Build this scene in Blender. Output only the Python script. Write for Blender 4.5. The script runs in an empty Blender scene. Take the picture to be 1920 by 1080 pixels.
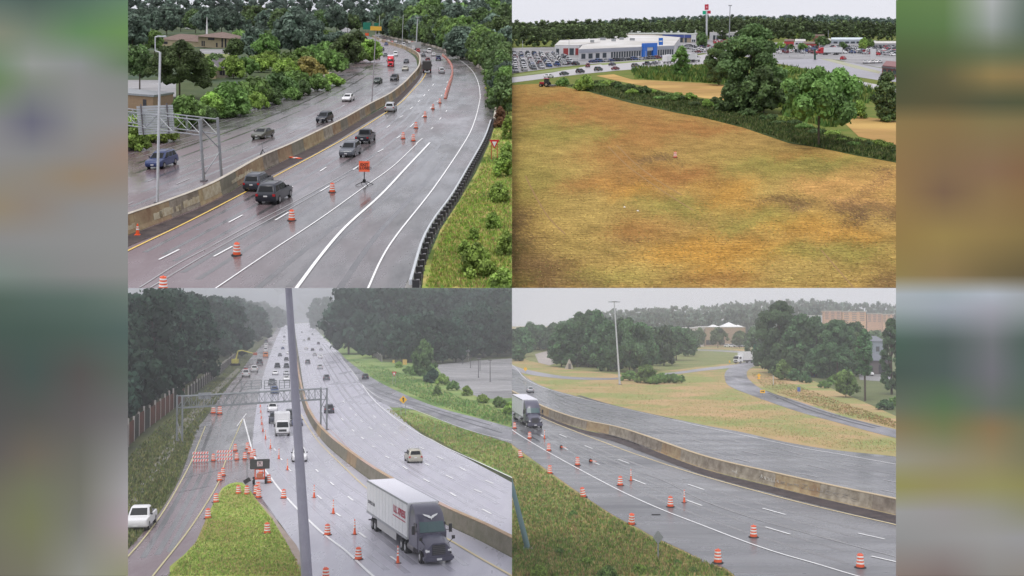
import bpy, bmesh, math, random
import numpy as np
from mathutils import Vector, Matrix, Quaternion
from mathutils.geometry import tessellate_polygon

random.seed(7)
rng = np.random.default_rng(7)
SC = bpy.context.scene
COL = SC.collection

# ------------------------------------------------------------------ camera, sky, sun, exposure
EXPO = 0.12
F = 2000.0                      # focal length in photograph pixels (1920 wide)
CAM_H = 360.0
PITCH_UP = math.atan((590 - 540) / F)
cam_d = bpy.data.cameras.new('camera')
cam = bpy.data.objects.new('camera', cam_d); COL.objects.link(cam)
cam_d.sensor_width = 36.0; cam_d.lens = F / 1920 * 36.0
cam_d.clip_start = 0.5; cam_d.clip_end = 120000
cam.location = (0, 0, CAM_H)
cam.rotation_euler = (math.pi / 2 + PITCH_UP, 0, 0)
SC.camera = cam
SC.view_settings.view_transform = 'Standard'
SC.view_settings.look = 'None'
SC.view_settings.exposure = EXPO
SC.view_settings.gamma = 1.0
SC.view_settings.use_curve_mapping = False
SC.render.engine = 'CYCLES'
SC.cycles.max_bounces = 5
SC.cycles.diffuse_bounces = 2
SC.cycles.glossy_bounces = 2
SC.cycles.transmission_bounces = 2
SC.cycles.volume_bounces = 1
SC.cycles.use_denoising = True

SUN_EL, SUN_AZ = math.radians(62), math.radians(200)    # azimuth from +Y clockwise: behind the camera
world = bpy.data.worlds.new('World'); SC.world = world; world.use_nodes = True
wn = world.node_tree; wn.nodes.clear()
sky = wn.nodes.new('ShaderNodeTexSky'); sky.sky_type = 'NISHITA'; sky.sun_disc = False
sky.sun_elevation = SUN_EL; sky.sun_rotation = SUN_AZ
sky.air_density = 1.0; sky.dust_density = 6.0; sky.ozone_density = 1.0
bw = wn.nodes.new('ShaderNodeHueSaturation'); bw.inputs['Saturation'].default_value = 0.16
tc = wn.nodes.new('ShaderNodeTexCoord')
mp = wn.nodes.new('ShaderNodeMapping'); mp.inputs['Scale'].default_value = (1, 1, 3.5)
nz = wn.nodes.new('ShaderNodeTexNoise'); nz.inputs['Scale'].default_value = 2.4; nz.inputs['Detail'].default_value = 5
rp = wn.nodes.new('ShaderNodeValToRGB')
rp.color_ramp.elements[0].position = 0.3; rp.color_ramp.elements[0].color = (0.86, 0.88, 0.93, 1)
rp.color_ramp.elements[1].position = 0.7; rp.color_ramp.elements[1].color = (1.0, 0.99, 1.0, 1)
mx = wn.nodes.new('ShaderNodeMix'); mx.data_type = 'RGBA'; mx.blend_type = 'MULTIPLY'; mx.inputs['Factor'].default_value = 1.0
bg = wn.nodes.new('ShaderNodeBackground'); bg.inputs['Strength'].default_value = 0.15
wo = wn.nodes.new('ShaderNodeOutputWorld')
L_ = wn.links.new
L_(sky.outputs[0], bw.inputs['Color']); L_(tc.outputs['Generated'], mp.inputs[0]); L_(mp.outputs[0], nz.inputs['Vector'])
L_(nz.outputs['Fac'], rp.inputs[0]); L_(rp.outputs[0], mx.inputs[7])
oc = wn.nodes.new('ShaderNodeMix'); oc.data_type = 'RGBA'; oc.inputs['Factor'].default_value = 0.62      # overcast deck
oc.inputs[7].default_value = (6.6, 6.6, 7.0, 1); L_(bw.outputs[0], oc.inputs[6]); L_(oc.outputs[2], mx.inputs[6])
L_(mx.outputs[2], bg.inputs['Color']); L_(bg.outputs[0], wo.inputs['Surface'])

sun_d = bpy.data.lights.new('sun', 'SUN'); sun_d.energy = 1.2; sun_d.angle = math.radians(16); sun_d.color = (1.0, 0.96, 0.9)
sun = bpy.data.objects.new('sun', sun_d); COL.objects.link(sun)
sd = Vector((math.sin(SUN_AZ) * math.cos(SUN_EL), math.cos(SUN_AZ) * math.cos(SUN_EL), math.sin(SUN_EL)))
sun.rotation_euler = sd.to_track_quat('Z', 'Y').to_euler(); sun.location = (0, -20, CAM_H + 60)

# ------------------------------------------------------------------ the four places
class Quarter:
    def __init__(s, name, H, yh, x0, x1, y0, y1, top, k, ly):
        s.name, s.H, s.yh, s.x0, s.x1, s.y0, s.y1, s.top, s.k, s.ly = name, H, yh, x0, x1, y0, y1, top, k, ly
        s.phi = math.atan((540 - yh) / F)
        if top:
            s.M = Matrix.Translation((0, 0, CAM_H)) @ Matrix.Rotation(s.phi + PITCH_UP, 4, 'X') @ Matrix.Scale(0.5, 4) @ Matrix.Translation((0, 0, -H))
        else:
            s.M = Matrix.Scale(k, 4)
    def ray(s, x, y):
        u, v = (x - 960) / F, (540 - y) / F
        return Vector((u, math.cos(s.phi) + v * math.sin(s.phi), -math.sin(s.phi) + v * math.cos(s.phi)))
    def p(s, x, y, z=0.0):
        d = s.ray(x, y); t = (z - s.H) / d.z
        return Vector((d.x * t, d.y * t, z))
    def depth(s, P):
        return P.y * math.cos(s.phi) - (P.z - s.H) * math.sin(s.phi)
    def mpp(s, P):                       # metres per photograph pixel there
        return s.depth(P) / F
    def top_h(s, P, ytop):               # height above the ground of the point seen at ytop over P
        v = (540 - ytop) / F
        return s.H + P.y * (v * math.cos(s.phi) - math.sin(s.phi)) / (math.cos(s.phi) + v * math.sin(s.phi))
    def up(s, P):                        # rotation that stands a thing plumb
        d = Vector((P.x, P.y, P.z - s.H)); m = d.cross(Vector((0, math.sin(s.phi), math.cos(s.phi)))).normalized()
        z = Vector((0, 0, 1)); u = (z - m * z.dot(m)).normalized()
        return z.rotation_difference(u).to_matrix().to_4x4()

TL = Quarter('south', 17.5, 24, 240, 960, 0, 540, True, 1, 1.12)
TR = Quarter('west', 22.0, 24, 960, 1680, 0, 540, True, 1, 1.0)
BL = Quarter('north', 19.0, 590, 240, 960, 540, 1080, False, CAM_H / 19.0, 0.80)
BR = Quarter('east', 17.5, 590, 960, 1680, 540, 1080, False, CAM_H / 17.5, 1.1)

HAZE = 2.3e-5
VIEW = {}                       # which of the four places a mesh belongs to
CURQ = None

# ------------------------------------------------------------------ materials
MATS = {}
def mat(name, c, rough=0.6, spec=0.5, metal=0.0, noise=None, c2=None, bump=0.0, scale=1.0, coat=0.0, tint=False, rnd=0.0, emit=None, c3=None, scale3=0.1, stretch=(1, 1, 1), alpha=None):
    if name in MATS: return MATS[name]
    m = bpy.data.materials.new(name); m.use_nodes = True; nt = m.node_tree; N = nt.nodes; L = nt.links.new
    b = N['Principled BSDF']; b.inputs['Roughness'].default_value = rough; b.inputs['Metallic'].default_value = metal
    b.inputs['Specular IOR Level'].default_value = spec
    if coat: b.inputs['Coat Weight'].default_value = coat; b.inputs['Coat Roughness'].default_value = 0.08
    b.inputs['Base Color'].default_value = (*c, 1); m.diffuse_color = (*c, 1)
    out = None
    if c2 is not None:
        t = N.new('ShaderNodeTexCoord'); mpn = N.new('ShaderNodeMapping'); mpn.inputs['Scale'].default_value = stretch
        L(t.outputs['Object'], mpn.inputs[0])
        n = N.new('ShaderNodeTexNoise'); n.inputs['Scale'].default_value = scale; n.inputs['Detail'].default_value = 7; n.inputs['Roughness'].default_value = 0.65
        L(mpn.outputs[0], n.inputs['Vector'])
        r = N.new('ShaderNodeValToRGB'); r.color_ramp.elements[0].position = 0.36; r.color_ramp.elements[1].position = 0.64
        r.color_ramp.elements[0].color = (*c, 1); r.color_ramp.elements[1].color = (*c2, 1)
        L(n.outputs['Fac'], r.inputs[0]); out = r.outputs[0]
        if c3 is not None:
            n3 = N.new('ShaderNodeTexNoise'); n3.inputs['Scale'].default_value = scale3; n3.inputs['Detail'].default_value = 5; n3.inputs['Roughness'].default_value = 0.6
            L(mpn.outputs[0], n3.inputs['Vector'])
            r3 = N.new('ShaderNodeValToRGB'); r3.color_ramp.elements[0].position = 0.45; r3.color_ramp.elements[1].position = 0.6
            L(n3.outputs['Fac'], r3.inputs[0])
            x = N.new('ShaderNodeMix'); x.data_type = 'RGBA'; x.inputs[7].default_value = (*c3, 1)
            L(r3.outputs[0], x.inputs['Factor']); L(out, x.inputs[6]); out = x.outputs[2]
        if bump:
            bp = N.new('ShaderNodeBump'); bp.inputs['Strength'].default_value = bump; bp.inputs['Distance'].default_value = 0.05
            L(n.outputs['Fac'], bp.inputs['Height']); L(bp.outputs[0], b.inputs['Normal'])
    if tint:
        a = N.new('ShaderNodeAttribute'); a.attribute_name = 'tint'
        x = N.new('ShaderNodeMix'); x.data_type = 'RGBA'; x.blend_type = 'MULTIPLY'; x.inputs['Factor'].default_value = 1
        x.inputs[6].default_value = (*c, 1)
        if out: L(out, x.inputs[6])
        L(a.outputs['Color'], x.inputs[7]); out = x.outputs[2]
    if rnd:
        oi = N.new('ShaderNodeObjectInfo'); h = N.new('ShaderNodeHueSaturation'); h.inputs['Color'].default_value = (*c, 1)
        mr = N.new('ShaderNodeMapRange'); mr.inputs[3].default_value = 1 - rnd; mr.inputs[4].default_value = 1 + rnd
        mr2 = N.new('ShaderNodeMapRange'); mr2.inputs[3].default_value = 0.5 - rnd * 0.06; mr2.inputs[4].default_value = 0.5 + rnd * 0.06
        L(oi.outputs['Random'], mr.inputs[0]); L(oi.outputs['Random'], mr2.inputs[0]); L(mr.outputs[0], h.inputs['Value']); L(mr2.outputs[0], h.inputs['Hue'])
        if out: L(out, h.inputs['Color'])
        out = h.outputs[0]
    if out: L(out, b.inputs['Base Color'])
    if emit:
        b.inputs['Emission Color'].default_value = (*c, 1); b.inputs['Emission Strength'].default_value = emit
    if name.endswith('leaf'):
        tr = N.new('ShaderNodeBsdfTranslucent'); ms = N.new('ShaderNodeMixShader'); ms.inputs[0].default_value = 0.3
        L(out, tr.inputs['Color']); L(b.outputs[0], ms.inputs[1]); L(tr.outputs[0], ms.inputs[2]); L(ms.outputs[0], N['Material Output'].inputs['Surface'])
    if 'asphalt' in name and c3 is not None:
        n4 = N.new('ShaderNodeTexNoise'); n4.inputs['Scale'].default_value = 0.16; n4.inputs['Detail'].default_value = 8; n4.inputs['Roughness'].default_value = 0.7
        L(mpn.outputs[0], n4.inputs['Vector'])
        r4 = N.new('ShaderNodeMapRange'); r4.inputs[1].default_value = 0.35; r4.inputs[2].default_value = 0.65; r4.inputs[3].default_value = rough * 0.45; r4.inputs[4].default_value = rough * 1.7
        L(n4.outputs['Fac'], r4.inputs[0]); L(r4.outputs[0], b.inputs['Roughness'])
    MATS[name] = m
    return m

def srgb(r, g, b):
    f = lambda v: (v / 255 / 12.92) if v <= 10.3 else ((v / 255 + 0.055) / 1.055) ** 2.4
    return (f(r), f(g), f(b))

M_ASPH = mat('wet_asphalt', (0.1, 0.098, 0.1), 0.24, 0.6, c2=(0.17, 0.165, 0.168), c3=(0.16, 0.112, 0.122), scale=0.6, scale3=0.03, stretch=(1, 0.25, 1), bump=0.03)  # mauve patches paint pinkish wet-road reflections into the colour
M_ASPH_L = mat('wet_old_asphalt', (0.08, 0.076, 0.077), 0.26, 0.6, c2=(0.15, 0.142, 0.142), c3=(0.155, 0.108, 0.116), scale=0.4, scale3=0.02, stretch=(1, 0.3, 1), bump=0.03)  # same pinkish reflection tint mixed into the base colour
M_ASPH_N = mat('wet_pale_asphalt', (0.38, 0.37, 0.43), 0.32, 0.5, c2=(0.44, 0.43, 0.49), c3=(0.36, 0.355, 0.39), scale=0.3, scale3=0.03, stretch=(1, 0.2, 1), bump=0.03)  # pale pavement, lightened further to paint in its wet reflection
M_ASPH_D = mat('dark_shoulder_asphalt', (0.05, 0.042, 0.045), 0.75, 0.15, c2=(0.095, 0.075, 0.07), scale=0.7, bump=0.1)
M_ASPH_R = mat('worn_ramp_asphalt', (0.19, 0.188, 0.21), 0.4, 0.5, c2=(0.27, 0.265, 0.295), c3=(0.12, 0.12, 0.13), scale=0.5, scale3=0.12, stretch=(1, 0.35, 1), bump=0.05)
M_LOT = mat('parking_lot_asphalt', (0.24, 0.235, 0.24), 0.6, 0.4, c2=(0.32, 0.31, 0.315), scale=0.08, bump=0.05, c3=(0.19, 0.185, 0.19), scale3=0.03)
M_CONC = mat('weathered_concrete', (0.4, 0.35, 0.28), 0.75, 0.3, c2=(0.2, 0.165, 0.125), scale=1.1, bump=0.1, rnd=0.16)
M_CONC_B = mat('stained_concrete', (0.27, 0.17, 0.1), 0.75, 0.3, c2=(0.42, 0.33, 0.2), scale=0.8, bump=0.1, rnd=0.15)
M_CONC_W = mat('pale_concrete', (0.5, 0.46, 0.4), 0.75, 0.3, c2=(0.4, 0.36, 0.3), scale=1.3, bump=0.1)
M_CONC_G = mat('mossy_concrete', (0.19, 0.18, 0.13), 0.75, 0.3, c2=(0.27, 0.24, 0.19), scale=1.0, bump=0.1, rnd=0.12)
M_WHITE = mat('white_line_paint', (0.8, 0.8, 0.8), 0.5)
M_WORN = mat('worn_line_paint', (0.42, 0.41, 0.42), 0.45)
M_YELLOW = mat('yellow_line_paint', (0.72, 0.5, 0.12), 0.5)
M_TRACK = mat('wet_tyre_track', (0.34, 0.335, 0.34), 0.35)
M_STEEL = mat('galvanised_steel', (0.38, 0.4, 0.41), 0.45, metal=0.55, c2=(0.3, 0.31, 0.33), scale=3)
M_STEEL_W = mat('pale_galvanised_steel', (0.62, 0.64, 0.66), 0.45, metal=0.3, c2=(0.52, 0.54, 0.56), scale=3)
M_DARKST = mat('dark_steel', (0.16, 0.15, 0.16), 0.5, metal=0.4)
M_BLACK = mat('black_rubber', (0.012, 0.012, 0.013), 0.7)
M_TYRE = mat('tyre_rubber', (0.012, 0.012, 0.013), 0.75)
M_RIM = mat('wheel_rim', (0.35, 0.35, 0.36), 0.35, metal=0.7)
M_GLASS = mat('dark_car_glass', (0.008, 0.01, 0.012), 0.15, 0.25)
M_GLASS_T = mat('teal_windscreen', (0.07, 0.12, 0.125), 0.3, 0.4)
M_ORANGE = mat('safety_orange', (0.86, 0.13, 0.035), 0.45, c2=(0.76, 0.10, 0.03), scale=6)
M_REFL = mat('white_reflective_band', (0.82, 0.8, 0.77), 0.4)
M_LAMP = mat('headlight_lens', (0.85, 0.85, 0.85), 0.1)
M_TAIL = mat('taillight_lens', (0.42, 0.015, 0.02), 0.2)
M_PLATE = mat('number_plate', (0.7, 0.7, 0.7), 0.4)
M_DKPL = mat('dark_trim', (0.03, 0.03, 0.032), 0.45)
M_CHROME = mat('bright_trim', (0.5, 0.5, 0.5), 0.25, metal=0.8)
M_BARK = mat('bark', (0.07, 0.055, 0.04), 0.85, 0.2, c2=(0.12, 0.1, 0.075), scale=2)

G_DARK = mat('dark_leaf', (0.145, 0.225, 0.085), 0.6, 0.3, tint=True, rnd=0.25)
G_MID = mat('green_leaf', (0.22, 0.36, 0.105), 0.6, 0.3, tint=True, rnd=0.22)
G_BRIGHT = mat('bright_leaf', (0.35, 0.52, 0.12), 0.6, 0.3, tint=True, rnd=0.2)
G_YEL = mat('yellow_leaf', (0.5, 0.45, 0.14), 0.6, 0.3, tint=True, rnd=0.2)
G_BLUE = mat('bluish_leaf', (0.165, 0.235, 0.185), 0.6, 0.3, tint=True, rnd=0.2)  # distance haze painted into the leaf colour; the spruce is blue itself
G_NDARK = mat('sombre_leaf', (0.045, 0.095, 0.062), 0.65, 0.2, tint=True, rnd=0.3)
G_EAST = mat('deep_green_leaf', (0.115, 0.21, 0.095), 0.6, 0.3, tint=True, rnd=0.3)
G_BROWN = mat('brown_leaf', (0.34, 0.2, 0.11), 0.6, 0.3, tint=True, rnd=0.2)

# ------------------------------------------------------------------ objects
def props(o, label=None, cat=None, group=None, kind=None):
    if label: o['label'] = label
    if cat: o['category'] = cat
    if group: o['group'] = group
    if kind: o['kind'] = kind
    return o

def mesh_from(verts, faces, name='m', smooth=False):
    me = bpy.data.meshes.new(name); me.from_pydata([tuple(v) for v in verts], [], [tuple(f) for f in faces]); me.update()
    if smooth: me.polygons.foreach_set('use_smooth', [True] * len(me.polygons))
    return me

def add(name, me, m=None, parent=None, matrix=None):
    o = bpy.data.objects.new(name, me); COL.objects.link(o)
    if CURQ is not None: VIEW[o.name] = CURQ
    if parent is not None: o.parent = parent
    if matrix is not None: o.matrix_basis = matrix
    if m is not None:
        if me.materials:
            o.material_slots[0].link = 'OBJECT'; o.material_slots[0].material = m
        else: me.materials.append(m)
    return o

def root(q, name, P, label, cat, group=None, rz=0.0, plumb=True, sc=(1, 1, 1)):
    o = bpy.data.objects.new(name, None); COL.objects.link(o); o.empty_display_size = 0.3
    R = q.up(P) if (plumb and q.top) else Matrix.Identity(4)
    S = Matrix.Diagonal((*sc, 1))
    o.matrix_basis = q.M @ Matrix.Translation(P) @ R @ Matrix.Rotation(rz, 4, 'Z') @ S
    return props(o, label, cat, group)

class B:
    """collects simple solids into one mesh"""
    def __init__(s): s.v, s.f, s.m, s.cur = [], [], [], 0
    def add(s, vs, fs):
        n = len(s.v); s.v += [tuple(v) for v in vs]; s.f += [tuple(i + n for i in f) for f in fs]; s.m += [s.cur] * len(fs); return s
    def box(s, x0, x1, y0, y1, z0, z1, T=None):
        vs = [Vector((x, y, z)) for z in (z0, z1) for y in (y0, y1) for x in (x0, x1)]
        if T is not None: vs = [T @ v for v in vs]
        return s.add(vs, [(0, 2, 3, 1), (4, 5, 7, 6), (0, 1, 5, 4), (1, 3, 7, 5), (3, 2, 6, 7), (2, 0, 4, 6)])
    def tube(s, a, b, r0, r1=None, n=8, caps=True):
        a, b = Vector(a), Vector(b); r1 = r0 if r1 is None else r1
        d = (b - a).normalized(); x = d.orthogonal().normalized(); y = d.cross(x); vs = []
        for c, r in ((a, r0), (b, r1)):
            for i in range(n):
                t = 2 * math.pi * i / n; vs.append(c + (x * math.cos(t) + y * math.sin(t)) * r)
        fs = [(i, (i + 1) % n, n + (i + 1) % n, n + i) for i in range(n)]
        if caps: fs += [tuple(range(n - 1, -1, -1)), tuple(range(n, 2 * n))]
        return s.add(vs, fs)
    def bar(s, a, b, w, h=None):
        a, b = Vector(a), Vector(b); h = h or w; d = b - a; L = d.length
        Q = d.to_track_quat('Y', 'Z').to_matrix().to_4x4()
        return s.box(-w / 2, w / 2, 0, L, -h / 2, h / 2, Matrix.Translation(a) @ Q)
    def rings(s, rings, caps=True):
        n = len(rings[0]); vs = [p for r in rings for p in r]; fs = []
        for k in range(len(rings) - 1):
            for i in range(n): fs.append((k * n + i, k * n + (i + 1) % n, (k + 1) * n + (i + 1) % n, (k + 1) * n + i))
        if caps: fs += [tuple(range(n - 1, -1, -1)), tuple(range((len(rings) - 1) * n, len(rings) * n))]
        return s.add(vs, fs)
    def lathe(s, prof, n=16, c=(0, 0, 0)):
        return s.rings([[(c[0] + r * math.cos(2 * math.pi * i / n), c[1] + r * math.sin(2 * math.pi * i / n), c[2] + z) for i in range(n)] for r, z in prof])
    def mesh(s, name='m', mats=None, smooth=False, bevel=0):
        me = mesh_from(s.v, s.f, name)
        if mats:
            for m in mats: me.materials.append(m)
            me.polygons.foreach_set('material_index', s.m)
        bm = bmesh.new(); bm.from_mesh(me); bmesh.ops.recalc_face_normals(bm, faces=bm.faces)
        if bevel: bmesh.ops.bevel(bm, geom=[e for e in bm.edges if len(e.link_faces) == 2 and e.calc_face_angle(0) > 0.5], offset=bevel, segments=2, affect='EDGES', clamp_overlap=True)
        bm.to_mesh(me); bm.free()
        if smooth:
            me.polygons.foreach_set('use_smooth', [True] * len(me.polygons))
            try: me.set_sharp_from_angle(angle=math.radians(38))
            except Exception: pass
        return me

def cmr(pts, n=6):
    """Catmull-Rom through 2D or 3D points"""
    P = [Vector(p) for p in pts]
    if len(P) < 3: return P
    Q = [P[0] * 2 - P[1]] + P + [P[-1] * 2 - P[-2]]; out = []
    for i in range(1, len(Q) - 2):
        for k in range(n):
            t = k / n
            out.append(0.5 * ((2 * Q[i]) + (Q[i + 1] - Q[i - 1]) * t + (2 * Q[i - 1] - 5 * Q[i] + 4 * Q[i + 1] - Q[i + 2]) * t * t + (3 * Q[i] - Q[i - 1] - 3 * Q[i + 1] + Q[i + 2]) * t ** 3))
    return out + [P[-1]]

def patch(q, name, pix, m, z=0.0, kind='structure', parent=None):
    pts = [q.p(x, y, z) for x, y in pix]
    tri = tessellate_polygon([[Vector((p.x, p.y, 0)) for p in pts]])
    me = mesh_from(pts, tri, name)
    bm = bmesh.new(); bm.from_mesh(me)
    for f in bm.faces:
        f.normal_update()
        if f.normal.z < 0: f.normal_flip()
    bm.to_mesh(me); bm.free(); me.materials.append(m)
    o = add(name, me)
    o.matrix_basis = q.M
    if kind: o['kind'] = kind
    return o

def wheel_paths(q, name, left, right, fracs, m, w=.5, z=.03):
    l, r = cmr(left, 6), cmr(right, 6); n = 40; lines = []
    def at(P, t):
        L = [0]
        for a, b in zip(P, P[1:]): L.append(L[-1] + (b - a).length)
        d = t * L[-1]
        for i in range(len(P) - 1):
            if L[i + 1] >= d: return P[i] + (P[i + 1] - P[i]) * ((d - L[i]) / max(1e-6, L[i + 1] - L[i]))
        return P[-1]
    for f in fracs:
        a0 = random.uniform(0, .06); a1 = random.uniform(.9, 1)
        lines.append(([tuple(at(l, a0 + (a1 - a0) * k / 14) * (1 - f) + at(r, a0 + (a1 - a0) * k / 14) * f) for k in range(15)], w))
    return paint(q, name, lines, m, z=z)

def jag(pts, amp, n=5):
    out = [Vector(p) for p in pts]
    for k in range(n):
        new = []
        for a, b in zip(out, out[1:] + out[:1]):
            d = b - a; new += [a, (a + b) / 2 + Vector((-d.y, d.x)).normalized() * random.uniform(-1, 1) * min(amp, d.length * .35)]
        out = new; amp *= .6
    return [(p.x, p.y) for p in out]

def band(q, name, left, right, m, z=0.02, n=6):
    l, r = cmr(left, n), cmr(right, n)
    return patch(q, name, [tuple(p) for p in l] + [tuple(p) for p in reversed(r)], m, z)

def strip_mesh(pts, w, z, acc):
    P = [Vector((p.x, p.y)) for p in pts]
    vs = []
    for i, p in enumerate(P):
        d = (P[min(i + 1, len(P) - 1)] - P[max(i - 1, 0)]).normalized(); nrm = Vector((-d.y, d.x)) * w / 2
        vs += [(p.x + nrm.x, p.y + nrm.y, z), (p.x - nrm.x, p.y - nrm.y, z)]
    acc.add(vs, [(2 * i, 2 * i + 1, 2 * i + 3, 2 * i + 2) for i in range(len(P) - 1)])

def paint(q, name, lines, m, z=0.06, dashes=(), w=0.15, wd=0.15):
    b = B()
    for ln in lines:
        ww = w
        if isinstance(ln, tuple): ln, ww = ln
        strip_mesh([q.p(x, y) for x, y in cmr(ln, 6)], ww, z, b)
    for a in dashes:
        strip_mesh([q.p(a[0], a[1]), q.p(a[2], a[3])], wd, z, b)
    me = mesh_from(b.v, b.f, name); me.materials.append(m)
    o = add(name, me); o.matrix_basis = q.M; o['kind'] = 'structure'
    return o

def resample(pts, step):
    P = [Vector(p) for p in pts]; out = [P[0].copy()]; acc = 0.0
    for a, b in zip(P, P[1:]):
        L = (b - a).length; d = step - acc
        while d <= L:
            out.append(a + (b - a) * (d / L)); d += step
        acc = (acc + L) % step if L else acc
    return out

def wall_run(q, name, pix, prof, seg, m, label, cat, part, sub=2, mats=None, plumb=False, minpx=4.0):
    """a long wall of segments along a ground line seen at pix; prof = [(offset to the left of travel, z)]; step grows with distance so that pieces stay visible"""
    path = [q.p(x, y) for x, y in cmr(pix, 10)]
    P0 = path[0].copy()
    rt = bpy.data.objects.new(name, None); COL.objects.link(rt); rt.matrix_basis = q.M @ Matrix.Translation(P0); props(rt, label, cat)
    fine = resample(path, 0.5); i = 0; k = 0
    while i < len(fine) - 2:
        L = seg
        mp = q.mpp(fine[i])
        while L / mp < minpx * 1.5: L *= 2
        j = min(len(fine) - 1, i + max(2, int(round(L / 0.5))))
        if len(fine) - 1 - j < 3: j = len(fine) - 1
        ids = list(range(i, j, max(1, (j - i) // 4))) + [j]
        rings_ = []
        gap = 0.02
        for n_, a in enumerate(ids):
            d = (fine[min(a + 1, len(fine) - 1)] - fine[max(a - 1, 0)]).normalized(); nr = Vector((-d.y, d.x, 0))
            c = fine[a] - P0 + (d * gap if n_ == 0 else (-d * gap if n_ == len(ids) - 1 else Vector()))
            rings_.append([c + nr * o_ + Vector((0, 0, z_)) for o_, z_ in prof])
        b = B(); b.rings(rings_); me = b.mesh(part)
        add(part, me, (mats[k % len(mats)] if mats else m), rt)
        i = j; k += 1
    return rt, path

# ------------------------------------------------------------------ foliage
def leaf_mesh(seed, nl, leaf, shape='round', nc=None, core=True, asp=1.8, rs=1.0):
    """crown in a unit box (radius 1, height 1) whose clumps and leaves are round once it is scaled to height/half-width = asp"""
    r = np.random.default_rng(seed)
    nc = nc or int(10 + 9 * asp / rs)
    cs, rc, ct = [], [], []
    for i in range(nc):
        z = (i + 0.5) / nc; rad = (0.34 if shape != 'cone' else 0.14 + 0.18 * (1 - z)) * rs
        if shape == 'round': R = math.sin(math.pi * min(1, 0.27 + 0.68 * z)) ** 0.55
        elif shape == 'tall': R = math.sin(math.pi * min(1, 0.2 + 0.74 * z)) ** 0.8
        elif shape == 'cone': R = (1.02 - z) ** 0.9
        elif shape == 'wide': R = (1 - (z - 0.3) ** 2 * 1.7) ** 0.5
        else: R = max(0.05, 1 - z ** 2) ** 0.5
        a = i * 2.39996 + r.uniform(-0.5, 0.5); rad *= r.uniform(0.7, 1.25); q_ = max(0, R - rad * 0.8) * r.uniform(0.45, 1.15)
        rz_ = rad / asp
        cs.append((q_ * math.cos(a), q_ * math.sin(a), rz_ * 0.8 + (1 - 1.9 * rz_) * min(1, max(0, z + r.uniform(-0.05, 0.05))))); rc.append(rad); ct.append(r.uniform(0.55, 1.45))
    cs, rc, ct = np.array(cs), np.array(rc), np.array(ct)
    w_ = rc ** 2; pick = r.choice(nc, nl, p=w_ / w_.sum())
    d = r.normal(size=(nl, 3)); d /= np.linalg.norm(d, axis=1)[:, None]
    d[:, 2] = np.where(d[:, 2] < -0.35, -d[:, 2], d[:, 2])
    zs = 1.0 / asp
    c = cs[pick] + d * (rc[pick] * r.uniform(0.72, 1.2, nl))[:, None] * np.array([1, 1, zs])
    nrm = d + r.normal(size=(nl, 3)) * 0.5; nrm /= np.linalg.norm(nrm, axis=1)[:, None]
    t = np.cross(nrm, r.normal(size=(nl, 3))); t /= np.linalg.norm(t, axis=1)[:, None]; bt = np.cross(nrm, t)
    s = leaf * r.uniform(0.5, 1.4, nl)[:, None]
    sz = np.array([1, 1, zs])
    V = np.stack([c - t * s * sz, c + bt * s * 0.7 * sz, c + t * s * sz, c - bt * s * 0.7 * sz], 1).reshape(-1, 3)
    Fq = np.arange(nl * 4).reshape(-1, 4)
    tint = np.repeat(ct[pick] * r.uniform(0.65, 1.35, nl) * (0.8 + 0.35 * d[:, 2] * 0), 4)
    V = V.tolist(); Fq = Fq.tolist(); tint = tint.tolist()
    if core:
        bm = bmesh.new()
        for i in range(nc):
            g = bmesh.ops.create_icosphere(bm, subdivisions=1, radius=rc[i] * 0.8)
            for v in g['verts']: v.co = Vector((v.co.x, v.co.y, v.co.z * zs)) + Vector(cs[i])
        n = len(V); V += [tuple(v.co) for v in bm.verts]; bm.verts.index_update()
        Fq += [[n + v.index for v in f.verts] for f in bm.faces]; tint += [0.55] * (len(V) - n); bm.free()
    me = mesh_from(V, Fq, 'crown')
    at = me.attributes.new('tint', 'FLOAT_COLOR', 'POINT')
    tt = np.array(tint, dtype=np.float32); arr = np.stack([tt, tt, tt * 0.95, np.ones_like(tt)], 1).ravel()
    at.data.foreach_set('color', arr)
    me.materials.append(G_MID)
    return me

ASPS = (0.8, 1.2, 1.7, 2.4, 3.3, 4.6, 6.5)
CROWN = {}
def crown(shape, asp):
    a = min(ASPS, key=lambda k: abs(math.log(k / max(asp, .1)))); fine = shape.startswith('fine')
    sh = {'fine0': 'tall', 'fine1': 'wide'}.get(shape, shape); k = (shape, a)
    if k not in CROWN:
        CROWN[k] = [leaf_mesh(int(a * 10) + 17 * i + len(shape), int((9000 if fine else 1500) * (0.5 + a * .45)), .04 if fine else .085, sh, asp=a, rs=.62 if fine else (.8 if sh != 'cone' else 1)) for i in range(1 if fine or sh == 'cone' else 3)]
    return random.choice(CROWN[k])
TRUNK = None
def trunk_mesh():
    b = B(); b.tube((0, 0, -0.3), (0.01, 0, 0.45), 0.05, 0.035, 8); b.tube((0.01, 0, 0.45), (0.0, 0.02, 0.85), 0.035, 0.012, 6)
    for a in (0.4, 2.2, 4.1, 5.3):
        z = 0.3 + 0.05 * a; b.tube((0.01, 0, z), (0.3 * math.cos(a), 0.3 * math.sin(a), z + 0.28), 0.022, 0.008, 5)
    return b.mesh('trunk', smooth=True)
TRUNK = trunk_mesh(); TRUNK.materials.append(M_BARK)

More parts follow.
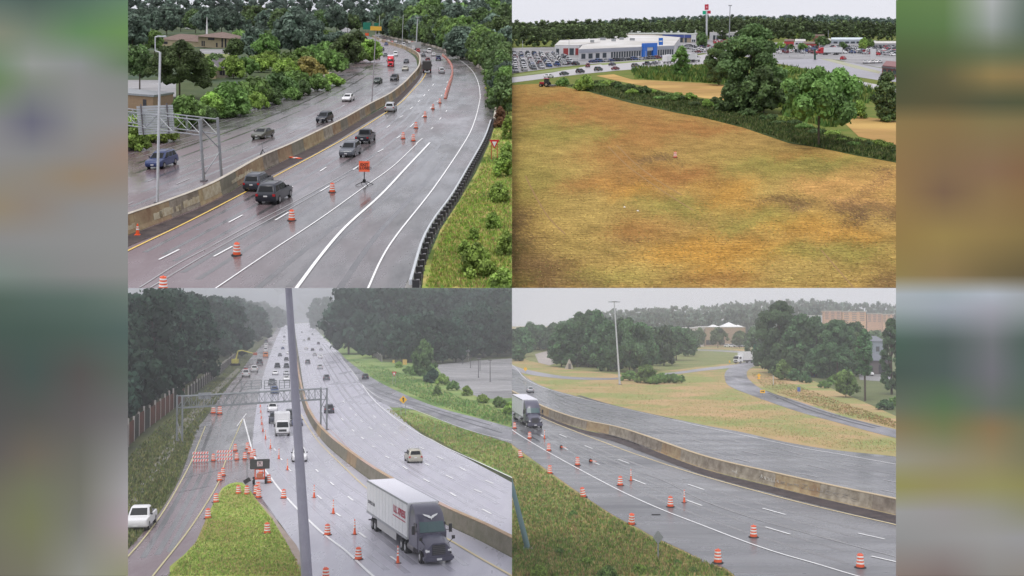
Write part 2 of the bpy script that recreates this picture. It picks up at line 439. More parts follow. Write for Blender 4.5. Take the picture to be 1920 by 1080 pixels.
def tree(q, x, yb, yt, w, m=G_MID, shape='round', label='green tree', group=None, name=None, lift=0.12, P=None, cat=None):
    P = P or q.p(x, yb)
    h = q.top_h(P, yt); W = w * q.mpp(P) * 1.15
    bush = shape == 'bush'
    name = name or ('bush' if bush else 'tree')
    rt = root(q, name, P, label, cat or ('bush' if bush else 'tree'), group, rz=random.uniform(0, 6.28))
    W0, D0 = W / 2, W / 2 * random.uniform(0.85, 1.05)
    z0 = 0 if bush else h * lift
    me = crown(shape, (h - z0) / W0)
    c = add('foliage' if bush else 'crown', me, m, rt, Matrix.Translation((0, 0, z0 - (h * 0.03 if bush else 0))) @ Matrix.Diagonal((W0, D0, (h - z0) / 0.99, 1)))
    if not bush:
        t = add('trunk', TRUNK, None, rt, Matrix.Diagonal((h * 0.35, h * 0.35, h, 1)))
    return rt

def forest(q, name, spots, label, m=None, mats=None, nl=260, leaf=0.11, seed=5, asp=3.0):
    """one far-off wood that reads as one mass; spots = (P, h, w)"""
    r = np.random.default_rng(seed)
    protos = []
    for i in range(5):
        me = leaf_mesh(seed * 7 + i, nl, leaf, 'round', 12, core=True, asp=asp)
        v = np.empty(len(me.vertices) * 3); me.vertices.foreach_get('co', v); v = v.reshape(-1, 3)
        f = [tuple(p.vertices) for p in me.polygons]
        tt = np.empty(len(me.vertices) * 4, dtype=np.float32); me.attributes['tint'].data.foreach_get('color', tt)
        protos.append((v, f, tt.reshape(-1, 4)[:, 0])); bpy.data.meshes.remove(me)
    V, Fs, T = [], [], []; n = 0
    for P, h, w in spots:
        v, f, tt = protos[r.integers(0, 5)]; a = r.uniform(0, 6.28)
        x = v[:, 0] * math.cos(a) - v[:, 1] * math.sin(a); y = v[:, 0] * math.sin(a) + v[:, 1] * math.cos(a)
        V.append(np.stack([x * w / 2 + P.x, y * w / 2 + P.y, v[:, 2] * h + P.z], 1)); Fs += [tuple(i + n for i in ff) for ff in f]
        T.append(tt * r.uniform(0.75, 1.3)); n += len(v)
    V = np.concatenate(V); T = np.concatenate(T).astype(np.float32)
    me = mesh_from(V.tolist(), Fs, name)
    at = me.attributes.new('tint', 'FLOAT_COLOR', 'POINT'); at.data.foreach_set('color', np.stack([T, T, T, np.ones_like(T)], 1).ravel())
    me.materials.append(m)
    o = add(name, me); o.matrix_basis = q.M
    return props(o, label, None, None, 'stuff')

def inpoly(x, y, poly):
    c = False; j = len(poly) - 1
    for i in range(len(poly)):
        if (poly[i][1] > y) != (poly[j][1] > y) and x < (poly[j][0] - poly[i][0]) * (y - poly[i][1]) / (poly[j][1] - poly[i][1]) + poly[i][0]: c = not c
        j = i
    return c

def tufts(q, name, poly, n, size, cols, label, z=0.02, hpow=1.0):
    """grass and weeds as real blades, spread evenly over the area; one object"""
    # sample over the ground area with a density that falls with distance
    xs = [p[0] for p in poly]; ys = [p[1] for p in poly]; V, Fs, C = [], [], []; k = 0
    while k < n:
        x, y = random.uniform(min(xs), max(xs)), random.uniform(min(ys), max(ys))
        if not inpoly(x, y, poly): continue
        P = q.p(x, y, z); s = size * random.uniform(0.5, 1.5); col = random.choice(cols); f = random.uniform(0.6, 1.35)
        for j in range(3):
            a = random.uniform(0, 6.28); dx, dy = math.cos(a), math.sin(a); w = s * 0.22
            tx, ty = random.uniform(-.4, .4) * s, random.uniform(-.4, .4) * s
            ox, oy = random.uniform(-.4, .4) * s, random.uniform(-.4, .4) * s
            b = len(V); V += [(P.x + ox - dx * w, P.y + oy - dy * w, P.z), (P.x + ox + dx * w, P.y + oy + dy * w, P.z), (P.x + ox + tx, P.y + oy + ty, P.z + s * hpow)]
            Fs.append((b, b + 1, b + 2)); C += [(col[0] * f, col[1] * f, col[2] * f, 1)] * 3
        k += 1
    me = mesh_from(V, Fs, name); at = me.attributes.new('tint', 'FLOAT_COLOR', 'POINT'); at.data.foreach_set('color', np.array(C, dtype=np.float32).ravel())
    me.materials.append(M_TUFT); o = add(name, me); o.matrix_basis = q.M
    return props(o, label, None, None, 'stuff')
M_TUFT = mat('grass_blade', (1, 1, 1), 0.7, 0.2, tint=True)

def text_mesh(s, size, m, bold=0.0):
    cu = bpy.data.curves.new('t', 'FONT'); cu.body = s; cu.size = size; cu.align_x = 'CENTER'; cu.align_y = 'CENTER'; cu.extrude = 0.004; cu.offset = bold
    cu.resolution_u = 3; cu.space_line = 0.85
    o = bpy.data.objects.new('t', cu); COL.objects.link(o); bpy.context.view_layer.update()
    me = bpy.data.meshes.new_from_object(o.evaluated_get(bpy.context.evaluated_depsgraph_get()))
    bpy.data.objects.remove(o); bpy.data.curves.remove(cu)
    me.materials.clear(); me.materials.append(m)
    return me
# ------------------------------------------------------------------ vehicles (forward = +Y, wheels on z = 0)
def body_rings(st):
    out = []
    for y, hw, zb, zt in st:
        m = (zb + zt) / 2
        out.append([(-hw * 0.9, y, zb), (-hw, y, zb + 0.1), (-hw, y, m + 0.1), (-hw * 0.95, y, zt - 0.03), (-hw * 0.82, y, zt),
                    (hw * 0.82, y, zt), (hw * 0.95, y, zt - 0.03), (hw, y, m + 0.1), (hw, y, zb + 0.1), (hw * 0.9, y, zb)])
    return out

CARS = {
 'suv': dict(L=4.8, hw=.95, st=[(-2.4, .82, .42, .92), (-2.32, .92, .3, 1.06), (-1.2, .95, .24, 1.1), (.9, .95, .24, 1.08), (1.35, .95, .24, 1.04), (2.1, .92, .26, .96), (2.34, .84, .32, .84), (2.42, .7, .4, .72)],
             cab=[(1.06, -2.3, 1.3, .87), (1.64, -2.0, .45, .72), (1.75, -1.8, .2, .6)], wh=(1.42, -1.45, .37), belt=1.06),
 'sedan': dict(L=4.8, hw=.91, st=[(-2.42, .74, .42, .85), (-2.32, .88, .3, .97), (-1.4, .91, .22, 1.0), (.9, .91, .22, .95), (1.3, .91, .22, .92), (2.1, .88, .24, .82), (2.34, .8, .3, .72), (2.42, .66, .38, .62)],
             cab=[(.95, -1.75, 1.15, .82), (1.36, -1.1, .3, .66), (1.44, -.9, .1, .55)], wh=(1.42, -1.42, .34), belt=.95),
 'van': dict(L=5.4, hw=.98, st=[(-2.7, .9, .42, 1.1), (-2.62, .97, .3, 1.2), (1.2, .98, .26, 1.2), (1.9, .96, .28, 1.12), (2.5, .9, .3, .95), (2.68, .78, .4, .8)],
             cab=[(1.18, -2.62, 1.75, .92), (1.95, -2.5, .9, .84), (2.1, -2.35, .6, .74)], wh=(1.7, -1.7, .37), belt=1.18),
 'pickup': dict(L=5.8, hw=1.0, st=[(-2.9, .92, .5, 1.12), (-2.86, .98, .45, 1.16), (-.8, 1.0, .36, 1.16), (.9, 1.0, .32, 1.16), (1.3, 1.0, .32, 1.15), (2.55, .98, .34, 1.1), (2.84, .9, .4, 1.0), (2.92, .78, .48, .86)],
             cab=[(1.14, -.85, 1.35, .9), (1.78, -.7, .55, .76), (1.88, -.55, .35, .66)], wh=(1.85, -1.85, .4), belt=1.14),
}
PROTO = {}
def car_parts(kind):
    if kind in PROTO: return PROTO[kind]
    K = CARS[kind]; P = {}
    b = B(); b.rings(body_rings(K['st'])); body = b
    c = B(); lv = K['cab']; rr = []
    for z, ya, yb, hw in lv:
        ch = 0.12
        rr.append([(-hw, ya + ch, z), (-hw + ch, ya, z), (hw - ch, ya, z), (hw, ya + ch, z), (hw, yb - ch * 2, z), (hw - ch, yb, z), (-hw + ch, yb, z), (-hw, yb - ch * 2, z)])
    b.rings([[(x, y, z) for x, y, z in r] for r in rr])
    if kind == 'pickup':
        pass
    P['body'] = b.mesh('body', smooth=True)
    if kind == 'pickup':
        d = B(); d.box(-.82, .82, -2.78, -.98, 1.13, 1.175); P['cargo_bed'] = d.mesh('cargo_bed')
    (z0, a0, b0, w0), (z1, a1, b1, w1) = lv[0], lv[1]
    def at(t): return (z0 + (z1 - z0) * t, a0 + (a1 - a0) * t, b0 + (b1 - b0) * t, w0 + (w1 - w0) * t)
    lo, hi = at(.1), at(.93); o = .012
    g = B(); g.add([(-lo[3] + .16, lo[2] + o, lo[0]), (lo[3] - .16, lo[2] + o, lo[0]), (hi[3] - .14, hi[2] + o, hi[0]), (-hi[3] + .14, hi[2] + o, hi[0]),
                    (-lo[3] + .16, lo[2] - .02, lo[0]), (lo[3] - .16, lo[2] - .02, lo[0]), (hi[3] - .14, hi[2] - .02, hi[0]), (-hi[3] + .14, hi[2] - .02, hi[0])],
                   [(0, 1, 2, 3), (0, 4, 5, 1), (1, 5, 6, 2), (2, 6, 7, 3), (3, 7, 4, 0)]); P['windscreen'] = g.mesh('windscreen')
    g = B(); g.add([(-lo[3] + .2, lo[1] - o, lo[0] + .04), (lo[3] - .2, lo[1] - o, lo[0] + .04), (hi[3] - .17, hi[1] - o, hi[0]), (-hi[3] + .17, hi[1] - o, hi[0]),
                    (-lo[3] + .2, lo[1] + .02, lo[0] + .04), (lo[3] - .2, lo[1] + .02, lo[0] + .04), (hi[3] - .17, hi[1] + .02, hi[0]), (-hi[3] + .17, hi[1] + .02, hi[0])],
                   [(0, 1, 2, 3), (0, 4, 5, 1), (1, 5, 6, 2), (2, 6, 7, 3), (3, 7, 4, 0)]); P['rear_window'] = g.mesh('rear_window')
    n = 2 if kind in ('sedan', 'pickup') else 3
    wins = []
    for sgn in (-1, 1):
        for i in range(n):
            f0, f1 = i / n + .02, (i + 1) / n - .02
            def yy(l, f): return l[1] + .2 + (l[2] - .42 - l[1] - .0) * f
            x0_, x1_ = sgn * (lo[3] + o), sgn * (hi[3] + o); g = B()
            q4 = [(x0_, yy(lo, f0), lo[0]), (x0_, yy(lo, f1), lo[0]), (x1_, yy(hi, f1), hi[0]), (x1_, yy(hi, f0), hi[0])]
            g.add(q4 + [(x - sgn * .03, y, z) for x, y, z in q4], [(0, 1, 2, 3), (0, 4, 5, 1), (1, 5, 6, 2), (2, 6, 7, 3), (3, 7, 4, 0)])
            wins.append(g.mesh('side_window'))
    P['side_window'] = wins
    r = K['wh'][2]
    b = B(); b.lathe([(r * .9, -.12), (r, -.09), (r, .09), (r * .9, .12)], 18)
    for i, v in enumerate(b.v): b.v[i] = (v[2], v[0], v[1])
    P['wheel'] = b.mesh('wheel')
    b = B(); b.lathe([(r * .6, -.128), (r * .62, -.11), (r * .62, .11), (r * .6, .128)], 14)
    for i, v in enumerate(b.v): b.v[i] = (v[2], v[0], v[1])
    P['rim'] = b.mesh('rim')
    P['wpos'] = [(s * (K['hw'] - .10), y, r) for y in K['wh'][:2] for s in (-1, 1)]
    f = K['st'][-2]; e = K['st'][1]; zf = f[3] - .13; zr = K['belt'] - .2
    P['headlight'] = [B().box(s * f[1] * .72 - .17, s * f[1] * .72 + .17, f[0] - .12, f[0] + .035, zf - .07, zf + .07).mesh('headlight', bevel=.02) for s in (-1, 1)]
    P['taillight'] = [B().box(s * e[1] * .82 - .12, s * e[1] * .82 + .12, e[0] - .1, e[0] + .1, zr - .1, zr + .12).mesh('taillight', bevel=.02) for s in (-1, 1)]
    P['grille'] = B().box(-.42, .42, f[0] - .1, f[0] + .06, zf - .2, zf - .02).mesh('grille')
    P['number_plate'] = [B().box(-.17, .17, K['st'][0][0] - .025, K['st'][0][0] + .1, .72, .84).mesh('number_plate'), B().box(-.17, .17, K['st'][-1][0] - .1, K['st'][-1][0] + .025, .48, .6).mesh('number_plate')]
    P['mirror'] = [B().box(s * (K['hw'] + .02) - .09, s * (K['hw'] + .02) + .09, lo[2] - .42, lo[2] - .3, lo[0] - .02, lo[0] + .14).mesh('mirror', bevel=.02) for s in (-1, 1)]
    if kind == 'suv':
        P['roof_rail'] = [B().bar((s * .62, -1.6, 1.79), (s * .62, .1, 1.79), .04).mesh('roof_rail') for s in (-1, 1)]
    # simple one-mesh copy for cars a few pixels long
    s = B(); s.rings(body_rings(K['st'])); s.rings(rr); s.cur = 1
    for k in ('windscreen', 'rear_window'):
        me = P[k]; s.add([tuple(v.co) for v in me.vertices], [tuple(p.vertices) for p in me.polygons])
    for me in wins: s.add([tuple(v.co) for v in me.vertices], [tuple(p.vertices) for p in me.polygons])
    s.cur = 2
    for w in P['wpos']: s.box(w[0] - .13, w[0] + .13, w[1] - r, w[1] + r, 0.02, 2 * r - .05)
    s.cur = 3
    for me in P['headlight']: s.add([tuple(v.co) for v in me.vertices], [tuple(p.vertices) for p in me.polygons])
    s.cur = 4
    for me in P['taillight']: s.add([tuple(v.co) for v in me.vertices], [tuple(p.vertices) for p in me.polygons])
    P['simple'] = s.mesh('car', mats=[M_GLASS, M_GLASS, M_TYRE, M_LAMP, M_TAIL])
    PROTO[kind] = P
    return P

PAINT = {}
def paintmat(n):
    cs = dict(white=(.72, .72, .73), silver=(.45, .46, .48), grey=(.11, .12, .14), dark_grey=(.04, .046, .062), black=(.02, .024, .034), navy=(.03, .05, .15), blue=(.03, .07, .2),
              green=(.035, .055, .045), olive=(.09, .095, .075), red=(.42, .02, .03), maroon=(.14, .02, .03), bright_red=(.62, .015, .03), beige=(.42, .4, .33), orange=(.65, .2, .05), purple=(.085, .082, .12), lot=(.4, .4, .43), hot_blue=(.02, .08, .4))
    return mat('paint_' + n, cs[n], 0.32, 0.4, coat=0.35)

def heading(q, x, y, x2, y2):
    a, b = q.p(x, y), q.p(x2, y2); d = b - a
    return a, math.atan2(-d.x, d.y)

NAMES = dict(suv='parked_suv', sedan='sedan', pickup='pickup_truck', van='van')
def car(q, kind, color, x, y, x2, y2, label, group=None, simple=False, sc=1.0, name=None, flip=False):
    P, rz = heading(q, x, y, x2, y2)
    if flip: rz += math.pi
    nm = name or dict(suv='suv', sedan='sedan', pickup='pickup_truck', van='van')[kind]
    K = car_parts(kind); pm = paintmat(color); S = (sc, sc * q.ly, sc)
    if simple:
        o = add(nm, K['simple'])
        o.material_slots[0].link = 'OBJECT'; o.material_slots[0].material = pm
        o.matrix_basis = q.M @ Matrix.Translation(P) @ Matrix.Rotation(rz, 4, 'Z') @ Matrix.Diagonal((*S, 1))
        return props(o, label, {'suv': 'car', 'sedan': 'car', 'pickup': 'pickup', 'van': 'van'}[kind], group)
    rt = root(q, nm, P, label, {'suv': 'car', 'sedan': 'car', 'pickup': 'pickup', 'van': 'van'}[kind], group, rz, False, S)
    add('body', K['body'], pm, rt)
    if not K['body'].materials: K['body'].materials.append(pm)
    def g(n, m):
        v = K[n]
        for me in (v if isinstance(v, list) else [v]):
            if not me.materials: me.materials.append(m)
            add(n, me, None, rt)
    g('windscreen', M_GLASS); g('rear_window', M_GLASS); g('side_window', M_GLASS); g('headlight', M_LAMP); g('taillight', M_TAIL); g('number_plate', M_PLATE); g('grille', M_DKPL); g('mirror', M_DKPL)
    if 'roof_rail' in K: g('roof_rail', M_CHROME)
    if 'cargo_bed' in K: g('cargo_bed', M_DKPL)
    for w in K['wpos']:
        if not K['wheel'].materials: K['wheel'].materials.append(M_TYRE); K['rim'].materials.append(M_RIM)
        wo_ = add('wheel', K['wheel'], None, rt, Matrix.Translation(w)); add('rim', K['rim'], None, wo_)
    return rt

def wheelset(rt, pos, r=.52, w=.3):
    key = ('w', r, w)
    if key not in PROTO:
        b = B(); b.lathe([(r * .9, -w / 2), (r, -w / 2 + .03), (r, w / 2 - .03), (r * .9, w / 2)], 20)
        b.v = [(v[2], v[0], v[1]) for v in b.v]; t = b.mesh('wheel'); t.materials.append(M_TYRE)
        b = B(); b.lathe([(r * .25, -w / 2 - .03), (r * .5, -w / 2 - .012), (r * .55, 0), (r * .5, w / 2 + .012), (r * .25, w / 2 + .03)], 16)
        b.v = [(v[2], v[0], v[1]) for v in b.v]; ri = b.mesh('rim'); ri.materials.append(M_CHROME)
        PROTO[key] = (t, ri)
    t, ri = PROTO[key]
    for p in pos:
        o = add('wheel', t, None, rt, Matrix.Translation((p[0], p[1], r))); add('rim', ri, None, o)

def semi(q, x, y, x2, y2, label, cabc='purple', trc=None, text=False, sc=1.0, group=None, L=21.0, P=None, ly=None):
    P_, rz = heading(q, x, y, x2, y2); P = P or P_
    rt = root(q, 'semi_truck', P, label, 'truck', group, rz, False, (sc, sc * (ly or q.ly), sc))
    pm = paintmat(cabc); tm = trc or mat('trailer_white', (.74, .75, .76), .4, c2=(.66, .67, .68), scale=.4)
    yr = -L / 2; yf = L / 2
    tb = add('trailer', B().box(-1.3, 1.3, yr, yf - 5.1, 1.25, 4.1).mesh('trailer', bevel=.04), tm, rt)
    add('roof_panel', B().box(-1.24, 1.24, yr + .06, yf - 5.16, 4.1, 4.125).mesh('roof_panel'), mat('trailer_roof', (.72, .71, .77), .35), tb)
    for s in (-1, 1):
        add('top_rail', B().box(s * 1.305 - .02, s * 1.305 + .02, yr, yf - 5.1, 3.98, 4.12).mesh('top_rail'), M_STEEL, tb)
        add('bottom_rail', B().box(s * 1.305 - .02, s * 1.305 + .02, yr, yf - 5.1, 1.22, 1.42).mesh('bottom_rail'), M_STEEL, tb)
        add('side_skirt', B().box(s * 1.26 - .015, s * 1.26 + .015, yr + 4.2, yf - 9.0, .55, 1.22).mesh('side_skirt'), mat('grey_skirt', (.42, .42, .42), .5), rt)
        for k in range(13):
            yy = yr + .3 + k * (L - 5.7) / 12
            add('side_seam', B().box(s * 1.303 - .012, s * 1.303 + .012, yy - .015, yy + .015, 1.45, 3.95).mesh('side_seam'), mat('seam', (.6, .61, .62), .5), tb)
    add('rear_bumper', B().box(-1.15, 1.15, yr + .02, yr + .12, .5, .62).box(-.8, -.72, yr + .02, yr + .1, .6, 1.2).box(.72, .8, yr + .02, yr + .1, .6, 1.2).mesh('rear_bumper'), M_DARKST, rt)
    add('chassis', B().box(-.45, .45, yr + .3, yf - .4, .75, 1.2).mesh('chassis'), M_DKPL, rt)
    # tractor: hood, cab and roof fairing
    c = B(); rr = []
    for z, ya, yb, hw in ((.95, yf - 5.0, yf - 2.0, 1.18), (2.15, yf - 5.0, yf - 1.95, 1.2), (2.25, yf - 5.0, yf - 2.05, 1.18), (3.05, yf - 5.0, yf - 2.55, 1.16), (3.5, yf - 5.0, yf - 2.9, 1.14), (3.9, yf - 5.0, yf - 3.6, 1.08), (4.05, yf - 4.9, yf - 4.3, 1.0)):
        ch = .22
        rr.append([(-hw, ya, z), (hw, ya, z), (hw, yb - ch * 1.6, z), (hw - ch, yb - .1, z), (hw * .3, yb, z), (-hw * .3, yb, z), (-hw + ch, yb - .1, z), (-hw, yb - ch * 1.6, z)])
    c.rings(rr); cab_ = add('cab', c.mesh('cab', smooth=True), pm, rt)
    h = B(); hr = []
    for yy, hw, zb, zt in ((yf - 2.2, 1.12, .7, 2.15), (yf - 1.4, 1.08, .62, 2.0), (yf - .6, 1.0, .55, 1.82), (yf - .2, .9, .5, 1.68)):
        hr.append([(-hw, yy, zb), (-hw, yy, zt - .42), (-hw * .72, yy, zt - .16), (-hw * .5, yy, zt), (hw * .5, yy, zt), (hw * .72, yy, zt - .16), (hw, yy, zt - .42), (hw, yy, zb)])
    h.rings(hr); add('hood', h.mesh('hood', smooth=True), pm, rt)
    add('bumper', B().box(-1.2, 1.2, yf - .6, yf, .32, .78).mesh('bumper', bevel=.12), pm, rt)
    add('grille', B().box(-.52, .52, yf - .25, yf - .12, .82, 1.55).mesh('grille', bevel=.03), M_DKPL, rt)
    for k in range(5): add('grille_bar', B().box(-.5, .5, yf - .13, yf - .1, .88 + k * .14, .91 + k * .14).mesh('grille_bar'), M_DARKST, rt)
    add('number_plate', B().box(-.2, .2, yf - .02, yf + .02, .42, .58).mesh('number_plate'), M_PLATE, rt)
    for s in (-1, 1):
        add('headlight', B().box(s * .85 - .16, s * .85 + .16, yf - .5, yf - .17, 1.0, 1.22).mesh('headlight', bevel=.04), M_LAMP, rt)
        add('mirror', B().box(s * 1.5 - .12, s * 1.5 + .12, yf - 2.3, yf - 2.2, 2.1, 2.75).bar((s * 1.15, yf - 2.3, 2.3), (s * 1.5, yf - 2.25, 2.3), .05).mesh('mirror'), M_DKPL, rt)
        add('hood_mirror', B().tube((s * .95, yf - .9, 1.5), (s * 1.3, yf - .7, 1.9), .025).box(s * 1.3 - .12, s * 1.3 + .12, yf - .75, yf - .65, 1.85, 2.1).mesh('hood_mirror'), M_DKPL, rt)
        add('door_window', B().box(s * 1.17 - .02, s * 1.17 + .02, yf - 3.35, yf - 2.6, 2.2, 2.85).mesh('door_window'), M_GLASS, cab_)
        add('fuel_tank', B().tube((s * .95, yf - 5.4, .75), (s * .95, yf - 3.4, .75), .3, n=14).mesh('fuel_tank', smooth=True), M_DARKST, rt)
        add('fender', B().box(s * .98 - .2, s * .98 + .2, yf - 2.0, yf - .75, .95, 1.25).mesh('fender', bevel=.1), pm, rt)
    w = B(); z0, z1 = 2.22, 2.95; y0, y1 = yf - 2.0, yf - 2.47
    w.add([(-1.0, y0 - .12, z0), (-.35, y0 + .02, z0), (.35, y0 + .02, z0), (1.0, y0 - .12, z0), (.96, y1 - .1, z1), (.35, y1 + .02, z1), (-.35, y1 + .02, z1), (-.96, y1 - .1, z1)], [(0, 1, 6, 7), (1, 2, 5, 6), (2, 3, 4, 5)])
    me = w.mesh('windscreen'); bm = bmesh.new(); bm.from_mesh(me); bmesh.ops.solidify(bm, geom=bm.faces[:], thickness=-.05); bm.to_mesh(me); bm.free()
    add('windscreen', me, M_GLASS_T if cabc == 'purple' else M_GLASS, cab_)
    wheelset(rt, [(s * 1.08, yf - 1.35) for s in (-1, 1)])
    wheelset(rt, [(s * 1.0, yf - yy) for yy in (5.9, 7.2) for s in (-1, 1)] + [(s * 1.02, yr + yy) for yy in (2.2, 3.5) for s in (-1, 1)], w=.56)
    if text:
        RT = Matrix(((0, 0, 1, 1.325), (1, 0, 0, 0), (0, 1, 0, 0), (0, 0, 0, 1)))
        red = mat('red_lettering', (.42, .02, .06), .5)
        tr = Matrix.Translation((0, yf - 7.75, 3.05)) @ RT
        add('lettering', text_mesh('U.S. XPRESS', .82, red, .022), None, tb, tr)
        add('red_underline', B().box(1.325, 1.335, yf - 10.0, yf - 5.6, 2.5, 2.58).mesh('red_underline'), red, tb)
        add('small_lettering', text_mesh('USXPRESS.COM', .4, mat('dark_lettering', (.06, .06, .08), .5), .004), None, tb, Matrix.Translation((0, yr + 2.0, 2.3)) @ RT)
        e = B()                                                        # winged emblem above the windscreen
        def ep(x, t): # on the fairing: t in 0..1 up from 3.1 to 3.7
            z = 3.12 + t * .6; return (x, yf - 2.5 - t * .5 - .12 * abs(x) + .14, z)
        for s in (-1, 1):
            e.add([ep(0, .35), ep(s * .12, .52), ep(s * .62, .72), ep(s * .5, .5), ep(s * .3, .38), ep(s * .14, .2)], [(0, 1, 2, 3, 4, 5)])
        e.add([ep(-.1, .3), ep(.1, .3), ep(.02, .05), ep(0, 0)], [(0, 1, 2, 3)])
        me = e.mesh('wing_emblem'); bm = bmesh.new(); bm.from_mesh(me); bmesh.ops.solidify(bm, geom=bm.faces[:], thickness=.03); bm.to_mesh(me); bm.free()
        add('wing_emblem', me, M_WHITE, cab_)
    return rt

def box_truck(q, x, y, x2, y2, label, sc=1.0, cabc='white', boxc=None, group=None, L=7.6, H=3.4, name='box_truck'):
    P, rz = heading(q, x, y, x2, y2)
    rt = root(q, name, P, label, 'truck', group, rz, False, (sc, sc * q.ly, sc))
    pm = paintmat(cabc); yf, yr = L / 2, -L / 2
    add('cargo_box', B().box(-1.2, 1.2, yr, yf - 2.1, 1.0, H).mesh('cargo_box', bevel=.04), boxc or paintmat('white'), rt)
    c = B(); rr = []
    for z, yb, hw in ((.5, yf, 1.05), (1.3, yf - .02, 1.08), (1.45, yf - .1, 1.06), (2.3, yf - .45, .98), (2.42, yf - .7, .9)):
        rr.append([(-hw, yf - 2.0, z), (hw, yf - 2.0, z), (hw, yb - .2, z), (hw - .15, yb, z), (-hw + .15, yb, z), (-hw, yb - .2, z)])
    c.rings(rr); add('cab', c.mesh('cab', smooth=True), pm, rt)
    w = B(); w.add([(-.9, yf - .08, 1.47), (.9, yf - .08, 1.47), (.82, yf - .42, 2.25), (-.82, yf - .42, 2.25)], [(0, 1, 2, 3)])
    me = w.mesh('windscreen'); bm = bmesh.new(); bm.from_mesh(me); bmesh.ops.solidify(bm, geom=bm.faces[:], thickness=-.04); bm.to_mesh(me); bm.free()
    add('windscreen', me, M_GLASS, rt)
    add('grille', B().box(-.6, .6, yf, yf + .03, .8, 1.15).mesh('grille'), M_DKPL, rt)
    add('bumper', B().box(-1.05, 1.05, yf - .1, yf + .08, .4, .62).mesh('bumper'), M_DARKST, rt)
    for s in (-1, 1):
        add('headlight', B().box(s * .85 - .14, s * .85 + .14, yf - .05, yf + .04, .85, 1.05).mesh('headlight'), M_LAMP, rt)
        add('mirror', B().box(s * 1.25 - .1, s * 1.25 + .1, yf - .5, yf - .42, 1.5, 2.0).mesh('mirror'), M_DKPL, rt)
        add('door_window', B().box(s * 1.05 - .03, s * 1.05 + .03, yf - 1.3, yf - .55, 1.5, 2.1).mesh('door_window'), M_GLASS, rt)
        add('taillight', B().box(s * .9 - .1, s * .9 + .1, yr - .03, yr + .02, .8, .95).mesh('taillight'), M_TAIL, rt)
    add('chassis', B().box(-.4, .4, yr + .1, yf - .3, .55, 1.0).mesh('chassis'), M_DKPL, rt)
    wheelset(rt, [(s * .95, yf - 1.0) for s in (-1, 1)] + [(s * .95, yr + 1.6) for s in (-1, 1)], r=.42, w=.3)
    return rt

# ------------------------------------------------------------------ road furniture
def band_lathe(r0, r1, z0, z1, n=18): return B().lathe([(r0, z0), (r1, z1)], n)
def furn():
    if 'barrel' in PROTO: return
    def R(z): return .285 - .075 * (z - .1) / .85
    b = B(); pr = []
    for z in (.08, .26, .27, .48, .49, .70, .71, .88, .9, .93): pr.append((R(z) - (.014 if z in (.27, .49, .71, .9) else 0), z))
    pr += [(.1, .935)]
    b.lathe(pr, 18); m1 = b.mesh('drum', smooth=True)
    m2 = [B().lathe([(R(z) + .004, z), (R(z + .11) + .004, z + .11)], 18).mesh('reflective_band', smooth=True) for z in (.3, .52, .74)]
    m3 = B().lathe([(.4, 0), (.42, .04), (.36, .09), (.2, .11)], 16).mesh('rubber_base', smooth=True)
    m4 = B().bar((-.12, 0, .93), (-.1, 0, 1.01), .03).bar((-.1, 0, 1.0), (.1, 0, 1.0), .03).bar((.12, 0, .93), (.1, 0, 1.01), .03).mesh('handle')
    PROTO['barrel'] = (m1, m2, m3, m4)
    c1 = B().lathe([(.13, .05), (.05, .72), (.045, .75), (.02, .76)], 14).mesh('cone_body', smooth=True)
    c2 = [B().lathe([(.13 - .08 * (z - .05) / .67 + .005, z), (.13 - .08 * (z + h - .05) / .67 + .005, z + h)], 14).mesh('reflective_band', smooth=True) for z, h in ((.36, .1), (.52, .07))]
    c3 = B().box(-.19, .19, -.19, .19, 0, .05).mesh('cone_base', bevel=.015)
    PROTO['cone'] = (c1, c2, c3)
    t1 = B().lathe([(.12, .05), (.075, .3), (.04, 1.06), (.025, 1.08), (.025, 1.13), (.01, 1.14)], 12).mesh('post', smooth=True)
    t2 = [B().lathe([(r0, z), (r1, z + .12)], 12).mesh('reflective_band', smooth=True) for z, r0, r1 in ((.5, .073, .066), (.7, .064, .057), (.88, .055, .05))]
    t3 = B().lathe([(.26, 0), (.26, .04), (.14, .06)], 8).mesh('rubber_base')
    PROTO['tube'] = (t1, t2, t3)
furn()
def barrel(q, x, y, label, group='striped traffic barrels closing the lane', lean=0.0, sc=1.0, lying=None):
    P = q.p(x, y)
    rt = root(q, 'traffic_barrel', P, label, 'barrel', group, rz=random.uniform(0, 3), sc=(sc, sc, sc))
    if lean: rt.matrix_basis = rt.matrix_basis @ Matrix.Rotation(lean, 4, 'Y')
    d, bb, k, h = PROTO['barrel']
    add('drum', d, M_ORANGE, rt)
    for me in bb: add('reflective_band', me, M_REFL, rt)
    add('rubber_base', k, M_BLACK, rt); add('handle', h, M_ORANGE, rt)
    return rt
def tube(q, x, y, label, group='slim orange channelizer cones', lying=False, sc=1.0, kind='tube'):
    P = q.p(x, y)
    rt = root(q, 'traffic_cone', P, label, 'cone', group, rz=random.uniform(0, 3), sc=(sc, sc, sc))
    if lying: rt.matrix_basis = q.M @ Matrix.Translation(P + Vector((0, 0, .2))) @ Matrix.Rotation(lying, 4, 'Z') @ Matrix.Rotation(math.radians(88), 4, 'X')
    a, bb, k = PROTO[kind]
    add('cone_body', a, M_ORANGE, rt)
    for me in bb: add('reflective_band', me, M_REFL, rt)
    add('rubber_base', k, M_BLACK if kind == 'tube' else M_ORANGE, rt)
    return rt

